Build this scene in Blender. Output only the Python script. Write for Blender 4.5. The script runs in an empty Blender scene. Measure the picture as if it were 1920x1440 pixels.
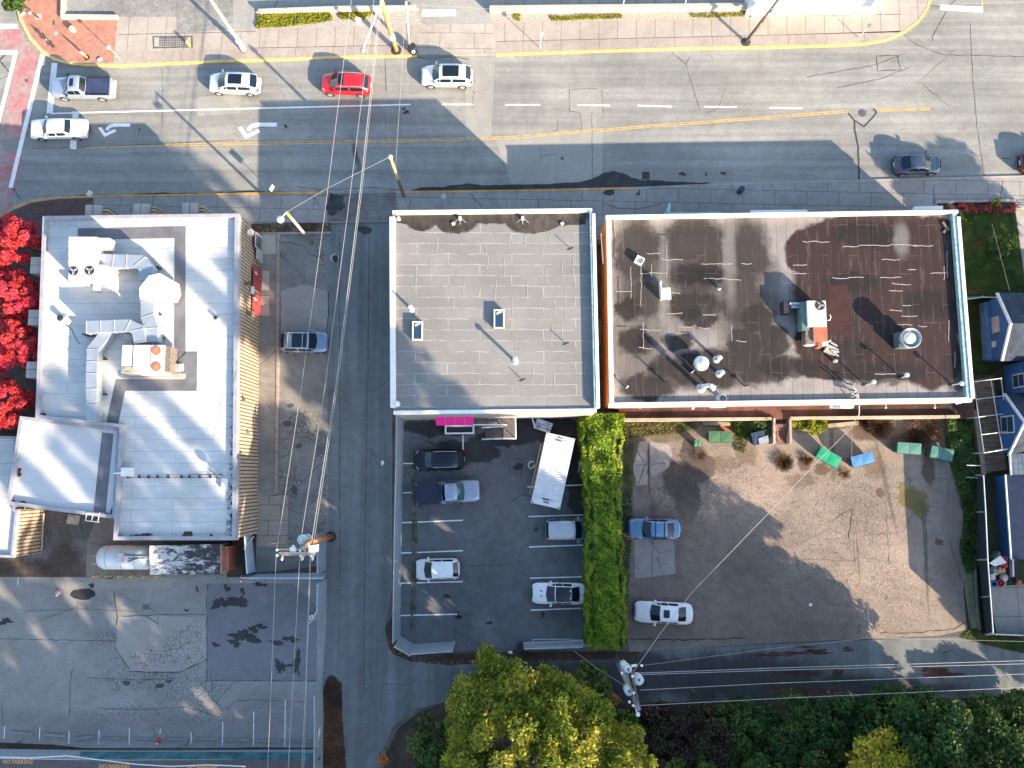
import bpy, bmesh, math, random
import numpy as np
from mathutils import Vector, Matrix
R = math.radians
PI = math.pi
random.seed(7)
SC = bpy.context.scene
COL = SC.collection

# ------------------------------------------------------------------ camera
H = 70.0
F = 1500.0
TH = math.atan(170 / 1500.0)
CT, ST = math.cos(TH), math.sin(TH)
def P(u, v, z=0.0):
    """where the sight line of a photo pixel meets the height z (survey of the place)"""
    a, b = u - 960.0, 720.0 - v
    d = (a, b * CT + F * ST, b * ST - F * CT)
    t = (z - H) / d[2]
    return Vector((d[0] * t, d[1] * t, z))
def PX(l, z=0.0):
    return [P(u, v, z) for u, v in l]
cam = bpy.data.objects.new("camera", bpy.data.cameras.new("camera"))
COL.objects.link(cam)
cam.location = (0, 0, H)
cam.rotation_euler = (TH, 0, 0)
cam.data.sensor_width = 36
cam.data.lens = 36 * F / 1920
cam.data.clip_end = 2000
SC.camera = cam

# ------------------------------------------------------------------ light
SUN_EL, SUN_AZ = R(21.5), math.atan2(-0.69, 0.72)   # direction towards the sun
sd = Vector((math.cos(SUN_EL) * math.cos(SUN_AZ), math.cos(SUN_EL) * math.sin(SUN_AZ), math.sin(SUN_EL)))
sun = bpy.data.objects.new("sun", bpy.data.lights.new("sun", 'SUN'))
COL.objects.link(sun)
sun.rotation_euler = sd.to_track_quat('Z', 'Y').to_euler()
sun.data.energy = 5.0
sun.data.angle = R(0.5)
sun.data.color = (1.0, 0.80, 0.60)
w = bpy.data.worlds.new("World"); SC.world = w; w.use_nodes = True
nt = w.node_tree
sky = nt.nodes.new('ShaderNodeTexSky'); sky.sky_type = 'NISHITA'; sky.sun_disc = False
sky.sun_elevation = SUN_EL
sky.sun_rotation = PI / 2 - SUN_AZ
bg = nt.nodes['Background']; bg.inputs['Strength'].default_value = 0.14
nt.links.new(sky.outputs[0], bg.inputs[0])
SC.view_settings.view_transform = 'Standard'
SC.view_settings.look = 'None'
SC.view_settings.gamma = 1
SC.view_settings.exposure = 1.75
SC.cycles.max_bounces = 5
SC.cycles.transparent_max_bounces = 12
SC.cycles.use_adaptive_sampling = True
SC.cycles.use_denoising = True

# ------------------------------------------------------------------ materials
class G:
    def __init__(s, name):
        s.m = bpy.data.materials.new(name); s.m.use_nodes = True
        s.t = s.m.node_tree; s.b = s.t.nodes['Principled BSDF']
        s.pos = s.n('ShaderNodeNewGeometry').outputs['Position']
    def n(s, t): return s.t.nodes.new(t)
    def set(s, sock, v):
        if isinstance(v, bpy.types.NodeSocket): s.t.links.new(v, sock)
        else:
            if sock.type == 'RGBA' and not hasattr(v, '__len__'): v = (v, v, v, 1)
            elif sock.type == 'RGBA' and len(v) == 3: v = (*v, 1)
            sock.default_value = v
    def noise(s, scale, detail=4, rough=.6, vec=None, out='Fac', dist=0):
        n = s.n('ShaderNodeTexNoise'); s.set(n.inputs['Vector'], vec or s.pos)
        n.inputs['Scale'].default_value = scale; n.inputs['Detail'].default_value = detail
        n.inputs['Roughness'].default_value = rough; n.inputs['Distortion'].default_value = dist
        return n.outputs[out]
    def edge(s, scale, vec=None, rnd=1.0):
        n = s.n('ShaderNodeTexVoronoi'); n.feature = 'DISTANCE_TO_EDGE'; s.set(n.inputs['Vector'], vec or s.pos)
        n.inputs['Scale'].default_value = scale; n.inputs['Randomness'].default_value = rnd
        return n.outputs['Distance']
    def m_(s, op, a, b=0.0, clamp=False):
        n = s.n('ShaderNodeMath'); n.operation = op; n.use_clamp = clamp
        s.set(n.inputs[0], a); s.set(n.inputs[1], b); return n.outputs[0]
    def mr(s, v, a, b, c=0.0, d=1.0):
        n = s.n('ShaderNodeMapRange'); n.interpolation_type = 'SMOOTHSTEP'
        s.set(n.inputs[0], v); 
        for k, x in zip((1, 2, 3, 4), (a, b, c, d)): n.inputs[k].default_value = x
        return n.outputs[0]
    def mix(s, f, a, b, mode='MIX'):
        n = s.n('ShaderNodeMix'); n.data_type = 'RGBA'; n.blend_type = mode
        s.set(n.inputs[0], f); s.set(n.inputs[6], a); s.set(n.inputs[7], b); return n.outputs[2]
    def scalec(s, c, v):
        n = s.n('ShaderNodeVectorMath'); n.operation = 'SCALE'
        s.set(n.inputs[0], c[:3] if not isinstance(c, bpy.types.NodeSocket) else c); s.set(n.inputs[3], v); return n.outputs[0]
    def map(s, loc=(0, 0, 0), rot=0.0, sc=(1, 1, 1), vec=None, typ='TEXTURE'):
        n = s.n('ShaderNodeMapping'); n.vector_type = typ; s.set(n.inputs[0], vec or s.pos)
        n.inputs[1].default_value = loc; n.inputs[2].default_value = (0, 0, rot); n.inputs[3].default_value = sc
        return n.outputs[0]
    def warp(s, scale, amt, vec=None, detail=3):
        a = s.n('ShaderNodeVectorMath'); a.operation = 'SUBTRACT'
        s.set(a.inputs[0], s.noise(scale, detail, vec=vec, out='Color')); a.inputs[1].default_value = (.5, .5, .5)
        b = s.n('ShaderNodeVectorMath'); b.operation = 'MULTIPLY_ADD'
        s.set(b.inputs[0], a.outputs[0]); b.inputs[1].default_value = (amt, amt, 0); s.set(b.inputs[2], vec or s.pos)
        return b.outputs[0]
    def blobs(s, lst, z=0.0, warp=(.7, 1.2), soft=.12, detail=4):
        """soft-edged union of ellipses given as photo pixels (u, v, ru, rv, degrees), ragged by noise"""
        vec = s.warp(warp[0], warp[1], detail=detail) if warp else s.pos
        r = None
        for b in lst:
            c = P(b[0], b[1], z); k = (H - z) / F
            mp = s.map((c.x, c.y, 0), R(-(b[4] if len(b) > 4 else 0)), (b[2] * k, b[3] * k, 1e5), vec=vec)
            n = s.n('ShaderNodeVectorMath'); n.operation = 'LENGTH'; s.set(n.inputs[0], mp)
            r = n.outputs['Value'] if r is None else s.m_('MINIMUM', r, n.outputs['Value'])
        return s.mr(r, 1 - soft, 1 + soft, 1, 0)
    def bump(s, h, strength=.3, dist=.05):
        n = s.n('ShaderNodeBump'); n.inputs['Strength'].default_value = strength; n.inputs['Distance'].default_value = dist
        s.set(n.inputs['Height'], h); s.set(s.b.inputs['Normal'], n.outputs[0])
    def brick(s, bw, rh, mortar=.03, off=.5, rot=0.0, vec=None, freq=2, smooth=.1, squash=1.0):
        n = s.n('ShaderNodeTexBrick'); n.offset = off; n.offset_frequency = freq; n.squash = squash
        s.set(n.inputs['Vector'], s.map(rot=rot, vec=vec, typ='POINT'))
        n.inputs['Scale'].default_value = 1; n.inputs['Brick Width'].default_value = bw; n.inputs['Row Height'].default_value = rh
        n.inputs['Mortar Size'].default_value = mortar; n.inputs['Mortar Smooth'].default_value = smooth
        n.inputs['Color1'].default_value = (0, 0, 0, 1); n.inputs['Color2'].default_value = (1, 1, 1, 1); n.inputs['Mortar'].default_value = (.5, .5, .5, 1)
        return n.outputs['Fac'], n.outputs['Color']
    def xyz(s, vec=None):
        n = s.n('ShaderNodeSeparateXYZ'); s.set(n.inputs[0], vec or s.pos); return n.outputs
    def done(s, col, rough=.85, metal=0.0, spec=.3, coat=0.0):
        s.set(s.b.inputs['Base Color'], col); s.set(s.b.inputs['Roughness'], rough); s.set(s.b.inputs['Metallic'], metal)
        s.b.inputs['Specular IOR Level'].default_value = spec; s.b.inputs['Coat Weight'].default_value = coat
        return s.m

def plain(name, col, rough=.7, metal=0.0, var=.15, scale=1.5, spec=.3, coat=0.0):
    g = G(name)
    f = g.mr(g.noise(scale, 5), .3, .7, 1 - var, 1 + var)
    return g.done(g.scalec(col, f), rough, metal, spec, coat)

def pavement(name, col, mott=.18, grain=.22, crack=None, fine=None, blobs=(), joints=None, rough=.9, z=0.0, tint=None, lanes=None):
    """worn asphalt or concrete: patches of tone, grit, cracks, blots"""
    g = G(name)
    f = g.mr(g.noise(.16, 5, .62), .32, .68, 1 - mott, 1 + mott)
    f = g.m_('MULTIPLY', f, g.mr(g.noise(1.3, 6, .7), .3, .7, 1 - mott * .8, 1 + mott * .8))
    f = g.m_('MULTIPLY', f, g.mr(g.noise(9, 3, .75), .25, .75, 1 - grain, 1 + grain))
    c = g.scalec(col, f)
    if tint:
        c = g.mix(g.mr(g.noise(.11, 3), .4, .62), c, g.scalec(tint, f))
    if lanes:   # long soft wheel-worn bands along a direction
        v = g.map(rot=lanes[0], sc=(30, lanes[1], 1), vec=None)
        c = g.scalec(c, g.mr(g.noise(1.0, 3, .6, vec=v), .35, .65, .84, 1.1))
    if joints:
        fac, _ = g.brick(*joints)
        c = g.mix(g.m_('MULTIPLY', fac, .75), c, g.scalec(c, .35))
    if crack:   # (cells per metre, line width, mask scale, threshold)
        v = g.warp(1.2, .35)
        ln = g.mr(g.edge(crack[0], v), crack[1] * .3, crack[1], 1, 0)
        mk = g.mr(g.noise(crack[2], 3), crack[3], crack[3] + .1)
        c = g.mix(g.m_('MULTIPLY', ln, mk), c, g.scalec(c, .3))
    if fine:    # (cells per metre, width, blobs or None, strength)
        v = g.warp(2.5, .25)
        ln = g.mr(g.edge(fine[0], v), fine[1] * .3, fine[1], 1, 0)
        mk = g.blobs(fine[2], z, (.5, 3.0), .45) if fine[2] else g.mr(g.noise(.2, 3), .42, .58)
        c = g.mix(g.m_('MULTIPLY', g.m_('MULTIPLY', ln, mk), fine[3]), c, g.scalec(c, .22))
    for bl in blobs:   # (list, colour, opacity, warp, soft)
        mk = g.m_('MULTIPLY', g.blobs(bl[0], z, bl[3], bl[4]), bl[2])
        c = g.mix(mk, c, g.scalec(bl[1], f))
    g.bump(g.noise(14, 3, .7), .35, .02)
    return g.done(c, rough, 0, .25)

def leafmat(name, c1, c2, c3=None, trans=.25):
    g = G(name)
    geo = g.n('ShaderNodeNewGeometry')
    r = geo.outputs['Random Per Island']
    c = g.mix(g.mr(r, 0, 1), c1, c2)
    if c3: c = g.mix(g.mr(g.noise(.35, 3), .45, .62), c, c3)
    c = g.scalec(c, g.mr(g.noise(1.1, 2), .3, .7, .75, 1.25))
    g.done(c, .65, 0, .25)
    tr = g.n('ShaderNodeBsdfTranslucent'); g.set(tr.inputs[0], c)
    ms = g.n('ShaderNodeMixShader'); ms.inputs[0].default_value = trans
    out = g.t.nodes['Material Output']
    g.t.links.new(g.b.outputs[0], ms.inputs[1]); g.t.links.new(tr.outputs[0], ms.inputs[2]); g.t.links.new(ms.outputs[0], out.inputs[0])
    return g.m

# ------------------------------------------------------------------ mesh helpers
class MB:
    def __init__(s): s.v, s.f = [], []
    def add(s, vs, fs):
        o = len(s.v); s.v += [tuple(x) for x in vs]; s.f += [tuple(i + o for i in q) for q in fs]; return s
    def box(s, x0, x1, y0, y1, z0, z1):
        return s.add([(x0, y0, z0), (x1, y0, z0), (x1, y1, z0), (x0, y1, z0), (x0, y0, z1), (x1, y0, z1), (x1, y1, z1), (x0, y1, z1)],
                     [(3, 2, 1, 0), (4, 5, 6, 7), (0, 1, 5, 4), (1, 2, 6, 5), (2, 3, 7, 6), (3, 0, 4, 7)])
    def obox(s, c, ang, lx, ly, z0, z1):
        u = Vector((math.cos(ang), math.sin(ang))) * lx / 2; n = Vector((-math.sin(ang), math.cos(ang))) * ly / 2
        c = Vector((c[0], c[1]))
        return s.prism([c - u - n, c + u - n, c + u + n, c - u + n], z0, z1)
    def prism(s, poly, z0, z1, bottom=True, zt=None):
        p = [(q[0], q[1]) for q in poly]
        if area(p) < 0: p = p[::-1]
        n = len(p)
        vs = [(x, y, z0) for x, y in p] + [(x, y, z1) for x, y in p]
        fs = [tuple(range(n, 2 * n))] + [(i, (i + 1) % n, n + (i + 1) % n, n + i) for i in range(n)]
        if bottom: fs.append(tuple(range(n))[::-1])
        return s.add(vs, fs)
    def sheet(s, poly, z):
        p = [(q[0], q[1]) for q in poly]
        if area(p) < 0: p = p[::-1]
        return s.add([(x, y, z) for x, y in p], [tuple(range(len(p)))])
    def ring(s, poly, wd, z0, z1, zi=None):
        """a parapet: outer face, top, inner face down to zi"""
        p = [(q[0], q[1]) for q in poly]
        if area(p) < 0: p = p[::-1]
        q = inset(p, wd); n = len(p); zi = z0 if zi is None else zi
        vs = [(x, y, z0) for x, y in p] + [(x, y, z1) for x, y in p] + [(x, y, z1) for x, y in q] + [(x, y, zi) for x, y in q]
        fs = []
        for i in range(n):
            j = (i + 1) % n
            fs += [(i, j, n + j, n + i), (n + i, n + j, 2 * n + j, 2 * n + i), (2 * n + i, 2 * n + j, 3 * n + j, 3 * n + i)]
        return s.add(vs, fs)
    def cyl(s, p0, p1, r0, r1=None, n=10, caps=True):
        p0, p1 = Vector(p0), Vector(p1); r1 = r0 if r1 is None else r1
        d = (p1 - p0).normalized(); a = d.orthogonal().normalized(); b = d.cross(a)
        vs = []
        for p, r in ((p0, r0), (p1, r1)):
            vs += [p + (a * math.cos(2 * PI * k / n) + b * math.sin(2 * PI * k / n)) * r for k in range(n)]
        fs = [(k, (k + 1) % n, n + (k + 1) % n, n + k) for k in range(n)]
        if caps: fs += [tuple(range(n))[::-1], tuple(range(n, 2 * n))]
        return s.add(vs, fs)
    def tube(s, path, r, n=6):
        for a, b in zip(path[:-1], path[1:]):
            if (Vector(a) - Vector(b)).length > 1e-5: s.cyl(a, b, r, n=n)
        return s
    def lathe(s, c, prof, n=20, ax='z'):
        vs = []
        for r, z in prof:
            for k in range(n):
                a = 2 * PI * k / n
                q = (r * math.cos(a), r * math.sin(a), z)
                if ax == 'x': q = (z, q[0], q[1])
                if ax == 'y': q = (q[0], z, q[1])
                vs.append((c[0] + q[0], c[1] + q[1], c[2] + q[2]))
        m = len(prof)
        fs = [(i * n + k, i * n + (k + 1) % n, (i + 1) * n + (k + 1) % n, (i + 1) * n + k) for i in range(m - 1) for k in range(n)]
        fs += [tuple(range(n))[::-1], tuple(range((m - 1) * n, m * n))]
        return s.add(vs, fs)
    def grid(s, rows, closed=False):
        n = len(rows[0]); vs = [p for r in rows for p in r]
        fs = [(i * n + k, i * n + k + 1, (i + 1) * n + k + 1, (i + 1) * n + k) for i in range(len(rows) - 1) for k in range(n - 1)]
        if closed: fs += [(i * n + n - 1, i * n, (i + 1) * n, (i + 1) * n + n - 1) for i in range(len(rows) - 1)]
        return s.add(vs, fs)
    def strip(s, pts, wd, z):
        """flat painted line of width wd along pts (mitred)"""
        p = [Vector((q[0], q[1])) for q in pts]; L, Rr = [], []
        for i, q in enumerate(p):
            a = (q - p[i - 1]).normalized() if i else None
            b = (p[i + 1] - q).normalized() if i < len(p) - 1 else None
            d = ((a or b) + (b or a)).normalized(); nn = Vector((-d.y, d.x))
            k = 1 / max(.5, abs(nn.dot(Vector((-(a or b).y, (a or b).x)))))
            ww = wd(i) if callable(wd) else wd
            L.append((*(q + nn * ww / 2 * k), z)); Rr.append((*(q - nn * ww / 2 * k), z))
        n = len(p)
        return s.add(Rr + L, [(i, i + 1, n + i + 1, n + i) for i in range(n - 1)])
    def curb(s, pts, wd, z0, z1):
        p = [Vector((q[0], q[1])) for q in pts]; m = MB().strip(p, wd, z1); n = len(p)
        top = m.v; vs = top + [(x, y, z0) for x, y, z in top]; k = 2 * n
        fs = list(m.f)
        for i in range(n - 1):
            fs += [(i + 1, i, k + i, k + i + 1), (n + i, n + i + 1, k + n + i + 1, k + n + i)]
        fs += [(0, n, k + n, k), (n - 1, 2 * n - 1 - 0, k + 2 * n - 1, k + n - 1)]
        return s.add(vs, fs)
    def build(s, name, m, parent=None, smooth=False, loc=None):
        me = bpy.data.meshes.new(name)
        o = bpy.data.objects.new(name, me); COL.objects.link(o)
        off = Vector((0, 0, 0))
        if parent is not None:
            o.parent = parent
            off = parent_world(parent)
        if loc is not None:
            o.location = Vector(loc) - off; off = Vector(loc)
        me.from_pydata([(x - off.x, y - off.y, z - off.z) for x, y, z in s.v], [], s.f)
        me.update()
        bm = bmesh.new(); bm.from_mesh(me); bmesh.ops.recalc_face_normals(bm, faces=bm.faces); bm.to_mesh(me); bm.free()
        if smooth:
            me.polygons.foreach_set('use_smooth', [True] * len(me.polygons))
            me.update()
        me.materials.append(m)
        return o
def parent_world(o):
    v = Vector((0, 0, 0))
    while o is not None:
        v += o.location; o = o.parent
    return v
def area(p):
    return sum(p[i][0] * p[(i + 1) % len(p)][1] - p[(i + 1) % len(p)][0] * p[i][1] for i in range(len(p))) / 2
def inset(p, d):
    n = len(p); out = []
    for i in range(n):
        a, b, c = Vector(p[i - 1]), Vector(p[i]), Vector(p[(i + 1) % n])
        e1, e2 = (b - a).normalized(), (c - b).normalized()
        n1, n2 = Vector((-e1.y, e1.x)), Vector((-e2.y, e2.x))
        m = (n1 + n2); m = m / max(.3, (m.dot(n1)))
        out.append(tuple(b + m * d))
    return out
def tag(o, label=None, cat=None, group=None, kind=None):
    if label: o['label'] = label
    if cat: o['category'] = cat
    if group: o['group'] = group
    if kind: o['kind'] = kind
    return o
def thing(name, label, cat, loc=(0, 0, 0), group=None):
    o = bpy.data.objects.new(name, None); COL.objects.link(o); o.location = loc; o.empty_display_size = .3
    return tag(o, label, cat, group)
def struct(name, mb, m, parent=None):
    o = mb.build(name, m, parent)
    if parent is None: o['kind'] = 'structure'
    return o
def copy_tree(o, parent=None):
    c = o.copy(); COL.objects.link(c)
    if parent is not None: c.parent = parent
    for ch in list(o.children): copy_tree(ch, c)
    return c
def ragged(u, v, ru, rv, seed=0, n=36, jag=.25, ang=0.0):
    rr = random.Random(seed * 31 + int(u) * 7 + int(v)); ph = [rr.uniform(0, 6.28) for _ in range(6)]; out = []
    for k in range(n):
        t = 2 * PI * k / n
        f = 1 + jag * (.5 * math.sin(2 * t + ph[0]) + .4 * math.sin(3 * t + ph[1]) + .35 * math.sin(5 * t + ph[2]) + .3 * math.sin(9 * t + ph[3])) + rr.uniform(-jag, jag) * .3
        x, y = ru * f * math.cos(t), rv * f * math.sin(t); a = R(ang)
        out.append((u + x * math.cos(a) - y * math.sin(a), v + x * math.sin(a) + y * math.cos(a)))
    return out
def wiggle(pts, amp, step, seed=1):
    """a jagged line through pixel points"""
    rr = random.Random(seed); out = []
    for a, b in zip(pts[:-1], pts[1:]):
        d = math.hypot(b[0] - a[0], b[1] - a[1]); n = max(1, int(d / step))
        for k in range(n):
            t = k / n
            out.append((a[0] + (b[0] - a[0]) * t + (rr.uniform(-amp, amp) if k or out else 0), a[1] + (b[1] - a[1]) * t + rr.uniform(-amp, amp)))
    out.append(pts[-1]); return out
def sag(a, b, drop, n=14):
    a, b = Vector(a), Vector(b)
    return [a.lerp(b, k / n) - Vector((0, 0, drop * 4 * (k / n) * (1 - k / n))) for k in range(n + 1)]
def big_mesh(name, verts, m, parent=None, quad=4):
    """many loose leaf faces: verts is (n*quad, 3)"""
    n = len(verts) // quad
    me = bpy.data.meshes.new(name)
    off = np.array(parent_world(parent)) if parent is not None else np.zeros(3)
    me.vertices.add(len(verts)); me.vertices.foreach_set('co', (verts - off).astype(np.float32).ravel())
    me.loops.add(len(verts)); me.loops.foreach_set('vertex_index', np.arange(len(verts), dtype=np.int32))
    me.polygons.add(n); me.polygons.foreach_set('loop_start', np.arange(0, n * quad, quad, dtype=np.int32))
    me.update(calc_edges=True); me.materials.append(m)
    o = bpy.data.objects.new(name, me); COL.objects.link(o)
    if parent is not None: o.parent = parent
    return o
def leaves(cent, size, rng, up=.35, aspect=1.7):
    """one four-cornered leaf (a kite) at every centre, tilted at random"""
    n = len(cent)
    d = rng.normal(size=(n, 3)); d /= np.linalg.norm(d, axis=1)[:, None]
    nn = rng.normal(size=(n, 3)); nn[:, 2] += up * 3; nn /= np.linalg.norm(nn, axis=1)[:, None]
    d -= nn * np.sum(d * nn, axis=1)[:, None]; d /= np.maximum(1e-6, np.linalg.norm(d, axis=1))[:, None]
    e = np.cross(nn, d); s = size * rng.uniform(.6, 1.35, size=(n, 1))
    a = cent - d * s * .5 * aspect; b = cent + e * s * .5 - d * s * .1; c = cent + d * s * .5 * aspect + nn * s * .1; f = cent - e * s * .5 - d * s * .1
    return np.stack([a, b, c, f], axis=1).reshape(-1, 3)
# ================================================================== ground
A_ROAD = (.235, .238, .215)
m_soil = pavement('soil', (.055, .04, .03), .35, .45)
g0 = G('ground_earth'); g0.done(g0.scalec((.10, .085, .07), g0.mr(g0.noise(.4, 6), .3, .7, .6, 1.4)), .95); m_earth = g0.m
struct('ground', MB().sheet([(-300, -300), (300, -300), (300, 300), (-300, 300)], 0), m_earth)

m_road = pavement('road_asphalt', A_ROAD, .12, .24, crack=(.22, .012, .09, .56), lanes=(0, .9), tint=(.21, .215, .2),
                  blobs=[([(640, 385, 250, 10), (1100, 420, 60, 8)], (.11, .11, .11), .5, (.8, 1.0), .3)])
N_K = [(-60, -90), (10, -60), (28, -10), (38, 35), (56, 70), (78, 94), (100, 108), (128, 116), (160, 120), (225, 121), (300, 117), (480, 110.5), (660, 104), (782, 102), (929, 100), (1100, 94), (1300, 88), (1440, 86), (1560, 83), (1620, 80), (1660, 73), (1695, 58), (1722, 38), (1740, 12), (1752, -40), (1756, -90)]
S_K = [(-60, 440), (0, 407), (22, 392), (50, 380), (80, 373.5), (110, 370.5), (200, 368), (330, 366), (480, 363), (612, 362), (745, 360.5), (960, 358), (1190, 353), (1300, 348), (1440, 343.5), (1640, 338), (1920, 331), (2000, 329)]
struct('road', MB().sheet(PX([(-260, -90)] + N_K[:1] + N_K + [(2000, -90)] + S_K[::-1] + [(-260, 520)]), .004), m_road)
ROAD = bpy.data.objects['road']
def rpart(name, mb, m): return mb.build(name, m, ROAD)
m_white = pavement('white_paint', (.72, .72, .70), .10, .12, blobs=[])
gp = G('worn_white_paint'); wf = gp.mr(gp.noise(4, 5, .75), .36, .5)
gp.done(gp.mix(wf, (.26, .25, .24), (.74, .74, .72)), .8); m_wworn = gp.m
gp = G('worn_yellow_paint'); wf = gp.mr(gp.noise(3, 5, .75), .4, .56)
gp.done(gp.mix(wf, (.30, .24, .17), (.62, .38, .10)), .8); m_yworn = gp.m
m_patch_l = pavement('asphalt_patch_pale', (.262, .262, .235), .08, .2, crack=(.3, .012, .2, .55))
m_patch_d = pavement('asphalt_patch_dark', (.205, .207, .19), .1, .2)
m_crack = plain('crack_filler', (.045, .045, .047), .8)
m_damp = pavement('damp_blot', (.035, .035, .037), .3, .3, rough=.55)
m_iron = plain('cast_iron', (.12, .12, .12), .6, .4)
# patches and bands of older paving in the road
for q in ([(928, 108), (880, 104), (873, 150), (872, 258), (921, 258), (925, 180)],
          [(452, 175), (370, 182), (370, 218), (450, 212)],
          [(925, 256), (1078, 247), (1132, 247), (1130, 282), (1128, 352), (960, 356), (945, 300)]):
    rpart('asphalt_patch', MB().sheet(PX(q), .008), m_patch_l)
for q in ([(1062, 168), (1130, 166), (1131, 214), (1119, 216), (1119, 246), (1086, 247), (1086, 211), (1068, 208)],
          [(0, 262), (445, 222), (445, 232), (10, 285)]):
    rpart('asphalt_patch', MB().sheet(PX(q), .0085), m_patch_d if q[0][0] == 0 else pavement('asphalt_patch_grey', (.238, .238, .214), .1, .2))
# road seams and cracks
def cracks(lst, parent, m=m_crack, z=.012, amp=.7):
    mb = MB()
    for k, (pts, wd) in enumerate(lst):
        mb.strip(PX(wiggle(pts, amp, 9, k)), lambda i, w_=wd, q=k: w_ * (.35 + .75 * abs(math.sin(i * 2.3 + q))), z)
    return mb.build('crack', m, parent)
cracks([([(1819, 40), (1823, 140), (1832, 240), (1846, 334)], .05), ([(1694, 65), (1720, 85), (1770, 103), (1920, 106)], .06),
        ([(1067, 168), (1068, 208), (1088, 211), (1090, 245)], .05), ([(1066, 168), (1120, 166)], .04), ([(1110, 210), (1111, 350)], .05),
        ([(1128, 168), (1131, 215)], .04), ([(1510, 145), (1640, 122), (1694, 101)], .05), ([(1570, 165), (1650, 148), (1705, 127)], .05),
        ([(1790, 0), (1775, 20), (1749, 68), (1748, 78)], .06), ([(1643, 105), (1645, 133), (1689, 131), (1682, 104), (1643, 105)], .07),
        ([(722, 108), (724, 170)], .05), ([(560, 350), (600, 356), (700, 352), (760, 357)], .05), ([(780, 105), (800, 112), (840, 106), (880, 112)], .06),
        ([(150, 166), (250, 169)], .03), ([(60, 279), (300, 270), (440, 262)], .04), ([(305, 130), (304, 240)], .03), ([(1000, 256), (700, 264), (480, 271)], .03)], ROAD)
rpart('crack_seal', MB().strip(PX(wiggle([(1590, 212), (1602, 226), (1620, 237), (1632, 225), (1644, 210), (1637, 204)], .5, 6, 3)), .14, .013), m_crack)
rpart('crack_seal', MB().strip(PX(wiggle([(1602, 226), (1602, 245), (1609, 275), (1611, 335), (1611, 394)], .6, 8, 5)), .16, .0135), m_crack)
rpart('manhole_cover', MB().lathe((*P(1617, 212)[:2], 0), [(.36, .006), (.36, .02), (.3, .024)], 24), m_iron)
for u, v in ((1054, 297), (27, 356), (50, 151)):
    rpart('manhole_cover', MB().lathe((*P(u, v)[:2], 0), [(.16, .006), (.16, .02), (.12, .024)], 16), m_iron)
rpart('drain_grate', MB().sheet(PX([(1204, 322), (1218, 322), (1218, 336), (1204, 337)]), .014), m_damp)
# damp gutter along the south kerb
rr = random.Random(3)
pts = [(765, 359.5), (790, 351), (830, 350), (880, 344), (905, 347), (960, 346), (1020, 345), (1085, 341), (1110, 336), (1130, 325), (1150, 321), (1165, 325), (1185, 333), (1200, 337), (1240, 339), (1290, 341.5), (1340, 343), (1300, 347), (1190, 353), (960, 358)]
rpart('damp_stain', MB().sheet(PX(wiggle(pts, .9, 7, 2)), .0125), m_damp)
pts = [(80, 371), (140, 366), (230, 365), (300, 361), (380, 362), (480, 359), (560, 361), (605, 359), (612, 361), (480, 362.5), (330, 365), (200, 367.5), (110, 370)]
rpart('damp_stain', MB().sheet(PX(wiggle(pts, 1.0, 7, 2)), .0125), m_soil)
for u, v, a, b in ((762, 210, 5, 4), (757, 204, 4, 2), (536, 237, 3, 4), (490, 236, 6, 3), (1280, 326, 6, 4), (1356, 325, 5, 3), (1324, 327, 2, 3), (262, 243, 2, 2), (1885, 297, 8, 1)):
    rpart('damp_stain', MB().sheet(PX(ragged(u, v, a, b, 4, 18, .4)), .012), m_damp)
# painted lines
L = MB()
for a, b, wd in (((95, 213), (770, 196), .14), ((828, 196), (887, 196), .13), ((947, 196.5), (1013, 196.5), .13), ((1083, 197), (1144, 198), .13), ((1195, 198), (1260, 200), .13), ((1320, 200), (1381, 201), .13), ((1442, 202), (1505, 203.5), .13)):
    L.strip(PX([a, b]), wd, .016)
rpart('lane_line', L, m_white)
rpart('stop_line', MB().sheet(PX([(97, 118), (108, 118), (99, 212), (87, 213)]), .0165), m_white)
rpart('stop_line', MB().sheet(PX([(136, 209), (149, 209), (143, 280), (131, 279)]), .0165), m_wworn)
for du, dv, k in ((0, 0, 1.0), (262, -2, 1.22)):
    q = lambda l: PX([(184 + du + (x - 184) * k, 231.5 + dv + (y - 231.5) * k) for x, y in l])
    ar = MB().sheet(q([(198, 244), (200, 238), (206, 233.5), (214, 232), (244, 232), (244, 238), (215, 238), (206, 240), (204, 245)]), .016)
    ar.sheet(q([(184, 240), (190, 238), (198, 250), (215, 242), (219, 246), (196, 257)]), .0162)
    rpart('turn_arrow', ar, m_white)
Y = MB()
for dv in (-1.6, 1.8):
    Y.strip(PX([(310, 272 + dv), (480, 269 + dv), (720, 264.5 + dv), (900, 260.5 + dv), (960, 257.5 + dv), (1090, 246.5 + dv), (1300, 230.5 + dv), (1440, 220 + dv), (1590, 208.5 + dv)]), .10, .016)
Y.strip(PX([(160, 277), (310, 273)]), .12, .016)
rpart('centre_line', Y, m_yworn)
rpart('centre_line', MB().strip(PX([(1644, 205), (1741, 202.5)]), .10, .016).strip(PX([(1644, 208.5), (1741, 205.8)]), .10, .016).strip(PX([(1741, 201), (1741.5, 207)]), .1, .0162), m_yworn)
rpart('stop_line', MB().sheet(PX([(1763, 9), (1843, 13), (1842, 24), (1762, 19)]), .0165), m_wworn)
rpart('lane_line', MB().strip(PX([(1840, -10), (1843, 24)]), .12, .016), m_yworn)
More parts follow.
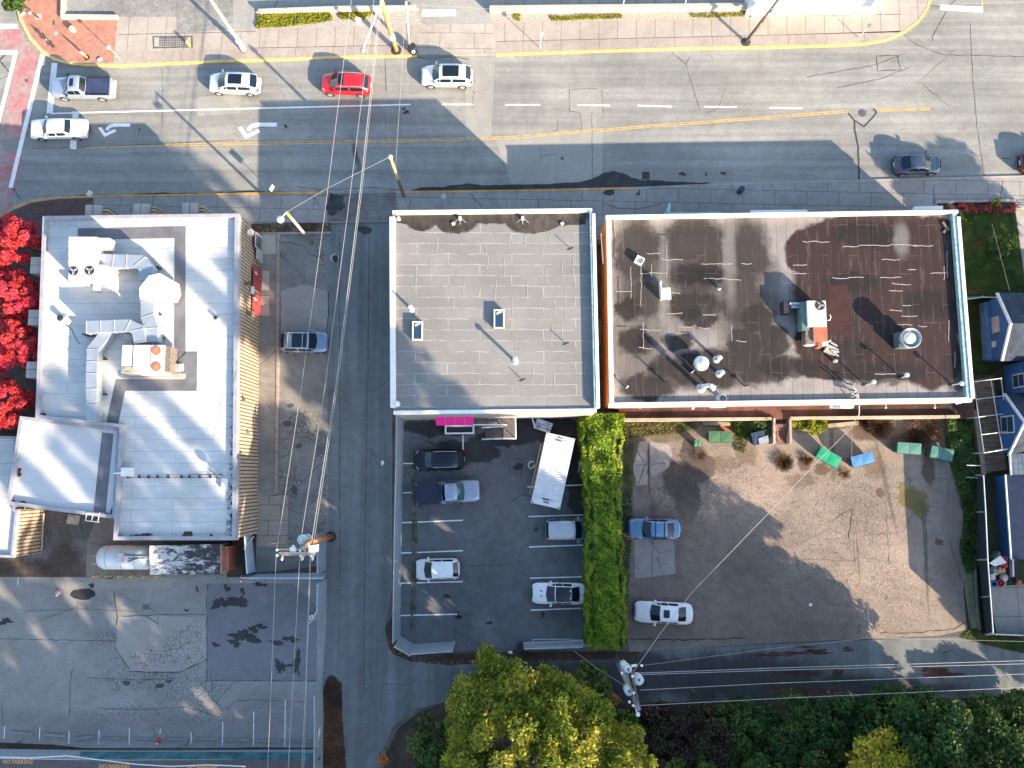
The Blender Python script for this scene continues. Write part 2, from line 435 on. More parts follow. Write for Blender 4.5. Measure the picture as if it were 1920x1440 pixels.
# crossing of red brick at the corner
def brickmat(name, c1, c2, mort, bw=.22, rh=.11, fade=.5, base=(.3, .25, .23), rot=0.0):
    g = G(name); fac, col = g.brick(bw, rh, .012, .5, rot)
    c = g.mix(col, c1, c2); c = g.mix(fac, c, mort)
    c = g.mix(g.m_('MULTIPLY', g.mr(g.noise(.35, 5, .65), .38, .62), fade), c, base)
    c = g.scalec(c, g.mr(g.noise(2, 5, .7), .3, .7, .82, 1.18))
    return g.done(c, .9)
m_bcross = brickmat('crossing_brick', (.40, .13, .14), (.33, .10, .11), (.32, .22, .20), .24, .12, .9, (.27, .245, .225), R(72))
m_bpave = brickmat('paving_brick', (.42, .19, .125), (.36, .155, .105), (.24, .14, .11), .24, .12, .22, (.36, .22, .17))
m_bpave2 = brickmat('paving_brick_dark', (.13, .07, .055), (.10, .06, .05), (.06, .045, .04), .24, .12, .35, (.07, .06, .06))  # darker version of the corner paving brick
cross = struct('crossing', MB().sheet(PX([(-120, 48), (35, 48), (46, 72), (83, 103), (22, 385), (0, 400), (-120, 470), (-120, 300), (-12, 300), (33, 97), (-120, 100)]), .008), m_bcross)
for q in ([(-120, 45), (32, 45), (35, 54), (-120, 56)], [(-120, 97), (33, 94), (34, 102), (-120, 105)], [(26, 100), (34, 97), (-18, 305), (-25, 305)], [(76, 100), (84, 103), (24, 352), (16, 352)]):
    MB().sheet(PX(q), .0165 if q[0][0] != 26 else .0168).build('border_line', m_white, cross)

# ---------------------------------------------------------------- pavements
m_side = pavement('pavement_concrete', (.315, .285, .245), .10, .16, joints=(1.74, 60, .03, 0.0, R(1.5)), crack=(.25, .012, .15, .6))
m_side2 = pavement('pavement_concrete_strip', (.30, .262, .225), .1, .18, joints=(3.5, 60, .025, 0.0, R(1.5)))
m_side3 = pavement('pavement_concrete_grey', (.25, .24, .225), .12, .2, joints=(2.9, 1.3, .03, 0.35, R(1.2)), crack=(.3, .014, .15, .57))
m_kyel = pavement('kerb_yellow', (.66, .46, .15), .12, .2)
m_kor = pavement('kerb_ochre', (.50, .26, .08), .2, .25)
m_kgrey = pavement('kerb_concrete', (.30, .28, .25), .15, .2)
SZ = .13
def off(l, d): return [(u, v + d) for u, v in l]
nb = [k for k in N_K if k[0] <= 230]
nside = struct('pavement', MB().prism(PX(N_K + [(1500, -120), (-50, -120)], SZ), -.05, SZ), m_side)
MB().sheet(PX([(46, -90), (122, -90), (119, 38), (220, 38), (213, 117), (160, 118), (128, 113), (100, 105), (80, 91), (58, 66), (41, 30)], SZ), SZ + .004).build('brick_paving', m_bpave, nside)
for q in ([(219, 97), (458, 92), (660, 87), (783, 84), (783, 100), (660, 102), (480, 108), (300, 114), (217, 117)], [(930, 78), (1160, 72), (1440, 66), (1690, 60), (1690, 58), (1660, 70), (1620, 77), (1440, 83), (1100, 91), (930, 97)]):
    MB().sheet(PX(q, SZ), SZ + .004).build('kerb_strip', m_side2, nside)
MB().sheet(PX([(786, 46), (925, 45), (929, 99), (785, 101)], SZ), SZ + .0045).build('driveway_apron', pavement('apron_concrete', (.33, .30, .255), .12, .2, joints=(3.2, 1.5, .03, .3, R(1.0))), nside)
lines = MB()
for a, b in (((222, 65), (480, 59)), ((480, 90), (783, 84)), ((930, 78), (1440, 66)), ((1440, 66), (1690, 60)), ((1440, 29), (1690, 27))):
    lines.strip(PX([a, b], SZ), .04, SZ + .008)
lines.build('joint', m_crack, nside)
# what lies behind the north pavement
m_lotN = pavement('street_lot', (.20, .20, .185), .2, .35)
MB().sheet(PX([(127, -120), (440, -120), (437, 55), (332, 62), (331, 32), (125, 30)], SZ), SZ + .006).build('gravel_lot', m_lotN, nside)
MB().sheet(PX([(438, -120), (700, -120), (702, 22), (482, 24), (480, 58), (437, 55)], SZ), SZ + .0065).build('asphalt_yard', m_patch_l, nside)
MB().sheet(PX([(700, -120), (925, -120), (922, 45), (787, 46), (785, 18), (700, 16)], SZ), SZ + .0068).build('driveway', m_patch_l, nside)
MB().sheet(PX([(792, 18), (854, 18), (854, 30), (790, 31)], SZ), SZ + .012).build('painted_bar', m_white, nside)
gg = G('gravel_bed'); gv = gg.mr(gg.noise(7, 4, .8), .3, .7, .45, 1.5)
m_gravel = gg.done(gg.scalec((.34, .31, .27), gv), .95)
for q in ([(482, 27), (700, 22), (786, 24), (791, 46), (482, 55)], [(920, 17), (1409, 12), (1409, 34), (922, 43)]):
    MB().sheet(PX(q, SZ), SZ + .01).build('gravel_bed', m_gravel, nside)
m_conc = pavement('concrete_edge', (.40, .36, .30), .12, .18)
nm = MB()
for pl in ([(482, 24), (700, 21), (785, 18)], [(920, 15), (1409, 10)], [(1410, 8), (1410, 34)]):
    nm.curb(PX(pl, SZ), .22, SZ, SZ + .16)
nm.curb(PX([(122, -60), (120, 33), (222, 34)], SZ), .35, SZ, SZ + .3)
nm.build('bed_edging', m_conc, nside)
for q in ([(38, 20), (36, 5), (66, 25), (80, 35), (78, 45), (66, 38)],):
    pass
MB().sheet(PX([(66, 27), (78, 26), (78, 37), (66, 37)], SZ), SZ + .008).build('tree_pit', m_conc, nside)
MB().lathe((*P(105, 63, SZ)[:2], SZ), [(.22, .005), (.22, .014), (.18, .016)], 18).build('manhole_cover', plain('steel_plate', (.36, .38, .38), .5, .3), nside)
MB().sheet(PX([(99, 38), (103, 38), (103, 47), (98, 47)], SZ), SZ + .009).build('utility_cover', m_iron, nside)
MB().sheet(PX([(286, 68), (361, 67), (362, 89), (287, 91)], SZ), SZ + .009).build('grate_frame', m_iron, nside)
MB().sheet(PX([(289, 70), (358, 69.5), (358, 86.5), (289, 88)], SZ), SZ + .012).build('grate_surround', m_side, nside)
gt = MB()
for i in range(13):
    for j in range(4):
        u, v = 298.5 + i * 4.1, 69.8 + j * 4.3
        gt.sheet(PX([(u, v), (u + 3.3, v), (u + 3.3, v + 3.4), (u, v + 3.4)], SZ), SZ + .015)
gt.build('drain_grate', m_iron, nside)
kn = MB().curb(PX([(p[0], p[1] + 2) for p in N_K if p[0] <= 785], SZ), .2, 0, SZ + .02)
kn.curb(PX([(p[0], p[1] + 2) for p in N_K if p[0] >= 929], SZ), .2, 0, SZ + .02)
struct('kerb', kn, m_kyel)
MB().curb(PX([(785, 103.5), (929, 102)]), .15, 0, SZ + .01).build('dropped_kerb', m_kgrey, bpy.data.objects['kerb'])

sside = struct('pavement', MB().prism(PX(S_K + [(2000, 384), (1758, 386), (1757, 445), (1100, 445), (1100, 432), (744, 432), (744, 415), (735, 415), (612, 418), (612, 420), (450, 425), (90, 440), (-60, 470)], SZ), -.05, SZ), m_side3)
MB().sheet(PX([(-40, 440), (0, 410), (25, 394), (60, 380), (110, 373), (175, 371), (178, 440), (60, 445)], SZ), SZ + .004).build('brick_paving', m_bpave2, sside)
m_apr = brickmat('apron_brick', (.12, .105, .095), (.16, .14, .125), (.05, .045, .04), .5, .24, .6, (.19, .18, .17))
MB().sheet(PX([(612, 363), (742, 361), (744, 414), (613, 416)], SZ), SZ + .0045).build('driveway_apron', m_apr, sside)
MB().sheet(PX(ragged(628, 383, 16, 20, 5, 30, .3), SZ), SZ + .007).build('damp_stain', m_damp, sside)
MB().sheet(PX(ragged(1142, 361, 10, 6, 5, 24, .15), SZ), SZ + .007).build('damp_stain', m_damp, sside)
cr = MB()
for k, pts in enumerate(([(1128, 380), (1158, 390), (1195, 392), (1240, 382)], [(575, 366), (590, 372), (598, 384)], [(880, 362), (905, 388)], [(1880, 340), (1874, 388)], [(1752, 345), (1750, 388)], [(745, 362), (745, 415)])):
    cr.strip(PX(wiggle(pts, .8, 8, k), SZ), .05, SZ + .008)
cr.build('crack', m_crack, sside)
for u, v in ((832, 368),):
    MB().lathe((*P(u, v, SZ)[:2], SZ), [(.24, .005), (.24, .014)], 18).build('manhole_cover', plain('pale_cover', (.42, .42, .42), .6), sside)
ks = MB().curb(PX([(p[0], p[1] - .5) for p in S_K if p[0] <= 612], SZ), .18, 0, SZ + .02)
ks.curb(PX([(p[0], p[1] - .5) for p in S_K if 745 <= p[0] <= 1190], SZ), .18, 0, SZ + .02)
struct('kerb', ks, m_kor)
struct('kerb', MB().curb(PX([(p[0], p[1] - .5) for p in S_K if p[0] >= 1190], SZ), .16, 0, SZ + .012), m_kgrey)

# ---------------------------------------------------------------- lane and lots
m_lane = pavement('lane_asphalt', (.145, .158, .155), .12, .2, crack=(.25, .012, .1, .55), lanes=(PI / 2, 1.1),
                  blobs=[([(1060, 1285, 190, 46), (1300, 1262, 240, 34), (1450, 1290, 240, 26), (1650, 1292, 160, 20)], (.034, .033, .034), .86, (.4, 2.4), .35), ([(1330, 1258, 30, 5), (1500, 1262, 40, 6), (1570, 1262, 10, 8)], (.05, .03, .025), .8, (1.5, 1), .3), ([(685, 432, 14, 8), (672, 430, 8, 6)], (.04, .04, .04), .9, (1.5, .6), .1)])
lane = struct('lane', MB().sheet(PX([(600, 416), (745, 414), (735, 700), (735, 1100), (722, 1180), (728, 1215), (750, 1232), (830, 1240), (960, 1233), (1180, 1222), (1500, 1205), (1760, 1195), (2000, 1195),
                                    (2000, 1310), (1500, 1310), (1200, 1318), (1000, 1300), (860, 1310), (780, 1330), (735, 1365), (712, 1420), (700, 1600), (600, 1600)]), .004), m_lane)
cracks([([(692, 440), (690, 700), (684, 1000), (682, 1300)], .05), ([(637, 430), (637, 700), (637, 1090)], .06), ([(722, 800), (720, 900)], .03), ([(714, 1335), (714, 1285), (735, 1281), (760, 1285)], .05)], lane, amp=.3)
m_lotA = pavement('lot_asphalt_old', (.18, .18, .165), .16, .24, crack=(.35, .012, .12, .5), fine=(2.2, .05, [(608, 480, 14, 40), (560, 800, 60, 30), (605, 900, 12, 120), (540, 900, 30, 40)], .8),
                  blobs=[([(561, 836, 7, 5), (552, 918, 6, 10, -20), (538, 795, 8, 5), (545, 760, 6, 4)], (.05, .05, .05), .8, (1.8, .5), .15)])
lotA = struct('lot_beside_lane', MB().sheet(PX([(520, 438), (612, 436), (612, 470), (614, 700), (616, 1000), (612, 1060), (476, 1075), (476, 1000), (520, 930)]), .008), m_lotA)
MB().sheet(PX(wiggle([(527, 546), (545, 540), (565, 534), (585, 536), (612, 546), (616, 560), (614, 622), (527, 622)], 1.2, 8, 2)), .012).build('asphalt_patch', m_patch_l, lotA)
MB().sheet(PX([(594, 838), (612, 836), (612, 852), (594, 853)]), .013).build('utility_cover', m_iron, lotA)
MB().lathe((*P(627, 484)[:2], 0), [(.42, .01), (.42, .03), (.36, .032)], 20).build('manhole_rim', m_kgrey, lotA)
MB().sheet(PX(ragged(629, 485, 6, 6, 3, 18, .3)), .036).build('manhole_cover', m_damp, lotA)
cracks([([(525, 454), (550, 456), (570, 462), (580, 475), (595, 482), (610, 476)], .07), ([(637, 470), (620, 455), (630, 440)], .05), ([(616, 545), (616, 590), (612, 622)], .09), ([(600, 870), (575, 895), (550, 920)], .05)], lotA, z=.014, amp=1.2)
lotA2 = struct('path', MB().prism(PX([(480, 438), (519, 438), (519, 930), (478, 930)], .1), 0, .1), pavement('path_concrete', (.20, .185, .165), .18, .22, crack=(.4, .016, .15, .5)))
for q in ([(486, 508), (505, 508), (505, 544), (486, 544)], [(486, 555), (505, 555), (505, 592), (486, 592)], [(490, 440), (517, 440), (517, 476), (490, 476)]):
    MB().sheet(PX(q, .1), .104).build('concrete_slab', pavement('slab_concrete', (.36, .32, .26), .1, .15), lotA2)
MB().sheet(PX([(483, 930), (541, 928), (539, 1023), (481, 1025)], .1), .1).build('concrete_pad', pavement('pad_concrete', (.26, .23, .195), .1, .18, joints=(2.0, 1.3, .03, .5, 0)), lotA2)
struct('kerb', MB().curb(PX([(521.5, 436), (520.5, 700), (517.5, 925)], .15), .24, 0, .16).curb(PX([(482, 437.5), (620, 436)], .15), .2, 0, .15), pavement('kerb_stone', (.30, .25, .21), .15, .2, joints=(1.9, 60, .04, 0, R(90))))
struct('soil_bed', MB().sheet(PX([(470, 420), (619, 418), (622, 435), (480, 437)]), .14), pavement('leafy_soil', (.075, .05, .032), .4, .5, blobs=[([(575, 428, 12, 6), (520, 428, 10, 4)], (.05, .07, .02), .8, (1.5, .8), .4)]))

# big lot at the lower left
cr_list = [(270, 1270, 70, 30), (320, 1230, 60, 25), (230, 1235, 20, 30), (360, 1290, 60, 30), (200, 1200, 30, 20), (250, 1345, 90, 18), (380, 1340, 40, 20)]
m_lotB = pavement('lot_asphalt_cracked', (.225, .225, .21), .12, .24, crack=(.2, .012, .1, .54), fine=(3.0, .06, cr_list, .75),
                  blobs=[([(237, 1280, 8, 5), (300, 1285, 8, 5), (317, 1277, 6, 3)], (.05, .045, .04), .9, (1.8, .5), .2), ([(120, 1360, 300, 22), (500, 1340, 80, 40)], (.15, .14, .145), .5, (.3, 2), .5)])
lotB = struct('parking_lot', MB().sheet(PX([(-260, 1082), (450, 1078), (612, 1086), (612, 1165), (604, 1280), (600, 1402), (-260, 1402)]), .008), m_lotB)
m_patchB = pavement('lot_patch_pale', (.29, .275, .25), .08, .18, crack=(.5, .012, .2, .52), fine=(2.6, .05, [(340, 1215, 40, 30), (280, 1235, 50, 20), (365, 1195, 20, 30)], .75))
MB().sheet(PX([(222, 1157), (300, 1155), (385, 1158), (388, 1236), (336, 1259), (244, 1258), (217, 1215)]), .012).build('asphalt_patch', m_patchB, lotB)
m_patchC = pavement('lot_patch_blue', (.155, .157, .165), .1, .16)
MB().sheet(PX([(390, 1094), (548, 1094), (594, 1135), (594, 1276), (387, 1275)]), .013).build('asphalt_patch', m_patchC, lotB)
MB().sheet(PX([(142, 1083), (322, 1082), (322, 1103), (142, 1103)]), .012).build('concrete_apron', pavement('lot_apron', (.27, .255, .225), .1, .18), lotB)
MB().sheet(PX([(276, 1104), (285, 1104), (282, 1133), (274, 1133)]), .0125).build('concrete_strip', m_patch_l, lotB)
MB().sheet(PX([(268, 1133), (280, 1133), (279, 1143), (268, 1143)]), .0135).build('utility_cover', m_iron, lotB)
q = ragged(156, 1114, 23, 11, 8, 30, .1, -3)
MB().sheet(PX(q), .0128).build('tar_patch', m_damp, lotB)
MB().sheet(PX(ragged(172, 1098, 6, 4, 8, 18, .4)), .0129).build('tar_patch', m_damp, lotB)
for k, (u, v, a, b) in enumerate(((415, 1130, 15, 11), (448, 1127, 17, 9), (433, 1130, 30, 5), (426, 1103, 6, 6), (455, 1108, 4, 6), (460, 1193, 24, 11), (440, 1205, 12, 6), (405, 1209, 7, 4), (475, 1180, 10, 6), (525, 1250, 8, 13), (557, 1243, 7, 20), (540, 1248, 14, 3), (488, 1096, 12, 4), (490, 1175, 9, 5), (520, 1205, 14, 4), (545, 1198, 12, 6), (10, 1165, 11, 6), (370, 1105, 2, 5), (350, 1144, 5, 2))):
    MB().sheet(PX(ragged(u, v, a, b, k, 40, .5)), .0165 + k * .0002).build('tar_stain', m_damp, lotB)
cracks([([(213, 1107), (217, 1135), (220, 1155), (218, 1172)], .09), ([(0, 1197), (60, 1199), (150, 1201), (217, 1201)], .05), ([(50, 1145), (150, 1142), (260, 1146)], .04), ([(228, 1156), (300, 1152), (385, 1152)], .06),
        ([(217, 1215), (245, 1259), (290, 1261), (338, 1260), (388, 1236)], .08), ([(130, 1340), (132, 1280), (136, 1255)], .06), ([(160, 1271), (250, 1274), (330, 1272)], .05), ([(395, 1255), (398, 1310), (420, 1335)], .05),
        ([(388, 1096), (388, 1276), (594, 1277)], .07), ([(3, 1320), (6, 1360)], .06), ([(180, 1328), (260, 1330), (350, 1326), (415, 1345)], .05), ([(425, 1330), (440, 1315), (480, 1312), (600, 1318)], .04)], lotB, z=.014, amp=.9)
bl = MB()
for u, v0, v1 in ((9, 1362, 1385), (75, 1363, 1387), (130, 1369, 1394), (186, 1369, 1394), (243, 1365, 1397), (301, 1365, 1376), (359, 1374, 1395), (418, 1354, 1399), (476, 1335, 1399), (535, 1312, 1400), (34.5, 1083, 1099)):
    bl.strip(PX([(u, v0), (u - 1, v1)]), .065, .0163)
bl.build('bay_line', m_wworn, lotB)
struct('soil_bed', MB().sheet(PX([(-260, 1394), (0, 1392), (100, 1396), (160, 1403), (300, 1405), (420, 1403), (470, 1401), (600, 1402), (600, 1425), (-260, 1425)]), .016), m_soil)
struct('soil_bed', MB().sheet(PX(wiggle([(609, 1290), (612, 1276), (620, 1266), (630, 1268), (637, 1282), (640, 1310), (642, 1350), (646, 1400), (649, 1450), (646, 1600)], 1.2, 9, 4) + [(600, 1600)]), .012), m_soil)
struct('street', MB().sheet(PX([(-260, 1418), (600, 1418), (600, 1620), (-260, 1620)]), .02), pavement('street_dark', (.12, .115, .115), .15, .25))
m_owhite = plain('orange_paint', (.66, .36, .13), .8, var=.2, scale=6)
def text_mesh(name, cu):
    t = bpy.data.objects.new('tmp', cu); COL.objects.link(t); dg = bpy.context.evaluated_depsgraph_get()
    me = bpy.data.meshes.new_from_object(t.evaluated_get(dg)); bpy.data.objects.remove(t); bpy.data.curves.remove(cu)
    o = bpy.data.objects.new(name, me); me.name = name; COL.objects.link(o); return o
def text(body, u, v, size, z, m, parent, rot=0.0, name='lettering', bold=.012):
    cu = bpy.data.curves.new(name, 'FONT'); cu.body = body; cu.size = size; cu.align_x = 'CENTER'; cu.align_y = 'CENTER'; cu.offset = bold
    cu.materials.append(m); o = text_mesh(name, cu)
    o.parent = parent; o.location = P(u, v, z) - parent_world(parent); o.rotation_euler = (0, 0, rot)
    return o
ST_ = [o for o in bpy.data.objects if o.name.startswith('street')][-1]
for u, v in ((33, 1428.5), (214, 1437.5), (380, 1440)):
    t = text('NO PARKING', u, v, .46, .026, m_owhite, ST_); t.scale = (.92, 1.0, 1)

# middle lot
m_lotC = pavement('lot_asphalt_dark', (.115, .122, .125), .14, .24, crack=(.2, .012, .12, .56),
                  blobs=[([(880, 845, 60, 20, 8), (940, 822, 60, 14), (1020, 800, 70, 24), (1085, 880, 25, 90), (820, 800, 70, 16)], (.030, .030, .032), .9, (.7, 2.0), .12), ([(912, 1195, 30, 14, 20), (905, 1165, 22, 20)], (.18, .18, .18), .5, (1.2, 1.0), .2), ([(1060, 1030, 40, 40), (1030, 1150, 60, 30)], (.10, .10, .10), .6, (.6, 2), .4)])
lotC = struct('parking_lot', MB().sheet(PX([(744, 780), (1100, 772), (1118, 1000), (1120, 1222), (960, 1218), (840, 1222), (770, 1218), (744, 1200), (738, 1100), (742, 950)]), .010), m_lotC)
bl = MB()
for a, b in (((755, 869), (776, 869)), ((755, 924), (776, 923)), ((754, 980), (868, 975.5)), ((752, 1037), (868, 1032.5)), ((751, 1093.5), (868, 1090.5)), ((751, 1154), (862, 1151.5)), ((868, 815), (868.5, 843)), ((989, 913), (1100, 909)), ((991, 968.5), (1105, 965)), ((992, 1025.5), (1108, 1021.5)), ((994, 1084), (1110, 1081)), ((995, 1144), (1112, 1139.5))):
    bl.strip(PX([a, b]), .10, .018)
bl.build('bay_line', m_white, lotC)
cracks([([(774, 870), (775, 1000), (772, 1180)], .10), ([(780, 880), (781, 1000), (778, 1180)], .05), ([(782, 1060), (850, 1062), (960, 1058)], .04), ([(960, 860), (985, 862)], .05)], lotC, z=.016, amp=.4)
bar = G('moss_strip'); m_mossy = bar.done(bar.mix(bar.mr(bar.noise(1.2, 4), .42, .6), (.13, .125, .115), (.05, .06, .025)), .95)
MB().curb(PX([(774, 872), (775.5, 1000), (772, 1184)]), .22, .01, .07).curb(PX([(780, 878), (781, 1000), (778, 1144)]), .16, .01, .06).build('kerb_stop', m_mossy, lotC)
for u, v, a, b in ((1005, 993, 4, 5), (838, 1118, 6, 5), (918, 1168, 6, 3), (972, 875, 10, 6), (1018, 1152, 4, 5)):
    MB().sheet(PX(ragged(u, v, a, b, 3, 20, .3)), .0155).build('oil_stain', m_damp, lotC)
struct('soil_bed', MB().sheet(PX([(722, 1180), (742, 1140), (746, 1203), (770, 1222), (860, 1226), (960, 1222), (1110, 1222), (1200, 1222), (1190, 1236), (960, 1240), (840, 1247), (770, 1240), (735, 1225)]), .014), m_soil)

# back lot at the right
fb = [(1330, 960, 150, 120), (1500, 1050, 170, 150), (1600, 960, 120, 100), (1300, 900, 60, 70), (1640, 1120, 120, 90), (1420, 1130, 150, 60)]
m_lotD = pavement('lot_asphalt_crazed', (.25, .205, .165), .16, .26, crack=(.3, .007, .1, .5), fine=(3.3, .06, fb, .6), tint=(.21, .175, .145),
    blobs=[([(1275, 900, 34, 34, 20), (1290, 850, 16, 24), (1318, 880, 24, 24), (1290, 940, 24, 40)], (.06, .05, .045), .85, (.9, 1.6), .12),
           ([(1180, 1000, 30, 190), (1200, 1060, 45, 130), (1240, 1100, 24, 100)], (.20, .175, .17), .6, (.8, 1.6), .25),
           ([(1200, 880, 18, 50), (1190, 830, 26, 30), (1225, 1000, 8, 70), (1175, 960, 12, 90)], (.07, .055, .04), .55, (2.2, 1.2), .3),
           ([(1185, 850, 16, 60), (1350, 870, 40, 14), (1400, 850, 20, 20), (1500, 900, 30, 12), (1640, 870, 20, 30), (1760, 830, 30, 40), (1680, 800, 60, 20)], (.10, .07, .045), .6, (1.8, 1.6), .3),
           ([(1300, 1080, 150, 130), (1440, 1140, 150, 70), (1250, 1180, 100, 40)], (.145, .112, .092), .7, (.5, 2.5), .35),  # shaded corner painted darker, together with its dark crazed surface
           ([(1540, 880, 14, 10), (1508, 868, 12, 14), (1470, 870, 16, 16), (1650, 925, 9, 9), (1700, 830, 40, 16), (1600, 790, 60, 12), (1630, 810, 40, 16), (1760, 1015, 8, 6), (1740, 880, 12, 30)], (.085, .055, .035), .85, (1.6, 1.1), .25),
           ([(1712, 935, 26, 20), (1725, 950, 16, 22), (1690, 920, 8, 16)], (.12, .10, .03), .85, (1.8, 1.2), .2),
           ([(1560, 845, 5, 60), (1660, 905, 4, 90, -10), (1735, 1040, 3, 110)], (.07, .06, .05), .6, (2, .5), .4),
           ([(1250, 800, 90, 12), (1390, 805, 60, 14), (1240, 815, 60, 12)], (.13, .11, .05), .7, (1.4, 1.4), .3)])
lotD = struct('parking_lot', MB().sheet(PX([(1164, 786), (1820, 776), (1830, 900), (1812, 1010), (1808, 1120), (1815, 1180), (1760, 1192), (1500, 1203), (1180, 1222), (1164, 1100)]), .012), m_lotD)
cracks([([(1216, 830), (1217, 925)], .12), ([(1180, 1198), (1300, 1200), (1400, 1195)], .12), ([(1650, 1186), (1700, 1187), (1790, 1180), (1812, 1165)], .09), ([(1190, 840), (1210, 870), (1196, 910)], .07),
        ([(1600, 900), (1606, 1000), (1612, 1090)], .05), ([(1660, 940), (1668, 1060)], .05), ([(1735, 960), (1738, 1060)], .07), ([(1225, 990), (1222, 1080)], .06), ([(1250, 870), (1190, 872)], .04), ([(1710, 905), (1690, 880)], .05),
        ([(1780, 1010), (1790, 1050), (1805, 1090)], .06)], lotD, z=.016, amp=1.4)
m_slabp = pavement('lot_slab_pale', (.27, .245, .225), .12, .2, crack=(.5, .014, .2, .5))
for k, q in enumerate(([(1199, 828), (1214, 826), (1213, 908), (1194, 912), (1186, 880)], [(1220, 828), (1250, 832), (1262, 846), (1254, 876), (1230, 892), (1219, 890)], [(1190, 1000), (1264, 998), (1266, 1075), (1190, 1085)])):
    MB().sheet(PX(wiggle(q + [q[0]], 1.2, 8, k)[:-1]), .0145 + k * .0003).build('concrete_slab', m_slabp, lotD)
m_leaf = pavement('leaf_litter', (.09, .04, .028), .35, .5)
for k, (u, v, a, b) in enumerate(((1530, 1222, 28, 4), (1470, 1226, 40, 4), (1590, 1218, 12, 4), (1505, 1212, 14, 3), (1430, 1228, 20, 4), (1500, 1296, 60, 6), (1760, 1262, 40, 8))):
    MB().sheet(PX(ragged(u, v, a, b, k, 40, .5)), .0172 + k * .0002).build('leaf_litter', m_leaf, lotD)

# grass and planted ground at the far right
m_lawnsoil = pavement('lawn_ground', (.045, .075, .022), .35, .4, blobs=[([(1830, 455, 20, 20), (1850, 440, 18, 10), (1840, 425, 40, 10)], (.13, .12, .05), .6, (1.2, 1.6), .4)])
struct('lawn', MB().sheet(PX([(1795, 388), (1900, 386), (1925, 560), (1925, 760), (1810, 770), (1800, 600)]), .014), m_lawnsoil)
struct('path', MB().sheet(PX([(1902, 386), (1925, 386), (2000, 386), (2000, 560), (1926, 560)]), .05), m_kgrey)
struct('soil_bed', MB().sheet(PX([(1160, 1320), (1500, 1311), (2000, 1308), (2000, 1650), (680, 1650), (700, 1480), (722, 1420), (745, 1368), (785, 1335), (860, 1314), (1000, 1304)]), .018), m_soil)
struct('soil_bed', MB().sheet(PX([(1818, 700), (2000, 690), (2000, 1230), (1880, 1205), (1815, 1195), (1806, 1110), (1812, 1010), (1822, 900)]), .0165), pavement('mossy_ground', (.05, .055, .03), .35, .4))
struct('yard', MB().sheet(PX([(1852, 1100), (2000, 1090), (2000, 1188), (1868, 1190)]), .06), pavement('yard_concrete', (.30, .27, .235), .12, .2, joints=(2.4, 2.4, .03, 0, 0)))
struct('soil_bed', MB().sheet(PX([(20, 960), (222, 960), (213, 1085), (162, 1083), (150, 1082), (0, 1082), (0, 1042)]), .012), pavement('gravel_ground', (.13, .12, .11), .3, .55, blobs=[([(60, 1070, 120, 22), (120, 1050, 30, 30)], (.06, .042, .03), .8, (.8, 1.5), .3)]))
struct('soil_bed', MB().sheet(PX([(425, 1000), (480, 1000), (480, 1082), (425, 1082)]), .0125), m_soil)
struct('soil_bed', MB().sheet(PX([(-60, 440), (95, 430), (95, 820), (-60, 830)]), .0122), m_soil)
struct('path', MB().prism(PX([(178, 975), (215, 965), (330, 1010), (425, 1010), (425, 1080), (162, 1084), (162, 1020)], .08), 0, .08), pavement('pad_brown', (.21, .18, .15), .12, .18, joints=(3, 3, .02, 0, R(5))))
# ================================================================== buildings
m_flash = plain('white_flashing', (.74, .73, .70), .5, var=.06)
m_teal = plain('teal_flashing', (.24, .36, .37), .6, var=.25, scale=3)
m_metalw = plain('white_metal', (.70, .69, .66), .5, var=.08)
m_galv = plain('galvanised_steel', (.42, .45, .47), .45, .35, var=.15)
m_dark = plain('dark_metal', (.03, .03, .035), .5)
m_black = plain('black_plastic', (.015, .015, .017), .5)
m_rust = plain('rusty_panel', (.40, .125, .07), .7, var=.2)
m_woodgrey = plain('weathered_wood', (.16, .135, .11), .85, var=.3, scale=5)
m_tan = plain('tan_render', (.36, .32, .27), .85, var=.12)
m_glassr = plain('window_glass', (.02, .05, .09), .08, spec=.6, var=.05)
m_cap = plain('parapet_cap', (.32, .32, .34), .6, .1, var=.12)
g = G('slat_cladding'); y = g.xyz()[1]
st = g.m_('FRACT', g.m_('MULTIPLY', y, 1 / .30)); ln = g.mr(st, .30, .36, 1, 0)
cc = g.scalec((.46, .36, .25), g.mr(g.noise(2.5, 5, .7), .3, .7, .72, 1.2))
m_slat = g.done(g.mix(ln, cc, (.07, .05, .035)), .85)

def roofmat(name, col, rows, rowlen, line, lw=.035, rot=0.0, wob=.18, blobs=(), z=6, mott=.1, streak=None, freq=2, seamdark=None, offs=.5, rough=.85, spec=.25):
    g = G(name); v = g.warp(.9, wob)
    f = g.m_('MULTIPLY', g.mr(g.noise(.25, 5), .32, .68, 1 - mott, 1 + mott), g.mr(g.noise(6, 4, .7), .3, .7, .9, 1.1))
    fac, cell = g.brick(rowlen, rows, lw, offs, rot, v, freq, .2)
    c = g.scalec(col, g.m_('MULTIPLY', f, g.mr(cell, 0, 1, .95, 1.05)))
    for bl in blobs:
        mk = g.m_('MULTIPLY', g.blobs(bl[0], z, bl[3], bl[4]), bl[2])
        if streak: mk = g.m_('MULTIPLY', mk, g.mr(g.noise(1, 4, .7, vec=g.map(sc=streak)), .32, .48, .86, 1))
        c = g.mix(mk, c, g.scalec(bl[1], f))
    fl = g.m_('MULTIPLY', fac, g.mr(g.noise(.9, 4, .7), .38, .58))
    c = g.mix(fl, c, line)
    if seamdark:
        fac2, _ = g.brick(*seamdark); c = g.mix(g.m_('MULTIPLY', fac2, .55), c, g.scalec(c, .45))
    g.bump(fac, .3, .03)
    return g.done(c, rough, 0, spec)

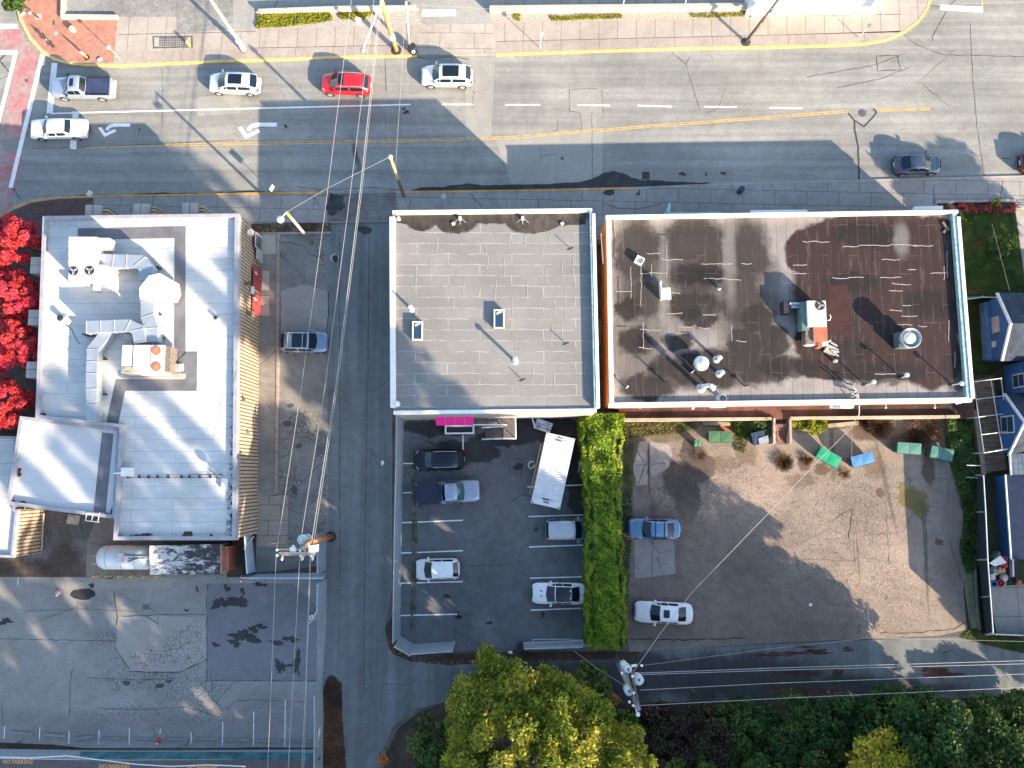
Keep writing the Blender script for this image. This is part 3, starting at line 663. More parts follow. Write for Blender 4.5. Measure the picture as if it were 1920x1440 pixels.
# ---------------------------------------------------- middle building
ZM, PM = 7.0, 7.28
mid = thing('flat_roofed_building', 'grey flat roofed building with white edging and a pink awning behind', 'building', P(920, 580, 0))
mp = PX([(736, 395), (1110, 391), (1119, 772), (737, 776)], PM)
MB().prism(mp, 0, ZM - .05).build('wall', plain('grey_wall', (.30, .29, .28), .85), mid)
m_rm = roofmat('grey_roofing', (.195, .195, .185), .885, 5.1, (.33, .33, .315), .028, 0, .30, z=ZM,
               blobs=[([(925, 405, 190, 15), (790, 412, 30, 22), (855, 416, 40, 23), (990, 416, 44, 23)], (.032, .026, .022), .95, (1.3, .7), .12)])
MB().sheet(inset([tuple(q)[:2] for q in (mp if area(mp) > 0 else mp[::-1])], .2), ZM).build('roof', m_rm, mid)
MB().sheet(PX(wiggle([(745, 398), (745, 419), (775, 420), (782, 432), (795, 434), (806, 424), (818, 422), (830, 434), (860, 438), (880, 428), (890, 419), (940, 417), (965, 422), (978, 434), (1000, 438), (1030, 432), (1050, 424), (1098, 420), (1098, 397)], .9, 7, 3), ZM + .012), ZM + .012).build('roof_stain', pavement('roof_damp', (.052, .046, .04), .45, .3), mid)
for u, v0, v1 in ((820, 445, 470), (896, 445, 460), (912, 463, 480), (955, 440, 465), (985, 442, 460), (1014, 440, 460), (1030, 442, 455), (807, 485, 525), (915, 480, 505), (945, 485, 520), (1025, 500, 530), (1055, 490, 545), (1060, 545, 600), (1040, 560, 590), (870, 525, 560), (990, 525, 560), (930, 525, 560), (780, 510, 545), (1055, 610, 640), (1000, 690, 720), (1040, 700, 740), (960, 560, 590), (850, 560, 590), (1075, 480, 520), (1035, 610, 650)):
    MB().strip(PX(wiggle([(u, v0), (u + (v0 % 3) - 1, v1)], .9, 7, u), ZM + .02), .05, ZM + .02).build('roof_wrinkle', plain('wrinkle_grey', (.33, .33, .31), .8) if u == 820 else bpy.data.materials['wrinkle_grey'], mid)
pw = MB()
a, b, c_, d = [Vector(q[:2]) for q in mp]
pw.curb([a + Vector((.0, -.14)), b + Vector((.0, -.14))], .28, ZM - .4, PM + .06)
pw.curb([a + Vector((-.02, -.5)), d + Vector((-.02, .5))], .42, ZM - .4, PM)
pw.curb([d + Vector((0, .12)), c_ + Vector((0, .12))], .26, ZM - .4, PM - .12)
pw.curb([b + Vector((.10, -.5)), c_ + Vector((.10, .3))], .26, ZM - .4, PM + .25)
pw.build('parapet', m_flash, mid)
MB().curb([b + Vector((-.12, -.3)), c_ + Vector((-.12, .3))], .17, ZM - .05, PM + .2).build('parapet_lining', m_teal, mid)
MB().curb([d + Vector((.3, .3)), c_ + Vector((-.3, .3))], .08, ZM, ZM + .06).build('edge_flashing', m_teal, mid)
# small bits on the roof of the middle building
def skylight(u, v, lab):
    t = thing('skylight', lab, 'skylight', P(u, v, ZM), 'skylights on the grey roof')
    c = P(u, v, ZM)
    MB().obox(c, 0, .82, 1.5, ZM, ZM + .38).build('curb', m_dark, t)
    MB().ring([(c.x - .42, c.y - .76), (c.x + .42, c.y - .76), (c.x + .42, c.y + .76), (c.x - .42, c.y + .76)], .1, ZM + .3, ZM + .46).build('frame', m_metalw, t)
    MB().obox(c, 0, .6, 1.3, ZM + .38, ZM + .43).build('pane', m_glassr, t)
    MB().obox((c.x, c.y + .52), .5, .5, .2, ZM + .43, ZM + .45).build('flashing', m_tan, t)
skylight(784, 622, 'small skylight near the lane side of the grey roof')
skylight(936, 600, 'small skylight in the centre of the grey roof')
def vent(u, v, z, h, r, lab, grp, cap='dome', du=0, dv=0, name='vent_pipe'):
    t = thing(name, lab, 'vent', P(u, v, z), grp); c = P(u, v, z)
    MB().cyl(c, c + Vector((0, 0, h)), r, n=12).build('pipe', m_galv, t)
    if cap == 'dome': MB().lathe((c.x, c.y, z + h), [(r * 1.5, -.06), (r * 1.7, 0), (r * 1.2, .1), (.01, .15)], 14).build('cap', m_metalw, t, True)
    if cap == 'plain': MB().lathe((c.x, c.y, z + h), [(r * 1.25, -.05), (r * 1.25, .03), (r * .8, .05)], 12).build('cap', m_dark, t)
    MB().lathe((c.x, c.y, z), [(r * 2.4, 0), (r * 2.2, .03), (r * 1.2, .12)], 14).build('flashing', m_galv, t)
    return t
GV = 'vent pipes on the grey roof'
vent(772, 580, ZM, 1.0, .11, 'vent pipe close to the lane side skylight on the grey roof', GV)
vent(966, 678, ZM, 1.6, .12, 'tall white capped vent pipe below the centre skylight', GV)
vent(744, 757, ZM, .3, .12, 'short vent at the lower lane corner of the grey roof', GV)
vent(748, 411, ZM, .4, .07, 'bent vent at the street corner of the grey roof', GV)
for u, v, h in ((1070, 467, .7), (1061, 645, .7), (980, 713, .6)):
    c = P(u, v, ZM)
    o = MB().cyl(c, c + Vector((.0, 0, h)), .035, n=6).obox(c, .4, .5, .03, ZM, ZM + .05).build('anchor_post', m_dark)
    tag(o, {1070: 'thin anchor post near the orange wall side of the grey roof, nearest the street', 1061: 'thin anchor post on the grey roof beside the shaded parapet, middle one', 980: 'thin anchor post on the grey roof below the tall capped vent'}[u], 'post', 'anchor posts on the grey roof')
def rooflight(u, v, lab):
    t = thing('floodlight', lab, 'floodlight', P(u, v, ZM), 'floodlights on the street edge of the grey roof'); c = P(u, v, ZM)
    MB().obox(c, 0, .2, .2, ZM, ZM + .45).build('housing', m_metalw, t)
    br = MB()
    for s in (-1, 1): br.tube([c + Vector((0, 0, .4)), c + Vector((s * .5, -.3, 0))], .016)
    br.tube([c + Vector((0, 0, .4)), c + Vector((0, -.45, 0))], .016)
    br.build('bracket', m_galv, t)
    MB().obox((c.x - .55 if u < 900 else c.x + 3.2, c.y - .4), .5, .25, .2, ZM, ZM + .15).build('ballast', m_metalw, t)
rooflight(863, 411, 'braced floodlight on the street edge of the grey roof, by the smaller stain')
rooflight(980, 411, 'braced floodlight on the street edge of the grey roof, nearer the orange wall')

# awning, deck and stair at the back of the middle building
m_pink = plain('pink_canvas', (.70, .015, .22), .55, var=.08)
aw = MB(); z1, z2 = 3.6, 2.9
bw_ = lambda u, v, z: P(u, v, z)
aw.add([bw_(816, 776, z1), bw_(888, 775, z1), bw_(888, 796, z2), bw_(818, 797, z2), bw_(888, 797, z2 - .3), bw_(818, 798, z2 - .3)], [(0, 1, 2, 3), (3, 2, 4, 5), (0, 3, 5), (1, 4, 2)])
o = aw.build('awning', m_pink, mid)
wl = MB()
for k in range(1, 4):
    wl.cyl(bw_(816 + 18 * k, 776, z1 + .01), bw_(818 + 17.5 * k, 797, z2 + .01), .03, n=6)
wl.build('awning_rib', plain('pink_seam', (.78, .12, .36), .5), mid)
dk = thing('back_deck', 'grey timber deck and steps with white handrails behind the grey roofed building', 'deck', P(930, 800, 0))
ZD = 1.5
MB().prism(PX([(888, 776), (968, 775), (968, 824), (944, 824), (944, 797), (888, 797)], ZD), ZD - .2, ZD).build('deck_boards', plain('deck_wood', (.10, .095, .09), .85, var=.3, scale=4), dk)
stp = MB()
for k in range(8):
    z = ZD - .19 * k
    a1, a2 = P(942.5 - 4.6 * k, 800, z), P(942.5 - 4.6 * (k + 1), 822, z)
    stp.box(a2.x, a1.x, a2.y, a1.y, z - .24, z - .19)
stp.build('step', m_woodgrey, dk)
rl = MB()
for pl in ([(887, 796.5), (950, 796.5)], [(903, 801.5), (942, 799.5)], [(904, 823.5), (944, 822), (967, 822), (966, 776)]):
    q = PX(pl, ZD + .9)
    if pl[0][0] in (903, 904): q[0] = P(pl[0][0], pl[0][1], 1.0)
    rl.curb(q, .10, ZD + .8, ZD + .9) if pl[0][0] == 887 else rl.tube(q, .06)
    for k in q: rl.cyl((k.x, k.y, max(0, k.z - 1)), k, .04)
rl.build('handrail', m_flash, dk)
sc = thing('screen_enclosure', 'dark topped enclosure with white frame in front of pink awning', 'enclosure', P(860, 804, 0))
q = PX([(834, 797), (889, 797), (889, 813.5), (834, 814)], 1.1)
MB().prism(q, 0, .95).build('panel', m_dark, sc)
MB().ring(q, .13, 0, 1.1, .9).build('frame', m_flash, sc)
# things standing behind: stack, planks
bx = thing('stacked_panels', 'stack of pale blue white panels by the shipping container', 'panels', P(1019, 797, 0))
c = P(1019, 798, .5)
MB().obox(c, R(-20), 1.45, .9, .02, .5).build('panel', plain('bluish_white', (.55, .58, .66), .6), bx)
for k in (-.22, .03): 
    MB().obox((c.x + math.sin(R(20)) * k, c.y + k * math.cos(R(20))), R(-20), 1.42, .05, .5, .506).build('gap', m_dark, bx)
for k, dx in ((.25, .35), (-.1, -.35), (-.3, -.4), (-.15, .4)):
    MB().obox((c.x + math.sin(R(20)) * k + dx, c.y + k - dx * .36), R(-20), .35, .06, .5, .51).build('printed_mark', m_black, bx)
tag(MB().tube(PX([(996, 780), (1000, 790), (1003, 803)], .7), .07).build('bent_board', m_flash), 'bent white board leaning near the stacked panels', 'board')
tag(MB().obox(P(1074, 778, .8), R(-8), .9, .5, 0, .8).build('storage_box', plain('bluegrey_plastic', (.30, .34, .38), .6)), 'grey storage box tucked against the back wall beside the hedge', 'box')
tag(MB().lathe((*P(997, 776)[:2], 0), [(.3, 0), (.36, .7), (.3, .72)], 14).build('waste_bin', plain('purple_plastic', (.07, .06, .16), .5)), 'small dark bin beside the white handrail', 'bin')

# ---------------------------------------------------- right-hand building
ZR, PR = 4.2, 4.6
rb = thing('long_shop_building', 'long low building with a dark wet patched roof and an orange end wall', 'building', P(1480, 580, 0))
rp = PX([(1136, 404), (1796, 394), (1824, 752), (1142, 762)], PR)
a, b, c_, d = [Vector(q[:2]) for q in rp]
MB().prism([a + Vector((.15, -.1)), b + Vector((-.1, -.1)), c_ + Vector((-.1, .1)), d + Vector((.15, .1))], 0, ZR - .05).build('wall', plain('brown_render', (.22, .11, .075), .85, var=.2), rb)
MB().add([(a.x + .02, a.y - .1, 0), (d.x + .02, d.y + .1, 0), (d.x + .02, d.y + .1, ZR + .1), (a.x + .02, a.y - .1, ZR + .1)], [(0, 1, 2, 3)]).build('end_wall', plain('orange_render', (.80, .24, .06), .8, var=.15), rb)
wet1 = (.015, .012, .011); wetr = (.026, .0125, .0115)
m_rr = roofmat('patched_roofing', (.225, .205, .19), .86, 4.2, (.11, .10, .095), .013, PI / 2, .30, z=ZR, mott=.14, streak=(.35, 3.0, 1), freq=3, offs=.37, rough=.7, spec=.3,
    seamdark=(30, .86, .022, .5, PI / 2),
    blobs=[([(1640, 570, 160, 140), (1530, 475, 56, 55), (1700, 550, 112, 165), (1610, 685, 125, 32), (1760, 470, 52, 75), (1640, 432, 135, 34), (1560, 640, 75, 60), (1740, 660, 70, 70)], wetr, 1.0, (.35, 1.6), .07),
           ([(1200, 560, 56, 150), (1300, 520, 110, 110), (1400, 560, 66, 150), (1300, 690, 140, 40), (1180, 640, 40, 90)], (.075, .066, .06), .75, (.5, 1.6), .25),
           ([(1195, 470, 46, 66), (1290, 450, 44, 46), (1310, 440, 60, 30), (1405, 470, 40, 66), (1300, 520, 50, 40), (1390, 560, 46, 60), (1200, 560, 40, 40), (1330, 470, 30, 60)], (.024, .019, .016), .9, (.7, 2.2), .32),
           ([(1190, 640, 34, 28), (1250, 690, 34, 22), (1215, 725, 54, 26), (1300, 572, 55, 25), (1310, 600, 40, 14), (1430, 690, 54, 34), (1395, 650, 34, 44), (1450, 640, 30, 34), (1300, 695, 54, 34), (1345, 690, 44, 40), (1180, 580, 26, 22), (1270, 640, 30, 16), (1310, 515, 46, 22), (1420, 600, 34, 30)], wet1, .95, (.9, 1.6), .22),
           ([(1620, 440, 60, 24), (1740, 570, 46, 28), (1590, 655, 50, 24), (1650, 700, 100, 20), (1790, 700, 25, 40), (1600, 530, 50, 22), (1330, 520, 50, 16), (1290, 590, 30, 14), (1200, 640, 16, 10), (1480, 690, 60, 20)], (.008, .007, .007), .8, (.9, 1.6), .3),
           ([(1246, 545, 10, 90), (1368, 480, 12, 90), (1690, 450, 14, 34)], (.16, .148, .14), .7, (.9, .8), .5)])
MB().sheet([a + Vector((.3, -.3)), b + Vector((-.3, -.3)), c_ + Vector((-.3, .2)), d + Vector((.3, .2))], ZR).build('roof', m_rr, rb)
pw = MB()
pw.curb([a + Vector((0, -.12)), b + Vector((0, -.12))], .26, ZR - .4, PR + .05)
pw.curb([a + Vector((.22, -.2)), d + Vector((.22, .2))], .36, ZR - .3, PR)
pw.curb([d + Vector((0, .12)), c_ + Vector((0, .12))], .36, ZR - .4, PR - .1)
pw.curb([b + Vector((-.02, -.6)), c_ + Vector((-.02, .2))], .28, ZR - .4, PR + .1)
pw.build('parapet', m_flash, rb)
MB().curb([b + Vector((-.32, -.2)), c_ + Vector((-.32, .3))], .34, ZR - .05, PR + .02).build('parapet_lining', m_teal, rb)
for k, (u0, u1, v) in enumerate(((1246, 1354, 401), (1408, 1514, 397), (1715, 1768, 390))):
    MB().prism(PX([(u0, v - 3), (u1, v - 4), (u1, v + 3), (u0, v + 4)], 3.6), 3.2, 3.6).build('sign_canopy', m_flash if k else m_teal, rb)
# white ridges where the roofing has wrinkled
for k, q in enumerate(([(1552, 535), (1590, 534), (1592, 602), (1554, 603)], [(1552, 603.5), (1592, 602.5), (1593, 628), (1553, 629)])): MB().sheet(PX(wiggle(q + [q[0]], .4, 12, k)[:-1], ZR + .012), ZR + .012).build('roof_patch', plain('red_brown_patch', (.034, .013, .010), .7, var=.25), rb)
m_wrk = plain('wrinkle_white', (.36, .34, .32), .8, var=.25, scale=4)
rr = random.Random(5)
for u, v, l in ((1530, 453, 50), (1595, 461, 30), (1640, 459, 60), (1695, 460, 50), (1730, 460, 40), (1500, 497, 26), (1500, 513, 24), (1480, 530, 20), (1670, 487, 34), (1710, 505, 16), (1760, 512, 30), (1590, 521, 60), (1670, 520, 40), (1690, 533, 36), (1680, 546, 26), (1700, 572, 16), (1680, 582, 24), (1705, 592, 30), (1695, 609, 30), (1730, 611, 16), (1345, 495, 60), (1400, 495, 20), (1225, 476, 26), (1260, 487, 40), (1375, 525, 30), (1340, 523, 40), (1225, 512, 50), (1255, 550, 40), (1170, 547, 30), (1265, 588, 30), (1330, 590, 24), (1220, 619, 40), (1285, 614, 24), (1320, 616, 20), (1390, 640, 20), (1210, 653, 26), (1660, 750 - 50, 40)):
    MB().strip(PX(wiggle([(u - l / 2, v + rr.uniform(-1, 1)), (u + l / 2, v + rr.uniform(-1, 1))], 1.3, 8, int(u)), ZR + .02), .05, ZR + .02).build('roof_wrinkle', m_wrk, rb)
for u, v0, v1 in ((1183, 500, 560), (1202, 500, 575), (1222, 495, 520), (1206, 605, 655), (1372, 610, 640), (1250, 460, 520), (1770, 500, 525), (1776, 470, 520), (1779, 600, 640), (1790, 660, 690), (1300, 610, 640)):
    MB().strip(PX(wiggle([(u, v0), (u, v1)], 1.0, 8, int(u)), ZR + .02), .04, ZR + .02).build('roof_wrinkle', m_wrk, rb)
for k, pts in enumerate(([(1148, 410), (1152, 450), (1150, 480), (1158, 490), (1155, 505)], [(1142, 412), (1147, 470), (1145, 520)], [(1158, 517), (1160, 545), (1159, 572)], [(1231, 440), (1251, 440)], [(1635, 400), (1638, 480), (1637, 490)], [(1420, 567), (1440, 567)], [(1398, 578), (1418, 578)], [(1640, 489), (1660, 489), (1659, 494)], [(1155, 612), (1175, 612)], [(1276, 623), (1296, 623)])):
    MB().strip(PX(wiggle(pts, .8, 8, k), ZR + .018), .07, ZR + .018).build('roof_tear', m_dark, rb)

GR = 'vents and pipes on the dark patched roof'
# round kitchen fan
def fan(u, v, r, h, lab, box):
    t = thing('exhaust_fan', lab, 'fan', P(u, v, ZR), 'exhaust fans on the dark patched roof'); c = P(u, v, ZR)
    if box:
        MB().obox((c.x, c.y), 0, 1.3, 1.3, ZR, ZR + .9).build('curb', plain('fan_base', (.07, .12, .12), .6), t)
        MB().lathe((c.x, c.y, ZR), [(.62, .9), (.78, 1.2), (.82, 1.7), (.78, 1.72), (.74, 1.4), (.6, 1.3)], 28).build('housing', m_galv, t, True)
        MB().lathe((c.x, c.y, ZR), [(.5, 1.3), (.5, 1.5), (.35, 1.62), (.01, 1.68)], 24).build('dome', m_metalw, t, True)
    else:
        MB().lathe((c.x, c.y, ZR), [(.5, 0), (.5, .7), (.62, .75), (.62, 1.0), (.5, 1.02)], 24).build('housing', m_galv, t, True)
        MB().lathe((c.x, c.y, ZR), [(.54, 1.02), (.56, 1.2), (.4, 1.3), (.2, 1.32), (.18, 1.4), (.01, 1.42)], 24).build('dome', m_metalw, t, True)
        MB().obox((c.x - .55, c.y - .6), R(40), .4, .05, ZR, ZR + .4).build('bracket', m_metalw, t)
fan(1310, 684, .6, 1.2, 'round white mushroom fan beside two capped pipes', False)
fan(1690, 640, .8, 1.7, 'round steel upblast fan on a teal base', True)
vent(1343, 674, ZR, 1.1, .13, 'capped pipe level with the round white fan, nearer the street', GR)
vent(1348, 701, ZR, 1.0, .13, 'capped pipe just below its twin beside the white fan', GR)
# gooseneck
t = thing('gooseneck_vent', 'tall curved twin mouthed white gooseneck vent near the rear roof edge', 'vent', P(1314, 728, ZR), GR); c = P(1314, 728, ZR)
MB().tube([c, c + Vector((0, 0, 2.2)), c + Vector((.12, -.03, 2.45)), c + Vector((.35, -.1, 2.5)), c + Vector((.5, -.2, 2.3)), c + Vector((.5, -.28, 1.9))], .17, 12).build('pipe', m_metalw, t, True)
MB().lathe((c.x, c.y, ZR), [(.4, 0), (.38, .03), (.2, .15)], 14).build('flashing', m_galv, t)
vent(1334, 727, ZR, 1.9, .08, 'thin pipe beside the gooseneck vent', GR, 'plain')
vent(1353, 748, ZR, .5, .2, 'squat open ring vent against the rear parapet', GR, 'plain')
vent(1348, 541, ZR, .5, .07, 'small dark pipe alone on the middle of the patched roof', GR, 'plain')
for u, v, h, lab in ((1247, 717, 1.2, 'dark bracket post with cross arm on the roof below the white fan'), (1174, 727, 1.1, 'white knobbed post at the hedge end of the rear roof edge'), (1396, 724, .9, 'small stub pipe on the pale strip of roof')):
    t = thing('roof_post', lab, 'post', P(u, v, ZR), 'posts on the dark patched roof'); c = P(u, v, ZR)
    MB().cyl(c, c + Vector((0, 0, h)), .06, n=8).build('pole', m_dark if u != 1174 else m_metalw, t)
    MB().obox(c, .1, .5, .08, ZR + h * .5, ZR + h * .5 + .08).build('arm', m_dark, t)
for u, v, du, dv, lab in ((1622, 722, 16, -6, 'bracketed lamp on the rear roof edge nearest the tangled cables'), (1690, 708, 10, -5, 'bracketed lamp set back from the rear roof edge, in the centre'), (1785, 722, 18, -3, 'bracketed lamp at the rear corner by the teal parapet')):
    t = thing('roof_lamp', lab, 'lamp', P(u, v, ZR), 'lamps along the rear edge of the patched roof'); c = P(u, v, ZR); e = P(u + du, v + dv, ZR + 1.5)
    MB().tube([c, c + Vector((0, 0, 1.3)), e], .05, 8).build('pole', m_metalw, t)
    MB().lathe(e, [(.05, -.1), (.17, -.08), (.19, .05), (.01, .14)], 14).build('lamp_head', m_metalw, t, True)
    MB().obox(c, .2, .5, .1, ZR, ZR + .08).build('foot', m_dark, t)
# white box with stand
t = thing('satellite_box', 'white square unit on a small stand casting a dark shadow', 'roof unit', P(1243, 562, ZR)); c = P(1247, 559, ZR)
MB().obox((c.x, c.y + .25), R(3), .72, .95, ZR + .5, ZR + .66).build('panel', m_metalw, t)
lg = MB()
for sx in (-.3, .3):
    for sy in (-.15, .6): lg.cyl((c.x + sx, c.y + sy, ZR), (c.x + sx, c.y + sy, ZR + .5), .04)
lg.build('leg', m_metalw, t)
MB().obox((c.x - .42, c.y + .55), R(3), .08, 1.5, ZR, ZR + .75).build('side_panel', m_metalw, t)
# crate
t = thing('plastic_crate', 'white lattice crate lying alone on the patched roof', 'crate', P(1198, 490, ZR)); c = P(1198, 490, ZR)
MB().ring([tuple(c.to_2d() + Matrix.Rotation(R(-28), 2) @ Vector(q)) for q in ((-.35, -.3), (.35, -.3), (.35, .3), (-.35, .3))], .06, ZR, ZR + .45, ZR + .02).build('rim', m_metalw, t)
ls = MB()
for k in (-.2, 0, .2): ls.obox((c.x + k * .88, c.y - k * .47), R(-28), .08, .6, ZR + .2, ZR + .25); ls.obox((c.x + k * .4, c.y + k * .75), R(-28), .7, .08, ZR + .21, ZR + .26)
ls.build('lattice', m_metalw, t); MB().obox(c, R(-28), .6, .5, ZR + .02, ZR + .05).build('base', m_dark, t)
# air conditioner with red panel
t = thing('air_conditioner', 'white and teal air conditioner with a fan and a rusty red end', 'air conditioner', P(1520, 610, ZR)); c = P(1523, 600, ZR + .05)
def ab(u0, u1, v0, v1, z0, z1): 
    p, q = P(u0, v1, z1), P(u1, v0, z1); return MB().box(p.x, q.x, p.y, q.y, z0, z1)
ab(1515.5, 1548, 564, 612, ZR + .3, ZR + 1.6).build('cabinet', m_metalw, t)
ab(1504, 1515.3, 566, 619, ZR + .3, ZR + 1.35).build('side_panel', plain('teal_panel', (.10, .165, .15), .6), t)
ab(1526, 1551, 612.3, 640, ZR + .3, ZR + 1.4).build('rust_panel', m_rust, t)
ab(1511, 1525.6, 616, 645, ZR + .3, ZR + 1.2).build('intake_grille', m_woodgrey, t)
ab(1512, 1551, 640.3, 647, ZR + .3, ZR + .9).build('sill', m_flash, t)
ab(1534, 1542, 642, 651, ZR + .3, ZR + 1.1).build('spout', m_rust, t)
fc = P(1537.5, 573, ZR + 1.6)
MB().lathe((fc.x, fc.y, ZR + 1.6), [(.40, 0.002), (.40, .05), (.36, .06)], 24).build('fan_guard', m_dark, t)
fb_ = MB()
for k in range(3): fb_.obox((fc.x + .17 * math.cos(k * 2.1), fc.y + .17 * math.sin(k * 2.1)), k * 2.1, .26, .14, ZR + 1.662, ZR + 1.67)
fb_.lathe((fc.x, fc.y, ZR + 1.6), [(.09, .06), (.08, .1)], 12).build('fan_blade', plain('fan_grey', (.3, .25, .25), .5), t)
ab(1481, 1505, 567, 571, ZR + .5, ZR + 1.0).build('duct', m_galv, t); ab(1484, 1505, 573, 577, ZR + .5, ZR + .9).build('duct', m_galv, t)
ab(1470, 1483, 564, 587, ZR, ZR + .9).build('drip_box', m_dark, t)
MB().tube(PX([(1556, 590), (1558, 595), (1556, 600), (1552, 601)], ZR + .2), .03).build('drain_hose', m_flash, t)
ft = MB()
for u in (1508, 1546):
    for v in (575, 640): p = P(u, v, ZR); ft.box(p.x - .08, p.x + .08, p.y - .08, p.y + .08, ZR, ZR + .3)
ft.build('leg', m_dark, t)
# scrap boards beside it
t = thing('scrap_boards', 'loose grey boards heaped below the rusty end of the air conditioner', 'boards', P(1560, 655, ZR))
MB().prism(PX([(1553, 645), (1573, 655), (1566, 667), (1545, 659)], ZR + .3), ZR, ZR + .3).build('sheet_board', plain('grey_board', (.33, .33, .31), .8, var=.2), t)
for k, (p, q) in enumerate((((1544, 648), (1558, 638)), ((1558, 642), (1570, 649)), ((1558, 657), (1573, 660)), ((1562, 660), (1572, 668)))):
    MB().curb(PX([p, q], ZR + .35), .14, ZR + .31, ZR + .37 + k * .01).build('batten', plain('pale_wood', (.50, .46, .40), .8) if not k else m_tan, t)
MB().lathe((*P(1563, 678, ZR)[:2], ZR), [(.1, 0), (.13, .5), (.01, .6)], 12).build('stub_vent', m_metalw, t)
# lumber near the corner
for k, (p, q, lab) in enumerate((((1770, 436), (1779, 425), 'short dark plank leaning against another near the teal parapet, lower one'), ((1768, 416), (1779, 432), 'short dark plank near the teal parapet, upper one'))):
    tag(MB().curb(PX([p, q], ZR + .15), .18, ZR, ZR + .12 + .05 * k).build('plank', m_woodgrey), lab, 'plank', 'planks on the patched roof')
# heaped cable at the rear edge
cb = MB(); rr = random.Random(9)
pth = [(1604, 718), (1600, 726), (1606, 733), (1598, 738), (1609, 744), (1604, 748)]
cb.tube([P(u, v, ZR + .5 + .3 * (i % 2)) for i, (u, v) in enumerate(pth)], .035)
cb.tube([P(1594, 730, ZR + .1), P(1597, 745, ZR + .6), P(1609, 738, ZR + .9), P(1611, 760, 4.7), P(1611, 775, 3.2), P(1608, 785, 2.6)], .04)
tag(cb.build('cable_tangle', plain('grey_cable', (.42, .40, .37), .7)), 'tangled grey cables drooping over the rear roof edge', 'cable')
wp = MB()
for (u, v) in ((1588, 719), (1592, 730)): wp.cyl(P(u, v, ZR), P(u + 10, v + 2, ZR + 1.2), .05)
tag(wp.build('conduit_mast', m_dark), 'two slim dark masts holding cables above the rear roof edge', 'mast')

# rear terrace of the long building with its low wall and steps
ter = thing('rear_terrace', 'dark brown terrace with a pale low wall and steps behind the long building', 'terrace', P(1480, 780, 0))
ZT = .8
MB().prism(PX([(1160, 755), (1830, 745), (1830, 784), (1160, 788)], ZT), 0, ZT).build('floor', pavement('terrace_concrete', (.125, .062, .045), .3, .3, blobs=[([(1740, 768, 80, 20), (1620, 770, 60, 20), (1240, 768, 20, 18)], (.03, .025, .023), .8, (1, 1), .3)]), ter)
lw = MB()
for pl in ([(1160, 787), (1447, 785)], [(1482, 784), (1800, 781)]):
    lw.curb(PX(pl, ZT + .35), .25, 0, ZT + .35)
for pl in ([(1452, 784), (1452, 832)], [(1482, 783), (1483, 832)]):
    lw.curb(PX(pl, ZT + .25), .2, 0, ZT + .25)
lw.build('low_wall', pavement('low_wall_concrete', (.36, .32, .25), .15, .2), ter)
st_ = MB()
for k in range(6):
    z = ZT - .14 * k; p, q = P(1453.5, 795 + 6.4 * (k + 1), z), P(1480.5, 795 + 6.4 * k, z)
    st_.box(p.x, q.x, p.y, q.y, 0, z)
st_.build('step', pavement('step_concrete', (.17, .105, .08), .2, .3), ter)
MB().tube([P(1455, 797, 1.6), P(1461, 828, .9)], .03).cyl(P(1455, 797, .7), P(1455, 797, 1.6), .03).cyl(P(1461, 828, 0), P(1461, 828, .9), .03).build('handrail', plain('red_rail', (.40, .05, .05), .5), ter)
m_timber = plain('sleeper_timber', (.30, .24, .17), .85, var=.25)
tag(MB().curb(PX([(1318, 793), (1370, 795)], .4), .3, 0, .35).build('timber_edge', m_timber), 'timber edging beam behind the dark green dumpster', 'timber')
tag(MB().curb(PX([(1538, 800), (1600, 794), (1610, 793)], .4), .35, 0, .4).build('timber_edge', m_timber), 'timber edging beam beneath the cable tangle', 'timber')
tag(MB().curb(PX([(1350, 798), (1376, 815)], .2), .3, 0, .2).build('brick_kerb', plain('brick_red', (.34, .12, .06), .85)), 'short red brick kerb beside the dark green dumpster', 'kerb')
for u, lab in ((1200, 'small white lamp on the terrace nearest the hedge'), (1299, 'round white lamp above the dark green dumpster'), (1661, 'tiny white lamp under the roof edge above the teal dumpsters'), (1753, 'tiny white lamp under the roof edge near the ivy corner')):
    c = P(u, 764, 2.6)
    tag(MB().lathe((c.x, c.y, 2.45), [(.02, 0), (.17 if u == 1299 else .09, .08), (.12 if u == 1299 else .07, .2), (.01, .24)], 12).tube([c, (c.x, c.y + .6, 2.6)], .025).build('wall_lamp', m_metalw, None, True), lab, 'lamp', 'lamps on the rear wall')
# sign over the back door
sg = thing('shop_sign', 'faded blue and white sign board under the rear roof edge', 'sign', P(1575, 761, 3))
MB().prism(PX([(1556, 758), (1603, 757), (1600, 766), (1556, 765)], 3.0), 2.85, 3.0).build('board', plain('pale_board', (.55, .54, .5), .7, var=.2), sg)
MB().prism(PX([(1561, 761), (1576, 760.5), (1575, 765), (1562, 765)], 3.02), 3.0, 3.02).build('blue_panel', plain('faded_blue', (.12, .22, .42), .7), sg)
sg = thing('roof_signboard', 'white board jutting out over the rear door nearest the dark green dumpster', 'board', P(1345, 765, 3))
MB().prism(PX([(1330, 761), (1362, 760), (1361, 764), (1332, 765)], 3.1), 3.0, 3.1).build('board', m_flash, sg)
MB().prism(PX([(1450, 757.5), (1470, 757), (1472, 760), (1452, 760.5)], 3.1), 3.0, 3.1).build('gutter_piece', m_flash, rb)
MB().prism(PX([(1790, 752), (1822, 745), (1824, 750), (1795, 758)], 4.2), 4.0, 4.12).build('gutter_piece', m_flash, rb)
fb2 = thing('freestanding_fence', 'dark narrow gap fence between the two flat roofed buildings', 'fence', P(1122, 560, 0))
MB().curb(PX([(1114, 447), (1132, 447)], 1.8), .1, 0, 1.8).build('panel', m_tan, fb2)
tag(MB().obox(P(1124, 625, .4), R(85), 2.6, .35, .02, .5).build('timber_pile', m_woodgrey), 'old timber stacked in the gap beside the orange wall', 'timber')
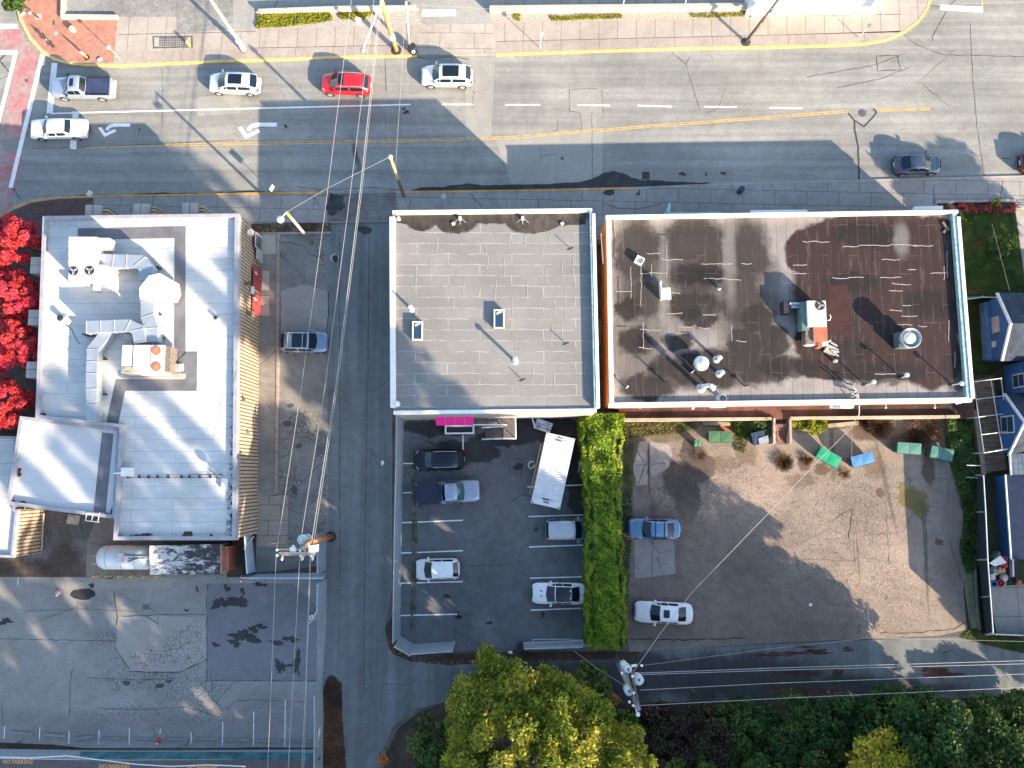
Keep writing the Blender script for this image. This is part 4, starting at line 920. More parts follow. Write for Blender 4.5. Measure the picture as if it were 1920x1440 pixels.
MB().tube(PX([(1127, 437), (1131, 494)], 4.0), .05).build('drainpipe', m_flash, rb)

# ---------------------------------------------------- left building
ZL, PL_ = 5.6, 6.0
lb = thing('clad_building', 'white roofed building with timber slat walls and rooftop ducts', 'building', P(280, 700, 0))
lp = PX([(80, 405), (447, 400), (442, 1013), (212, 1013), (224, 802), (66, 784)], PL_)
MB().prism(inset([tuple(q)[:2] for q in (lp if area(lp) > 0 else lp[::-1])], .12), 0, ZL - .05).build('wall', m_slat, lb)
bandD = (.055, .06, .075)
g = G('white_membrane'); v = g.warp(.8, .12)
fac, cell = g.brick(9, .93, .018, .37, 0, v, 2, .2)
f = g.m_('MULTIPLY', g.mr(g.noise(.3, 5), .32, .68, .93, 1.05), g.mr(g.noise(5, 4, .7), .3, .7, .96, 1.04))
c = g.scalec((.52, .53, .51), f)
c = g.mix(g.m_('MULTIPLY', g.blobs([(128, 600, 10, 12), (365, 630, 14, 16), (200, 570, 40, 30), (150, 640, 30, 30), (110, 690, 40, 60)], ZL, (1.2, 1.2), .4), .3), c, (.32, .35, .36))
c = g.mix(g.m_('MULTIPLY', fac, .8), c, (.22, .25, .27))
c = g.scalec(c, g.mr(g.noise(.55, 6, .7, vec=g.map(sc=(1.6, .7, 1))), .3, .7, .84, 1.06))
def hardblob(c, lst, col, op, warp=(1.4, .9), soft=.06): return g.mix(g.m_('MULTIPLY', g.blobs(lst, ZL, warp, soft), op), c, col)
c = hardblob(c, [(270, 1004, 18, 4), (240, 1007, 20, 2), (353, 1002, 10, 5), (398, 1005, 5, 3), (80, 784, 10, 8), (95, 787, 8, 4)], (.10, .035, .028), 1, (2.0, .8))
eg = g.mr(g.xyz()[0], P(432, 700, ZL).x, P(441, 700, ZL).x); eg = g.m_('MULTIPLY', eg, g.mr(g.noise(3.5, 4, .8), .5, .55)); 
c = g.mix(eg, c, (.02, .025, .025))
m_rl = g.done(c, .6, 0, .3)
MB().sheet(inset([tuple(q)[:2] for q in (lp if area(lp) > 0 else lp[::-1])], .3), ZL).build('roof', m_rl, lb)
MB().ring([tuple(q)[:2] for q in lp], .3, ZL - .3, PL_, ZL - .01).build('parapet', m_cap, lb)
g = G('dark_membrane_band'); m_band = g.done(g.scalec((.135, .14, .15), g.mr(g.noise(.8, 5), .3, .7, .8, 1.2)), .7)
bd = MB()
bd.sheet(PX([(146, 428), (348, 424), (348, 446), (146, 450)], ZL + .006), ZL + .006)
bd.sheet(PX([(327, 446), (348, 446), (348, 662), (326, 682)], ZL + .006), ZL + .006)
bd.sheet(PX([(326, 682), (348, 659), (370, 659), (369, 733), (345, 733), (345, 682)], ZL + .006), ZL + .006)
bd.sheet(PX([(217, 711), (345, 711), (345, 733), (213, 733)], ZL + .006), ZL + .006)
bd.sheet(PX([(217, 711), (235, 733), (221, 797), (198, 796)], ZL + .0065), ZL + .0065)
bd.build('walkway_strip', m_band, lb)
# fins against the walls
m_fin = plain('fin_render', (.34, .31, .28), .8, var=.1)
for k, (u0, u1, v0, v1) in enumerate(((159, 199, 384, 405), (249, 289, 382, 404), (341, 380, 380, 403), (56, 80, 482, 512), (52, 76, 581, 609), (48, 72, 678, 708))):
    z = 5.2; p, q = P(u0, v1, z), P(u1, v0, z)
    if k < 3: MB().box(p.x, q.x - .45, p.y, q.y, 0, z).build('buttress', m_fin, lb); MB().box(q.x - .44, q.x, p.y, q.y - .12, 0, z - .35).build('louvre', m_slat, lb)
    else: MB().box(p.x, q.x, p.y, q.y, 0, z).build('buttress', m_fin, lb)
    s = MB()
    if k < 3: s.box((p.x + q.x - .45) / 2 - .02, (p.x + q.x - .45) / 2 + .02, p.y, q.y, z, z + .006)
    else: s.box(p.x, q.x, (p.y + q.y) / 2 - .02, (p.y + q.y) / 2 + .02, z, z + .006)
    s.build('seam', m_dark, lb)
# east wall details
xe = P(447, 600, PL_).x - .12
m_door = plain('faded_red_door', (.32, .06, .06), .6, var=.12)
def wallpiece(name, y0, y1, z0, z1, m, dx=.04): return MB().box(xe - .02, xe + dx, y0, y1, z0, z1).build(name, m, lb)
def wy(v): return P(485, v, 1).y
for v0, v1 in ((504, 546), (552, 590)):
    d_ = wallpiece('door', wy(v1), wy(v0), .1, 2.4, m_door)
    MB().box(xe + .041, xe + .05, wy((v0 + v1) / 2) - .02, wy((v0 + v1) / 2) + .02, .1, 2.4).build('door_gap', m_dark, d_)
    MB().box(xe + .041, xe + .06, wy(v0) - .75, wy(v0) - .45, 1.7, 1.9).box(xe + .041, xe + .06, wy(v0) - .65, wy(v0) - .55, 1.4, 2.2).build('door_sign', m_flash, d_)
wallpiece('window', wy(470), wy(442), .5, 2.3, m_tan); wallpiece('window', wy(470) + .15, wy(442) - .15, .7, 2.1, m_glassr, .06)
wallpiece('vent_louvre', wy(490), wy(470), .3, 1.8, m_galv, .12)
wallpiece('window', wy(735), wy(712), 2.2, 4.2, m_tan); wallpiece('window', wy(965), wy(935), 1.4, 3.4, plain('brown_panel', (.12, .10, .085), .7))
for v, z in ((547, 4), (598, 3.4), (755, 4.2), (985, 3.4), (812, 3.0)): wallpiece('lamp', wy(v) - .12, wy(v) + .12, z, z + .3, plain('lamp_brown', (.14, .09, .06), .6), .35)
wallpiece('camera', wy(455) - .2, wy(455) + .2, 3.8, 4.2, m_flash, .4); wallpiece('lamp', wy(552) - .3, wy(552) + .3, 2.5, 2.8, m_flash, .2)

# annex roofs
an = thing('annex_building', 'lower annex with white roof, dark strip and rusty patch joined at a skew', 'building', P(120, 870, 0))
ap = PX([(37, 780), (226, 803), (216, 973), (12, 946)], 5.5)
MB().prism(inset([tuple(q)[:2] for q in (ap if area(ap) > 0 else ap[::-1])], .1), 0, 5.1).build('wall', m_slat, an)
g = G('white_membrane_annex'); v = g.warp(.8, .12)
fac, cell = g.brick(9, .95, .018, .37, R(7.5), v, 2, .2)
c = g.scalec((.52, .53, .52), g.mr(g.noise(.3, 5), .3, .7, .92, 1.05)); c = g.mix(g.m_('MULTIPLY', fac, .6), c, (.30, .33, .36))
c = g.mix(g.blobs([(34, 886, 6, 9)], 5.15, (2, .8), .06), c, (.11, .04, .03))
c = g.mix(g.blobs([(24, 943, 4, 5), (42, 944, 7, 3), (212, 958, 5, 8), (200, 964, 9, 3)], 5.15, (2, .6), .06), c, (.02, .025, .03))
MB().sheet(inset([tuple(q)[:2] for q in (ap if area(ap) > 0 else ap[::-1])], .28), 5.15).build('roof', g.done(c, .6), an)
MB().ring([tuple(q)[:2] for q in ap], .28, 4.9, 5.5, 5.14).build('parapet', m_cap, an)
MB().sheet(PX([(191, 811), (213, 813), (198, 961), (175, 959)], 5.16), 5.16).build('walkway_strip', m_band, an)
lo = thing('low_outbuilding', 'low white roofed outbuilding with slatted end wall', 'building', P(-40, 950, 0))
op = PX([(-120, 815), (30, 818), (28, 955), (33, 955), (24, 1046), (-120, 1040)], 4.0)
MB().prism(inset([tuple(q)[:2] for q in (op if area(op) > 0 else op[::-1])], .05), 0, 3.7).build('wall', m_slat, lo)
MB().sheet(inset([tuple(q)[:2] for q in (op if area(op) > 0 else op[::-1])], .2), 3.75).build('roof', m_rl, lo)
MB().ring([tuple(q)[:2] for q in op], .2, 3.6, 4.0, 3.74).build('parapet', m_cap, lo)
pz = MB(); pz.tube([P(40, 962, 2.2), P(48, 950, 3.2)], .05); pz.tube([P(82, 962, 1.0), P(78, 1032, 0.4)], .06)
pz.build('drainpipe', m_tan, lo)
def roofbits():
    t = thing('electrical_box', 'small white box straddling the annex parapet', 'box', P(238, 885, ZL))
    p = P(238, 885, ZL + .3); MB().obox(p, 0, .8, .7, ZL, ZL + .5).build('box', m_metalw, t)
    MB().tube([P(213, 888, 6.2), P(229, 886, 6.2)], .05).build('conduit', m_flash, t)
    t = thing('roof_conduit', 'long thin conduit on dark sleepers across the white roof', 'conduit', P(330, 894, ZL))
    MB().tube([P(238, 895, ZL + .12), P(412, 895, ZL + .12)], .025).tube([P(355, 889, ZL + .1), P(418, 889, ZL + .1)], .02).build('pipe', m_dark, t)
    for u in (240, 262, 279, 296, 316, 341, 356, 375, 395, 408):
        MB().obox(P(u, 894, ZL), .1, .14, .22, ZL, ZL + .12).build('sleeper', m_dark, t)
    t = thing('satellite_dish', 'small dish on a post at the slat wall edge of the white roof', 'dish', P(416, 893, ZL)); c = P(416, 893, ZL)
    MB().cyl(c, c + Vector((0, 0, 1.0)), .04).build('pole', m_galv, t)
    MB().cyl(c + Vector((-.1, .1, .9)), c + Vector((-.16, .16, .92)), .3, .24, 14).build('dish', m_galv, t)
    MB().obox((c.x + .3, c.y - .6), 0, .45, .85, ZL, ZL + .3).build('ballast', m_metalw, t)
    vent(407, 597, ZL, .35, .12, 'small grey vent near the slat wall edge of the white roof', 'vents on the white roof', 'plain')
    vent(119, 598, ZL, .5, .2, 'low stained vent beside the crack on the white roof', 'vents on the white roof', 'plain')
    cr = MB().strip(PX(wiggle([(122, 608), (135, 618), (140, 632), (150, 645)], 1, 6, 3), ZL + .01), .06, ZL + .01); cr.build('roof_crack', m_dark, lb)
roofbits()
# rooftop units
def abox(t, name, m, u0, u1, v0, v1, z0, z1): return ab(u0, u1, v0, v1, z0, z1).build(name, m, t)
m_cream = plain('cream_metal', (.52, .49, .43), .55, var=.1, scale=.9)
hv = thing('rooftop_unit', 'large cream rooftop air unit with two black fans', 'air unit', P(165, 490, ZL))
for v0, v1, zt in ((444, 463.3, 2.2), (463.6, 481, 2.15), (481.3, 496, 2.15), (496.3, 524, 1.9)):
    abox(hv, 'cabinet', m_cream, 128, 181 if v0 < 490 else 196, v0, v1, ZL + .3, ZL + zt)
abox(hv, 'intake_hood', m_cream, 183.5, 205, 446, 466, ZL + .8, ZL + 1.8)
abox(hv, 'intake_box', m_tan, 182, 195, 468, 482, ZL + .3, ZL + 1.2)
abox(hv, 'base_rail', m_tan, 126, 190, 525, 530, ZL, ZL + .6)
for u, v in ((138, 508), (168, 507)):
    fc = P(u, v, ZL + 1.92)
    f_ = MB().lathe((fc.x, fc.y, ZL + 1.9), [(.37, .004), (.37, .05), (.33, .055)], 24).build('fan_guard', m_dark, hv)
    fb_ = MB()
    for k in range(3): fb_.obox((fc.x + .18 * math.cos(k * 2.1 + .5), fc.y + .18 * math.sin(k * 2.1 + .5)), k * 2.1 + .5, .28, .13, ZL + 1.956, ZL + 1.965)
    fb_.build('fan_blade', m_galv, f_)
abox(hv, 'junction_box', m_metalw, 174, 185, 533, 543, ZL, ZL + .5)
hv.children[0]
h2 = thing('rooftop_unit', 'white rooftop air unit with two rusty orange fans', 'air unit', P(275, 675, ZL))
abox(h2, 'cabinet', m_metalw, 227, 248, 647, 699, ZL + .3, ZL + 1.9); abox(h2, 'cabinet', m_metalw, 248.3, 281, 647, 699.5, ZL + .3, ZL + 1.95); abox(h2, 'cabinet', m_metalw, 281.3, 307, 647, 699, ZL + .3, ZL + 1.9)
abox(h2, 'coil_guard', m_woodgrey, 307.5, 320, 650, 697, ZL + .3, ZL + 1.6)
abox(h2, 'rust_stain_panel', plain('rust_stain', (.50, .36, .24), .8, var=.4, scale=2), 229, 258, 688, 698, ZL + 1.951, ZL + 1.955)
for v in (657.5, 687.5):
    fc = P(293, v, ZL + 1.9)
    f_ = MB().lathe((fc.x, fc.y, ZL + 1.9), [(.37, .004), (.37, .05), (.33, .055)], 24).build('fan_guard', m_rust, h2)
    fb_ = MB()
    for k in range(6): fb_.obox((fc.x, fc.y), k * PI / 6, .64, .025, ZL + 1.956 + k * .001, ZL + 1.962 + k * .001)
    fb_.build('fan_blade', plain('fan_tan', (.5, .3, .17), .6), f_)
abox(h2, 'base_curb', m_tan, 226, 346, 700, 709, ZL, ZL + .2); abox(h2, 'intake_hood', m_tan, 231, 249, 627, 645, ZL, ZL + 1.2)
abox(h2, 'panel_box', m_galv, 323, 336, 682, 697, ZL, ZL + .6)
# ducts: boxes along a path with flanges
m_duct = plain('duct_steel', (.36, .41, .45), .42, .45, var=.1, scale=.8)
def duct(lab, pts, wd, z0, z1, fl):
    t = thing('roof_duct', lab, 'duct', P(*pts[0], ZL), 'galvanised ducts on the white roof')
    p = PX(pts, z1); MB().curb(p, wd, z0, z1).build('duct_run', m_duct, t)
    b = MB()
    for a_, b_ in zip(p[:-1], p[1:]):
        d_ = (b_ - a_); n_ = max(1, round(d_.length / 1.15)); an_ = math.atan2(d_.y, d_.x)
        for k in range(n_ + (1 if b_ is p[-1] else 0)):
            c_ = a_ + d_ * (k / n_); b.obox(c_, an_, .05, wd + .08, z0, z1 + .04)
            if k < n_:
                e_ = a_ + d_ * ((k + 1) / n_); pr = Vector((-math.sin(an_), math.cos(an_), 0)) * wd * .48
                b.cyl(c_ + pr + Vector((0, 0, .0)), e_ - pr, .008, n=4)
    b.build('flange', m_galv, t)
    for k in fl:
        q = P(k[0], k[1], ZL); MB().obox(q, k[2] if len(k) > 2 else 0, 1.2, .12, ZL, z0 + .02).build('support', m_dark, t)
    return t
duct('duct from the cream unit turning a corner and widening', [(187, 488), (262, 490), (274, 504), (274, 523)], 1.05, ZL + .6, ZL + 1.5, ((225, 500), (290, 504), (247, 505)))
tr_ = thing('duct_transition', 'bright white bulging duct section between the two duct runs', 'duct', P(293, 540, ZL))
MB().prism(PX([(279, 517), (300, 512), (322, 525), (325, 545), (318, 560), (262, 559), (261, 540)], ZL + 1.9), ZL + .4, ZL + 1.9).build('hood', m_metalw, tr_)
abox(tr_, 'flange', m_galv, 262, 288, 560, 566, ZL + .3, ZL + 1.4)
duct('duct running from the white bulge towards the orange fan unit', [(276, 566), (276, 592), (283, 615), (283, 640)], 1.05, ZL + .5, ZL + 1.4, ((290, 590), (296, 634)))
duct('duct looping over the white unit and running down the annex side', [(162, 613), (240, 610), (258, 618), (262, 642)], .95, ZL + .9, ZL + 1.8, ((178, 630), (245, 622)))
duct('long duct descending towards the annex roof', [(205, 616), (173, 655), (171, 700), (171, 788)], .85, ZL + .3, ZL + 1.2, ((188, 674), (188, 740)))
# slim antenna frame on the annex edge
ld = MB(); 
for u in (163, 175, 187): ld.tube([P(u, 962, 5.6), P(u - 3, 976, 4.6)], .035)
ld.tube([P(161, 976, 4.6), P(186, 979, 4.6)], .035); ld.tube([P(163, 963, 5.6), P(187, 965, 5.6)], .035)
tag(ld.build('roof_ladder', m_flash), 'pale steel ladder frame hooked on the annex roof edge', 'ladder')
tag(MB().obox(P(138, 974, .1), R(-8), 1.0, .8, .012, .2).lathe((*P(138, 973)[:2], 0), [(.25, .2), (.25, .3), (.2, .32)], 14).build('vent_pad', plain('pad_beige', (.42, .36, .28), .85)), 'square beige pad with a round cap on the gravel', 'pad')
# ================================================================== vehicles
def paint(name, col, metal=.0, rough=.3, coat=.6):
    g = G(name); f = g.mr(g.noise(2.0, 4), .3, .7, .95, 1.04)
    return g.done(g.scalec(col, f), rough, metal, .5, coat)
PW = paint('car_white', (.72, .73, .72)); PR_ = paint('car_red', (.50, .012, .02)); PS = paint('car_silver', (.27, .33, .41), .3, .3)
PG = paint('car_grey', (.035, .06, .095), .3, .3); PB = paint('car_black', (.004, .007, .018), 0, .25, 0); PBL = paint('car_blue_silver', (.13, .24, .38), .4, .3)
PM_ = paint('car_maroon', (.02, .008, .012), .1, .25); PV = paint('car_pale_silver', (.18, .25, .35), .4, .32)
m_glass = G('car_glass'); m_glass = m_glass.done((.006, .014, .022), .04, 0, .55, 0)
m_glass2 = G('car_glass_light'); m_glass2 = m_glass2.done((.035, .09, .10), .06, 0, .6, 0)
m_tyre = plain('tyre_rubber', (.018, .018, .019), .85)
m_rim = plain('alloy_rim', (.45, .46, .47), .35, .6)
m_tail = plain('tail_lamp', (.35, .012, .015), .25, spec=.6)
m_head = plain('head_lamp', (.62, .65, .66), .12, spec=.7)
m_trim = plain('black_trim', (.02, .02, .022), .5)
m_bedliner = plain('bed_liner', (.035, .05, .10), .45, var=.2)
m_tonneau = plain('tonneau_cover', (.018, .024, .045), .6, var=.15)
def lerp(a, b, t): return a + (b - a) * t
def prof(x, pts):
    for (x0, y0), (x1, y1) in zip(pts[:-1], pts[1:]):
        if x <= x1:
            t = (x - x0) / max(1e-6, x1 - x0); t = t * t * (3 - 2 * t); return lerp(y0, y1, t)
    return pts[-1][1]
KINDS_ = dict(
    sedan=dict(W=1.80, H=1.45, top=[(0, .55), (.03, .70), (.28, .93), (.5, .95), (.80, 1.02), (.97, .96), (1, .70)], gh=(.27, .43, .70, .87), cow=.93, tailz=1.00, wr=.60),
    oldsedan=dict(W=1.80, H=1.40, top=[(0, .60), (.02, .76), (.26, .88), (.5, .9), (.72, .90), (.98, .86), (1, .65)], gh=(.27, .37, .66, .74), cow=.89, tailz=.90, wr=.62, boxy=1),
    suv=dict(W=1.86, H=1.66, top=[(0, .60), (.03, .82), (.25, 1.05), (.5, 1.05), (.93, 1.08), (.98, .98), (1, .75)], gh=(.24, .38, .86, .97), cow=1.05, tailz=1.10, wr=.64),
    hatch=dict(W=1.78, H=1.58, top=[(0, .60), (.03, .80), (.24, 1.02), (.5, 1.02), (.93, 1.05), (.98, .95), (1, .72)], gh=(.22, .40, .84, .97), cow=1.02, tailz=1.06, wr=.64),
    van=dict(W=1.86, H=1.80, top=[(0, .65), (.03, .90), (.22, 1.10), (.5, 1.10), (.95, 1.12), (.99, 1.0), (1, .75)], gh=(.20, .36, .93, .985), cow=1.10, tailz=1.14, wr=.70, boxy=.5),
    pickup=dict(W=1.90, H=1.80, top=[(0, .70), (.02, .98), (.26, 1.10), (.5, 1.10), (.99, 1.10), (1, .8)], gh=(.25, .36, .52, .575), cow=1.10, tailz=1.12, wr=.66, boxy=.6),
)
def car(name, kind, pu, pv, tu, tv, label, cat, body, L=None, glass=None, roof_glass=None, rails=None, racks=False, bed=None, ribs=False, stripes=False, roof_m=None, Wd=None):
    """nose at photo pixel (pu,pv), tail at (tu,tv), both read at bonnet height"""
    k = KINDS_[kind]; z0 = .7
    a, b = P(pu, pv, z0), P(tu, tv, z0); d = (a - b); d.z = 0
    L = L or d.length; W = Wd or k['W']; hw = W / 2; ang = math.atan2(d.y, d.x)
    c = (a + b) / 2; t = thing(name, label, cat, (c.x, c.y, .02), 'vehicles'); t.rotation_euler = (0, 0, ang)
    if False: pass
    del t['group']
    boxy = k.get('boxy', .0)
    glass = glass or m_glass
    X = lambda s: L / 2 - s * L
    def part(n, mb, m, par=t, smooth=False):
        o = MB.build(mb, n, m, None, smooth); o.parent = par; return o
    def wid(s):
        e = min(s, 1 - s); q = 1 - max(0, (1 - e / (.16 - .06 * boxy))) ** 2.4 * (.26 - .12 * boxy) if e < .16 - .06 * boxy else 1.0
        return hw * q
    rows = []; SS = [0, .012, .03, .06, .1, .14, .18, .22, .26, .3, .36, .42, .5, .58, .66, .72, .78, .84, .9, .94, .97, .988, 1]
    for s in SS:
        w_ = wid(s); zt = prof(s, k['top']); sh = zt - .10; zb = .22 + (.10 if s in (0, 1) else 0)
        if bed and .60 < s < .97: pass
        half = [(w_ * .90, zb), (w_ * .985, zb + .22), (w_ * 1.0, .62), (w_ * .975, max(.66, sh)), (w_ * .90, zt - .02), (w_ * .5, zt + .02), (0, zt + .03)]
        rows.append([(X(s), -y, z) for y, z in half] + [(X(s), y, z) for y, z in half[-2::-1]])
    bm = MB().grid(rows); n = len(rows[0]); m = len(rows)
    bm.f += [tuple(range(n)), tuple(range((m - 1) * n, m * n))[::-1]]
    bo = part('body', bm, body, smooth=True)
    for p_ in bo.data.polygons:
        if len(p_.vertices) > 4: p_.use_smooth = False
    part('underbody', MB().box(-L * .46, L * .46, -hw * .86, hw * .86, .18, .3), m_trim)
    # greenhouse
    g0, g1, g2, g3 = k['gh']; Hh = k['H']; wr = hw * (k['wr'] + .12)
    cow, tz = k['cow'], k['tailz']
    gs = [g0, g1, lerp(g1, g2, .33), lerp(g1, g2, .66), g2, g3]
    def S(i, q):   # station 0..5, q 0..6 across
        i = max(0, min(5, i)); i0 = min(4, int(i)); ti = i - i0
        def sec(j):
            s = gs[j]; endf, endb = j == 0, j == 5
            yb = wid(s) * .93 * (.93 if endf or endb else 1); zb = (cow if j < 2 else lerp(cow, tz, (j - 1) / 4)) - .01
            if endf: yb = hw * .80; zb = cow
            if endb: yb = hw * (.80 + .06 * boxy); zb = tz
            arch = [0, -.045, 0, .005, -.03, 0][j]
            if endf: yr, zr, zc, bow = yb * .985, zb + .02, zb + .04, .14
            elif endb: yr, zr, zc, bow = yb * .985, zb + .02, zb + .04, -.08
            else: yr, zr, zc, bow = wr * (1 if j < 4 else .96), Hh - .06 + arch, Hh + arch, (.06 if j == 1 else (-.03 if j == 4 else 0))
            x = X(s)
            return [(x, -yb, zb), (x, -yr, zr), (x + bow * .6, -yr * .5, lerp(zr, zc, .8)), (x + bow, 0, zc), (x + bow * .6, yr * .5, lerp(zr, zc, .8)), (x, yr, zr), (x, yb, zb)]
        A, B = sec(i0), sec(i0 + 1)
        q0 = min(5, int(q)); tq = q - q0
        p = [Vector(A[q0]).lerp(Vector(A[q0 + 1]), tq), Vector(B[q0]).lerp(Vector(B[q0 + 1]), tq)]
        return p[0].lerp(p[1], ti)
    shell = MB().grid([[S(i, q) for q in range(7)] for i in (0, .5, 1, 2, 3, 4, 4.5, 5)])
    part('roof', shell, roof_m or body, smooth=True)
    def patch(n, i0, i1, q0, q1, m, dz=.012, ni=4, nq=6, par=t):
        rws = []
        for a_ in range(ni + 1):
            r_ = []
            for b_ in range(nq + 1):
                i_, q_ = lerp(i0, i1, a_ / ni), lerp(q0, q1, b_ / nq); p = S(i_, q_)
                du = S(min(5, i_ + .05), q_) - S(max(0, i_ - .05), q_); dv = S(i_, min(6, q_ + .05)) - S(i_, max(0, q_ - .05))
                nn = du.cross(dv); nn = nn.normalized() if nn.length > 1e-9 else Vector((0, 0, 1))
                if nn.z < 0 and abs(nn.z) > .05 or (abs(nn.z) <= .05 and nn.y * p.y < 0): nn = -nn
                r_.append(p + nn * dz)
            rws.append(r_)
        return part(n, MB().grid(rws), m, par, True)
    patch('windscreen', .06, .94, 1.12, 4.88, glass)
    patch('rear_window', 4.1, 4.92, 1.25, 4.75, m_glass)
    for q0, q1 in ((.12, .86), (5.14, 5.88)):
        patch('side_window', 1.02 if not bed else .95, 2.35, q0, q1, m_glass, nq=2)
        patch('side_window', 2.5, 4.15 if not bed else 4.0, q0, q1, m_glass, nq=2)
        patch('quarter_window', .62, .95, q0, q1, m_glass, ni=2, nq=2)
    if roof_glass: patch('sunroof', roof_glass[0], roof_glass[1], roof_glass[2], 6 - roof_glass[2], roof_glass[3] if len(roof_glass) > 3 else m_glass, .014)
    if rails:
        for q in (1.12, 4.88):
            part('roof_rail', MB().tube([S(1.15, q) + Vector((0, 0, .03)), S(2, q) + Vector((0, 0, .05)), S(3, q) + Vector((0, 0, .05)), S(4.0, q) + Vector((0, 0, .03))], .028), rails)
    if racks:
        for i in (1.7, 3.6): part('roof_rack', MB().tube([S(i, 1) + Vector((0, 0, .08)), S(i, 3) + Vector((0, 0, .09)), S(i, 5) + Vector((0, 0, .08))], .035), m_trim if racks is True else racks)
    if ribs:
        for q in (1.7, 2.2, 2.7, 3.3, 3.8, 4.3): part('roof_rib', MB().tube([S(1.2, q) + Vector((0, 0, .006)), S(2.5, q) + Vector((0, 0, .006)), S(4.0, q) + Vector((0, 0, .006))], .018), m_trim if ribs == 2 else roof_m or body)
    # wheels
    for s in (.18, .80 if kind != 'pickup' else .79):
        for sg in (-1, 1):
            r_ = .36 if kind in ('suv', 'pickup', 'van') else .33; y1 = sg * (hw + .012)
            part('wheel_arch', MB().cyl((X(s), sg * (hw - .1), r_ + .02), (X(s), sg * (hw + .002), r_ + .02), r_ + .06, n=22), m_trim)
            wl = part('wheel', MB().cyl((X(s), y1 - sg * .22, r_), (X(s), y1, r_), r_, n=22), m_tyre)
            part('rim', MB().cyl((X(s), y1 - sg * .02, r_), (X(s), y1 + sg * .006, r_), r_ * .68, n=18), m_rim, wl)
    # lamps, mirrors, bumpers
    for sg in (-1, 1):
        zt = prof(.03, k['top'])
        hl = MB()
        hl.add([(X(.016), sg * hw * .48, zt - .1), (X(.03), sg * hw * .50, zt + .012), (X(.10), sg * hw * .80, prof(.10, k['top']) + .01), (X(.09), sg * hw * .93, prof(.09, k['top']) - .05), (X(.03), sg * hw * .80, zt - .12)], [(0, 1, 2, 3, 4)])
        part('headlight', hl, m_head)
        zt = prof(.97, k['top'])
        tl = MB(); y0, y1 = sg * hw * .58, sg * hw * .84
        tl.add([(X(.955), y1 + sg * .05, zt - .0), (X(.955), y1 + sg * .08, zt - .18), (X(.996), y1 - sg * .04, zt - .2), (X(.999), y0, zt - .18), (X(.985), y0, zt + .03), (X(.97), y1, zt + .02)], [(0, 1, 2, 5), (5, 2, 3, 4)])
        part('tail_light', tl, m_tail)
        mx = X(g0 + .35 * (g1 - g0)); mz = lerp(cow, Hh, .12)
        part('mirror', MB().prism([(mx, sg * hw * .93), (mx + .02, sg * (hw + .17)), (mx - .13, sg * (hw + .16)), (mx - .12, sg * hw * .93)], mz - .02, mz + .12), body if not bed else m_trim)
        part('door_handle', MB().box(X(.50) - .09, X(.50) + .09, sg * hw * .975 - .01, sg * hw * .975 + .02, .84, .875), m_trim if body is not PB else m_rim)
    part('grille', MB().box(X(.004), X(-.004), -hw * .42, hw * .42, .48, .64), m_trim)
    part('number_plate', MB().box(X(1.004), X(.996), -.22, .22, .62, .74), m_head)
    ln = MB()
    for sg in (-1, 1): ln.tube([(X(.05), sg * hw * .52, prof(.05, k['top']) + .012), (X(.15), sg * hw * .55, prof(.15, k['top']) + .018), (X(g0 - .01), sg * hw * .62, prof(g0, k['top']) + .018)], .012, 4)
    if stripes:
        for sg in (-1, 1): part('bonnet_vent', MB().sheet([(X(.14), sg * hw * .25), (X(.15), sg * hw * .34), (X(.20), sg * hw * .18), (X(.195), sg * hw * .12)], prof(.18, k['top']) + .036), m_trim)
    else:
        for sg in (-1, 1): part('bonnet_crease', MB().tube([(X(.05), sg * hw * .52, prof(.05, k['top']) + .012), (X(.15), sg * hw * .55, prof(.15, k['top']) + .018), (X(g0 - .01), sg * hw * .62, prof(g0, k['top']) + .018)], .012, 4), body)
    if bed:
        x0, x1 = X(.59), X(.965); zz = 1.10
        if bed == 'open':
            part('bed_floor', MB().box(x1, x0, -hw * .80, hw * .80, zz + .012, zz + .035), m_bedliner)
            rb_ = MB()
            for q in (-.5, -.17, .17, .5): rb_.box(x1 + .1, x0 - .1, q * hw - .03, q * hw + .03, zz + .036, zz + .05)
            part('bed_rib', rb_, m_bedliner)
            part('bed_rail', MB().box(x1, x0, -hw * .93, -hw * .80, zz, zz + .10).box(x1, x0, hw * .80, hw * .93, zz, zz + .10), m_trim)
            part('tailgate', MB().box(X(.985), x1, -hw * .86, hw * .86, zz, zz + .1), body)
            part('rear_bumper', MB().box(X(1.02), X(.995), -hw * .85, hw * .85, .5, .72), m_galv)
            part('cab_gap', MB().box(X(.588), X(.578), -hw * .8, hw * .8, zz, zz + .05), m_trim)
        else:
            part('bed_cover', MB().box(X(1.0), x0, -hw * .97, hw * .97, zz - .2, zz + .09), m_tonneau)
            for y in (-.85, .85):
                for x in (x0 - .1, X(.97)): part('latch', MB().cyl((x, y * hw, zz + .09), (x, y * hw, zz + .11), .05), m_rim)
    return t
def clean(v): return v
car('pickup_truck', 'pickup', 98, 165, 214, 166, 'silver pickup truck with dark open bed waiting at the stop line', 'pickup', PS, bed='open', roof_glass=(1.5, 2.6, 2.0), Wd=1.85)
car('old_saloon', 'oldsedan', 57, 242, 162, 240, 'old boxy white saloon waiting in the turning lane', 'car', PW, glass=plain('tan_glass', (.10, .08, .075), .2))
car('white_hatchback', 'hatch', 392, 155, 487, 158, 'white hatchback with black sunroof between the silver pickup and the red car', 'car', PW, roof_glass=(1.3, 3.1, 1.6))
car('red_crossover', 'suv', 602, 156, 695, 160, 'bright red crossover driving along the main road', 'car', PR_, rails=m_rim, roof_glass=(1.1, 1.75, 1.5))
car('white_crossover', 'suv', 790, 142, 886, 143, 'white crossover with dark glass roof following the red car', 'car', PW, roof_glass=(1.35, 3.3, 1.5))
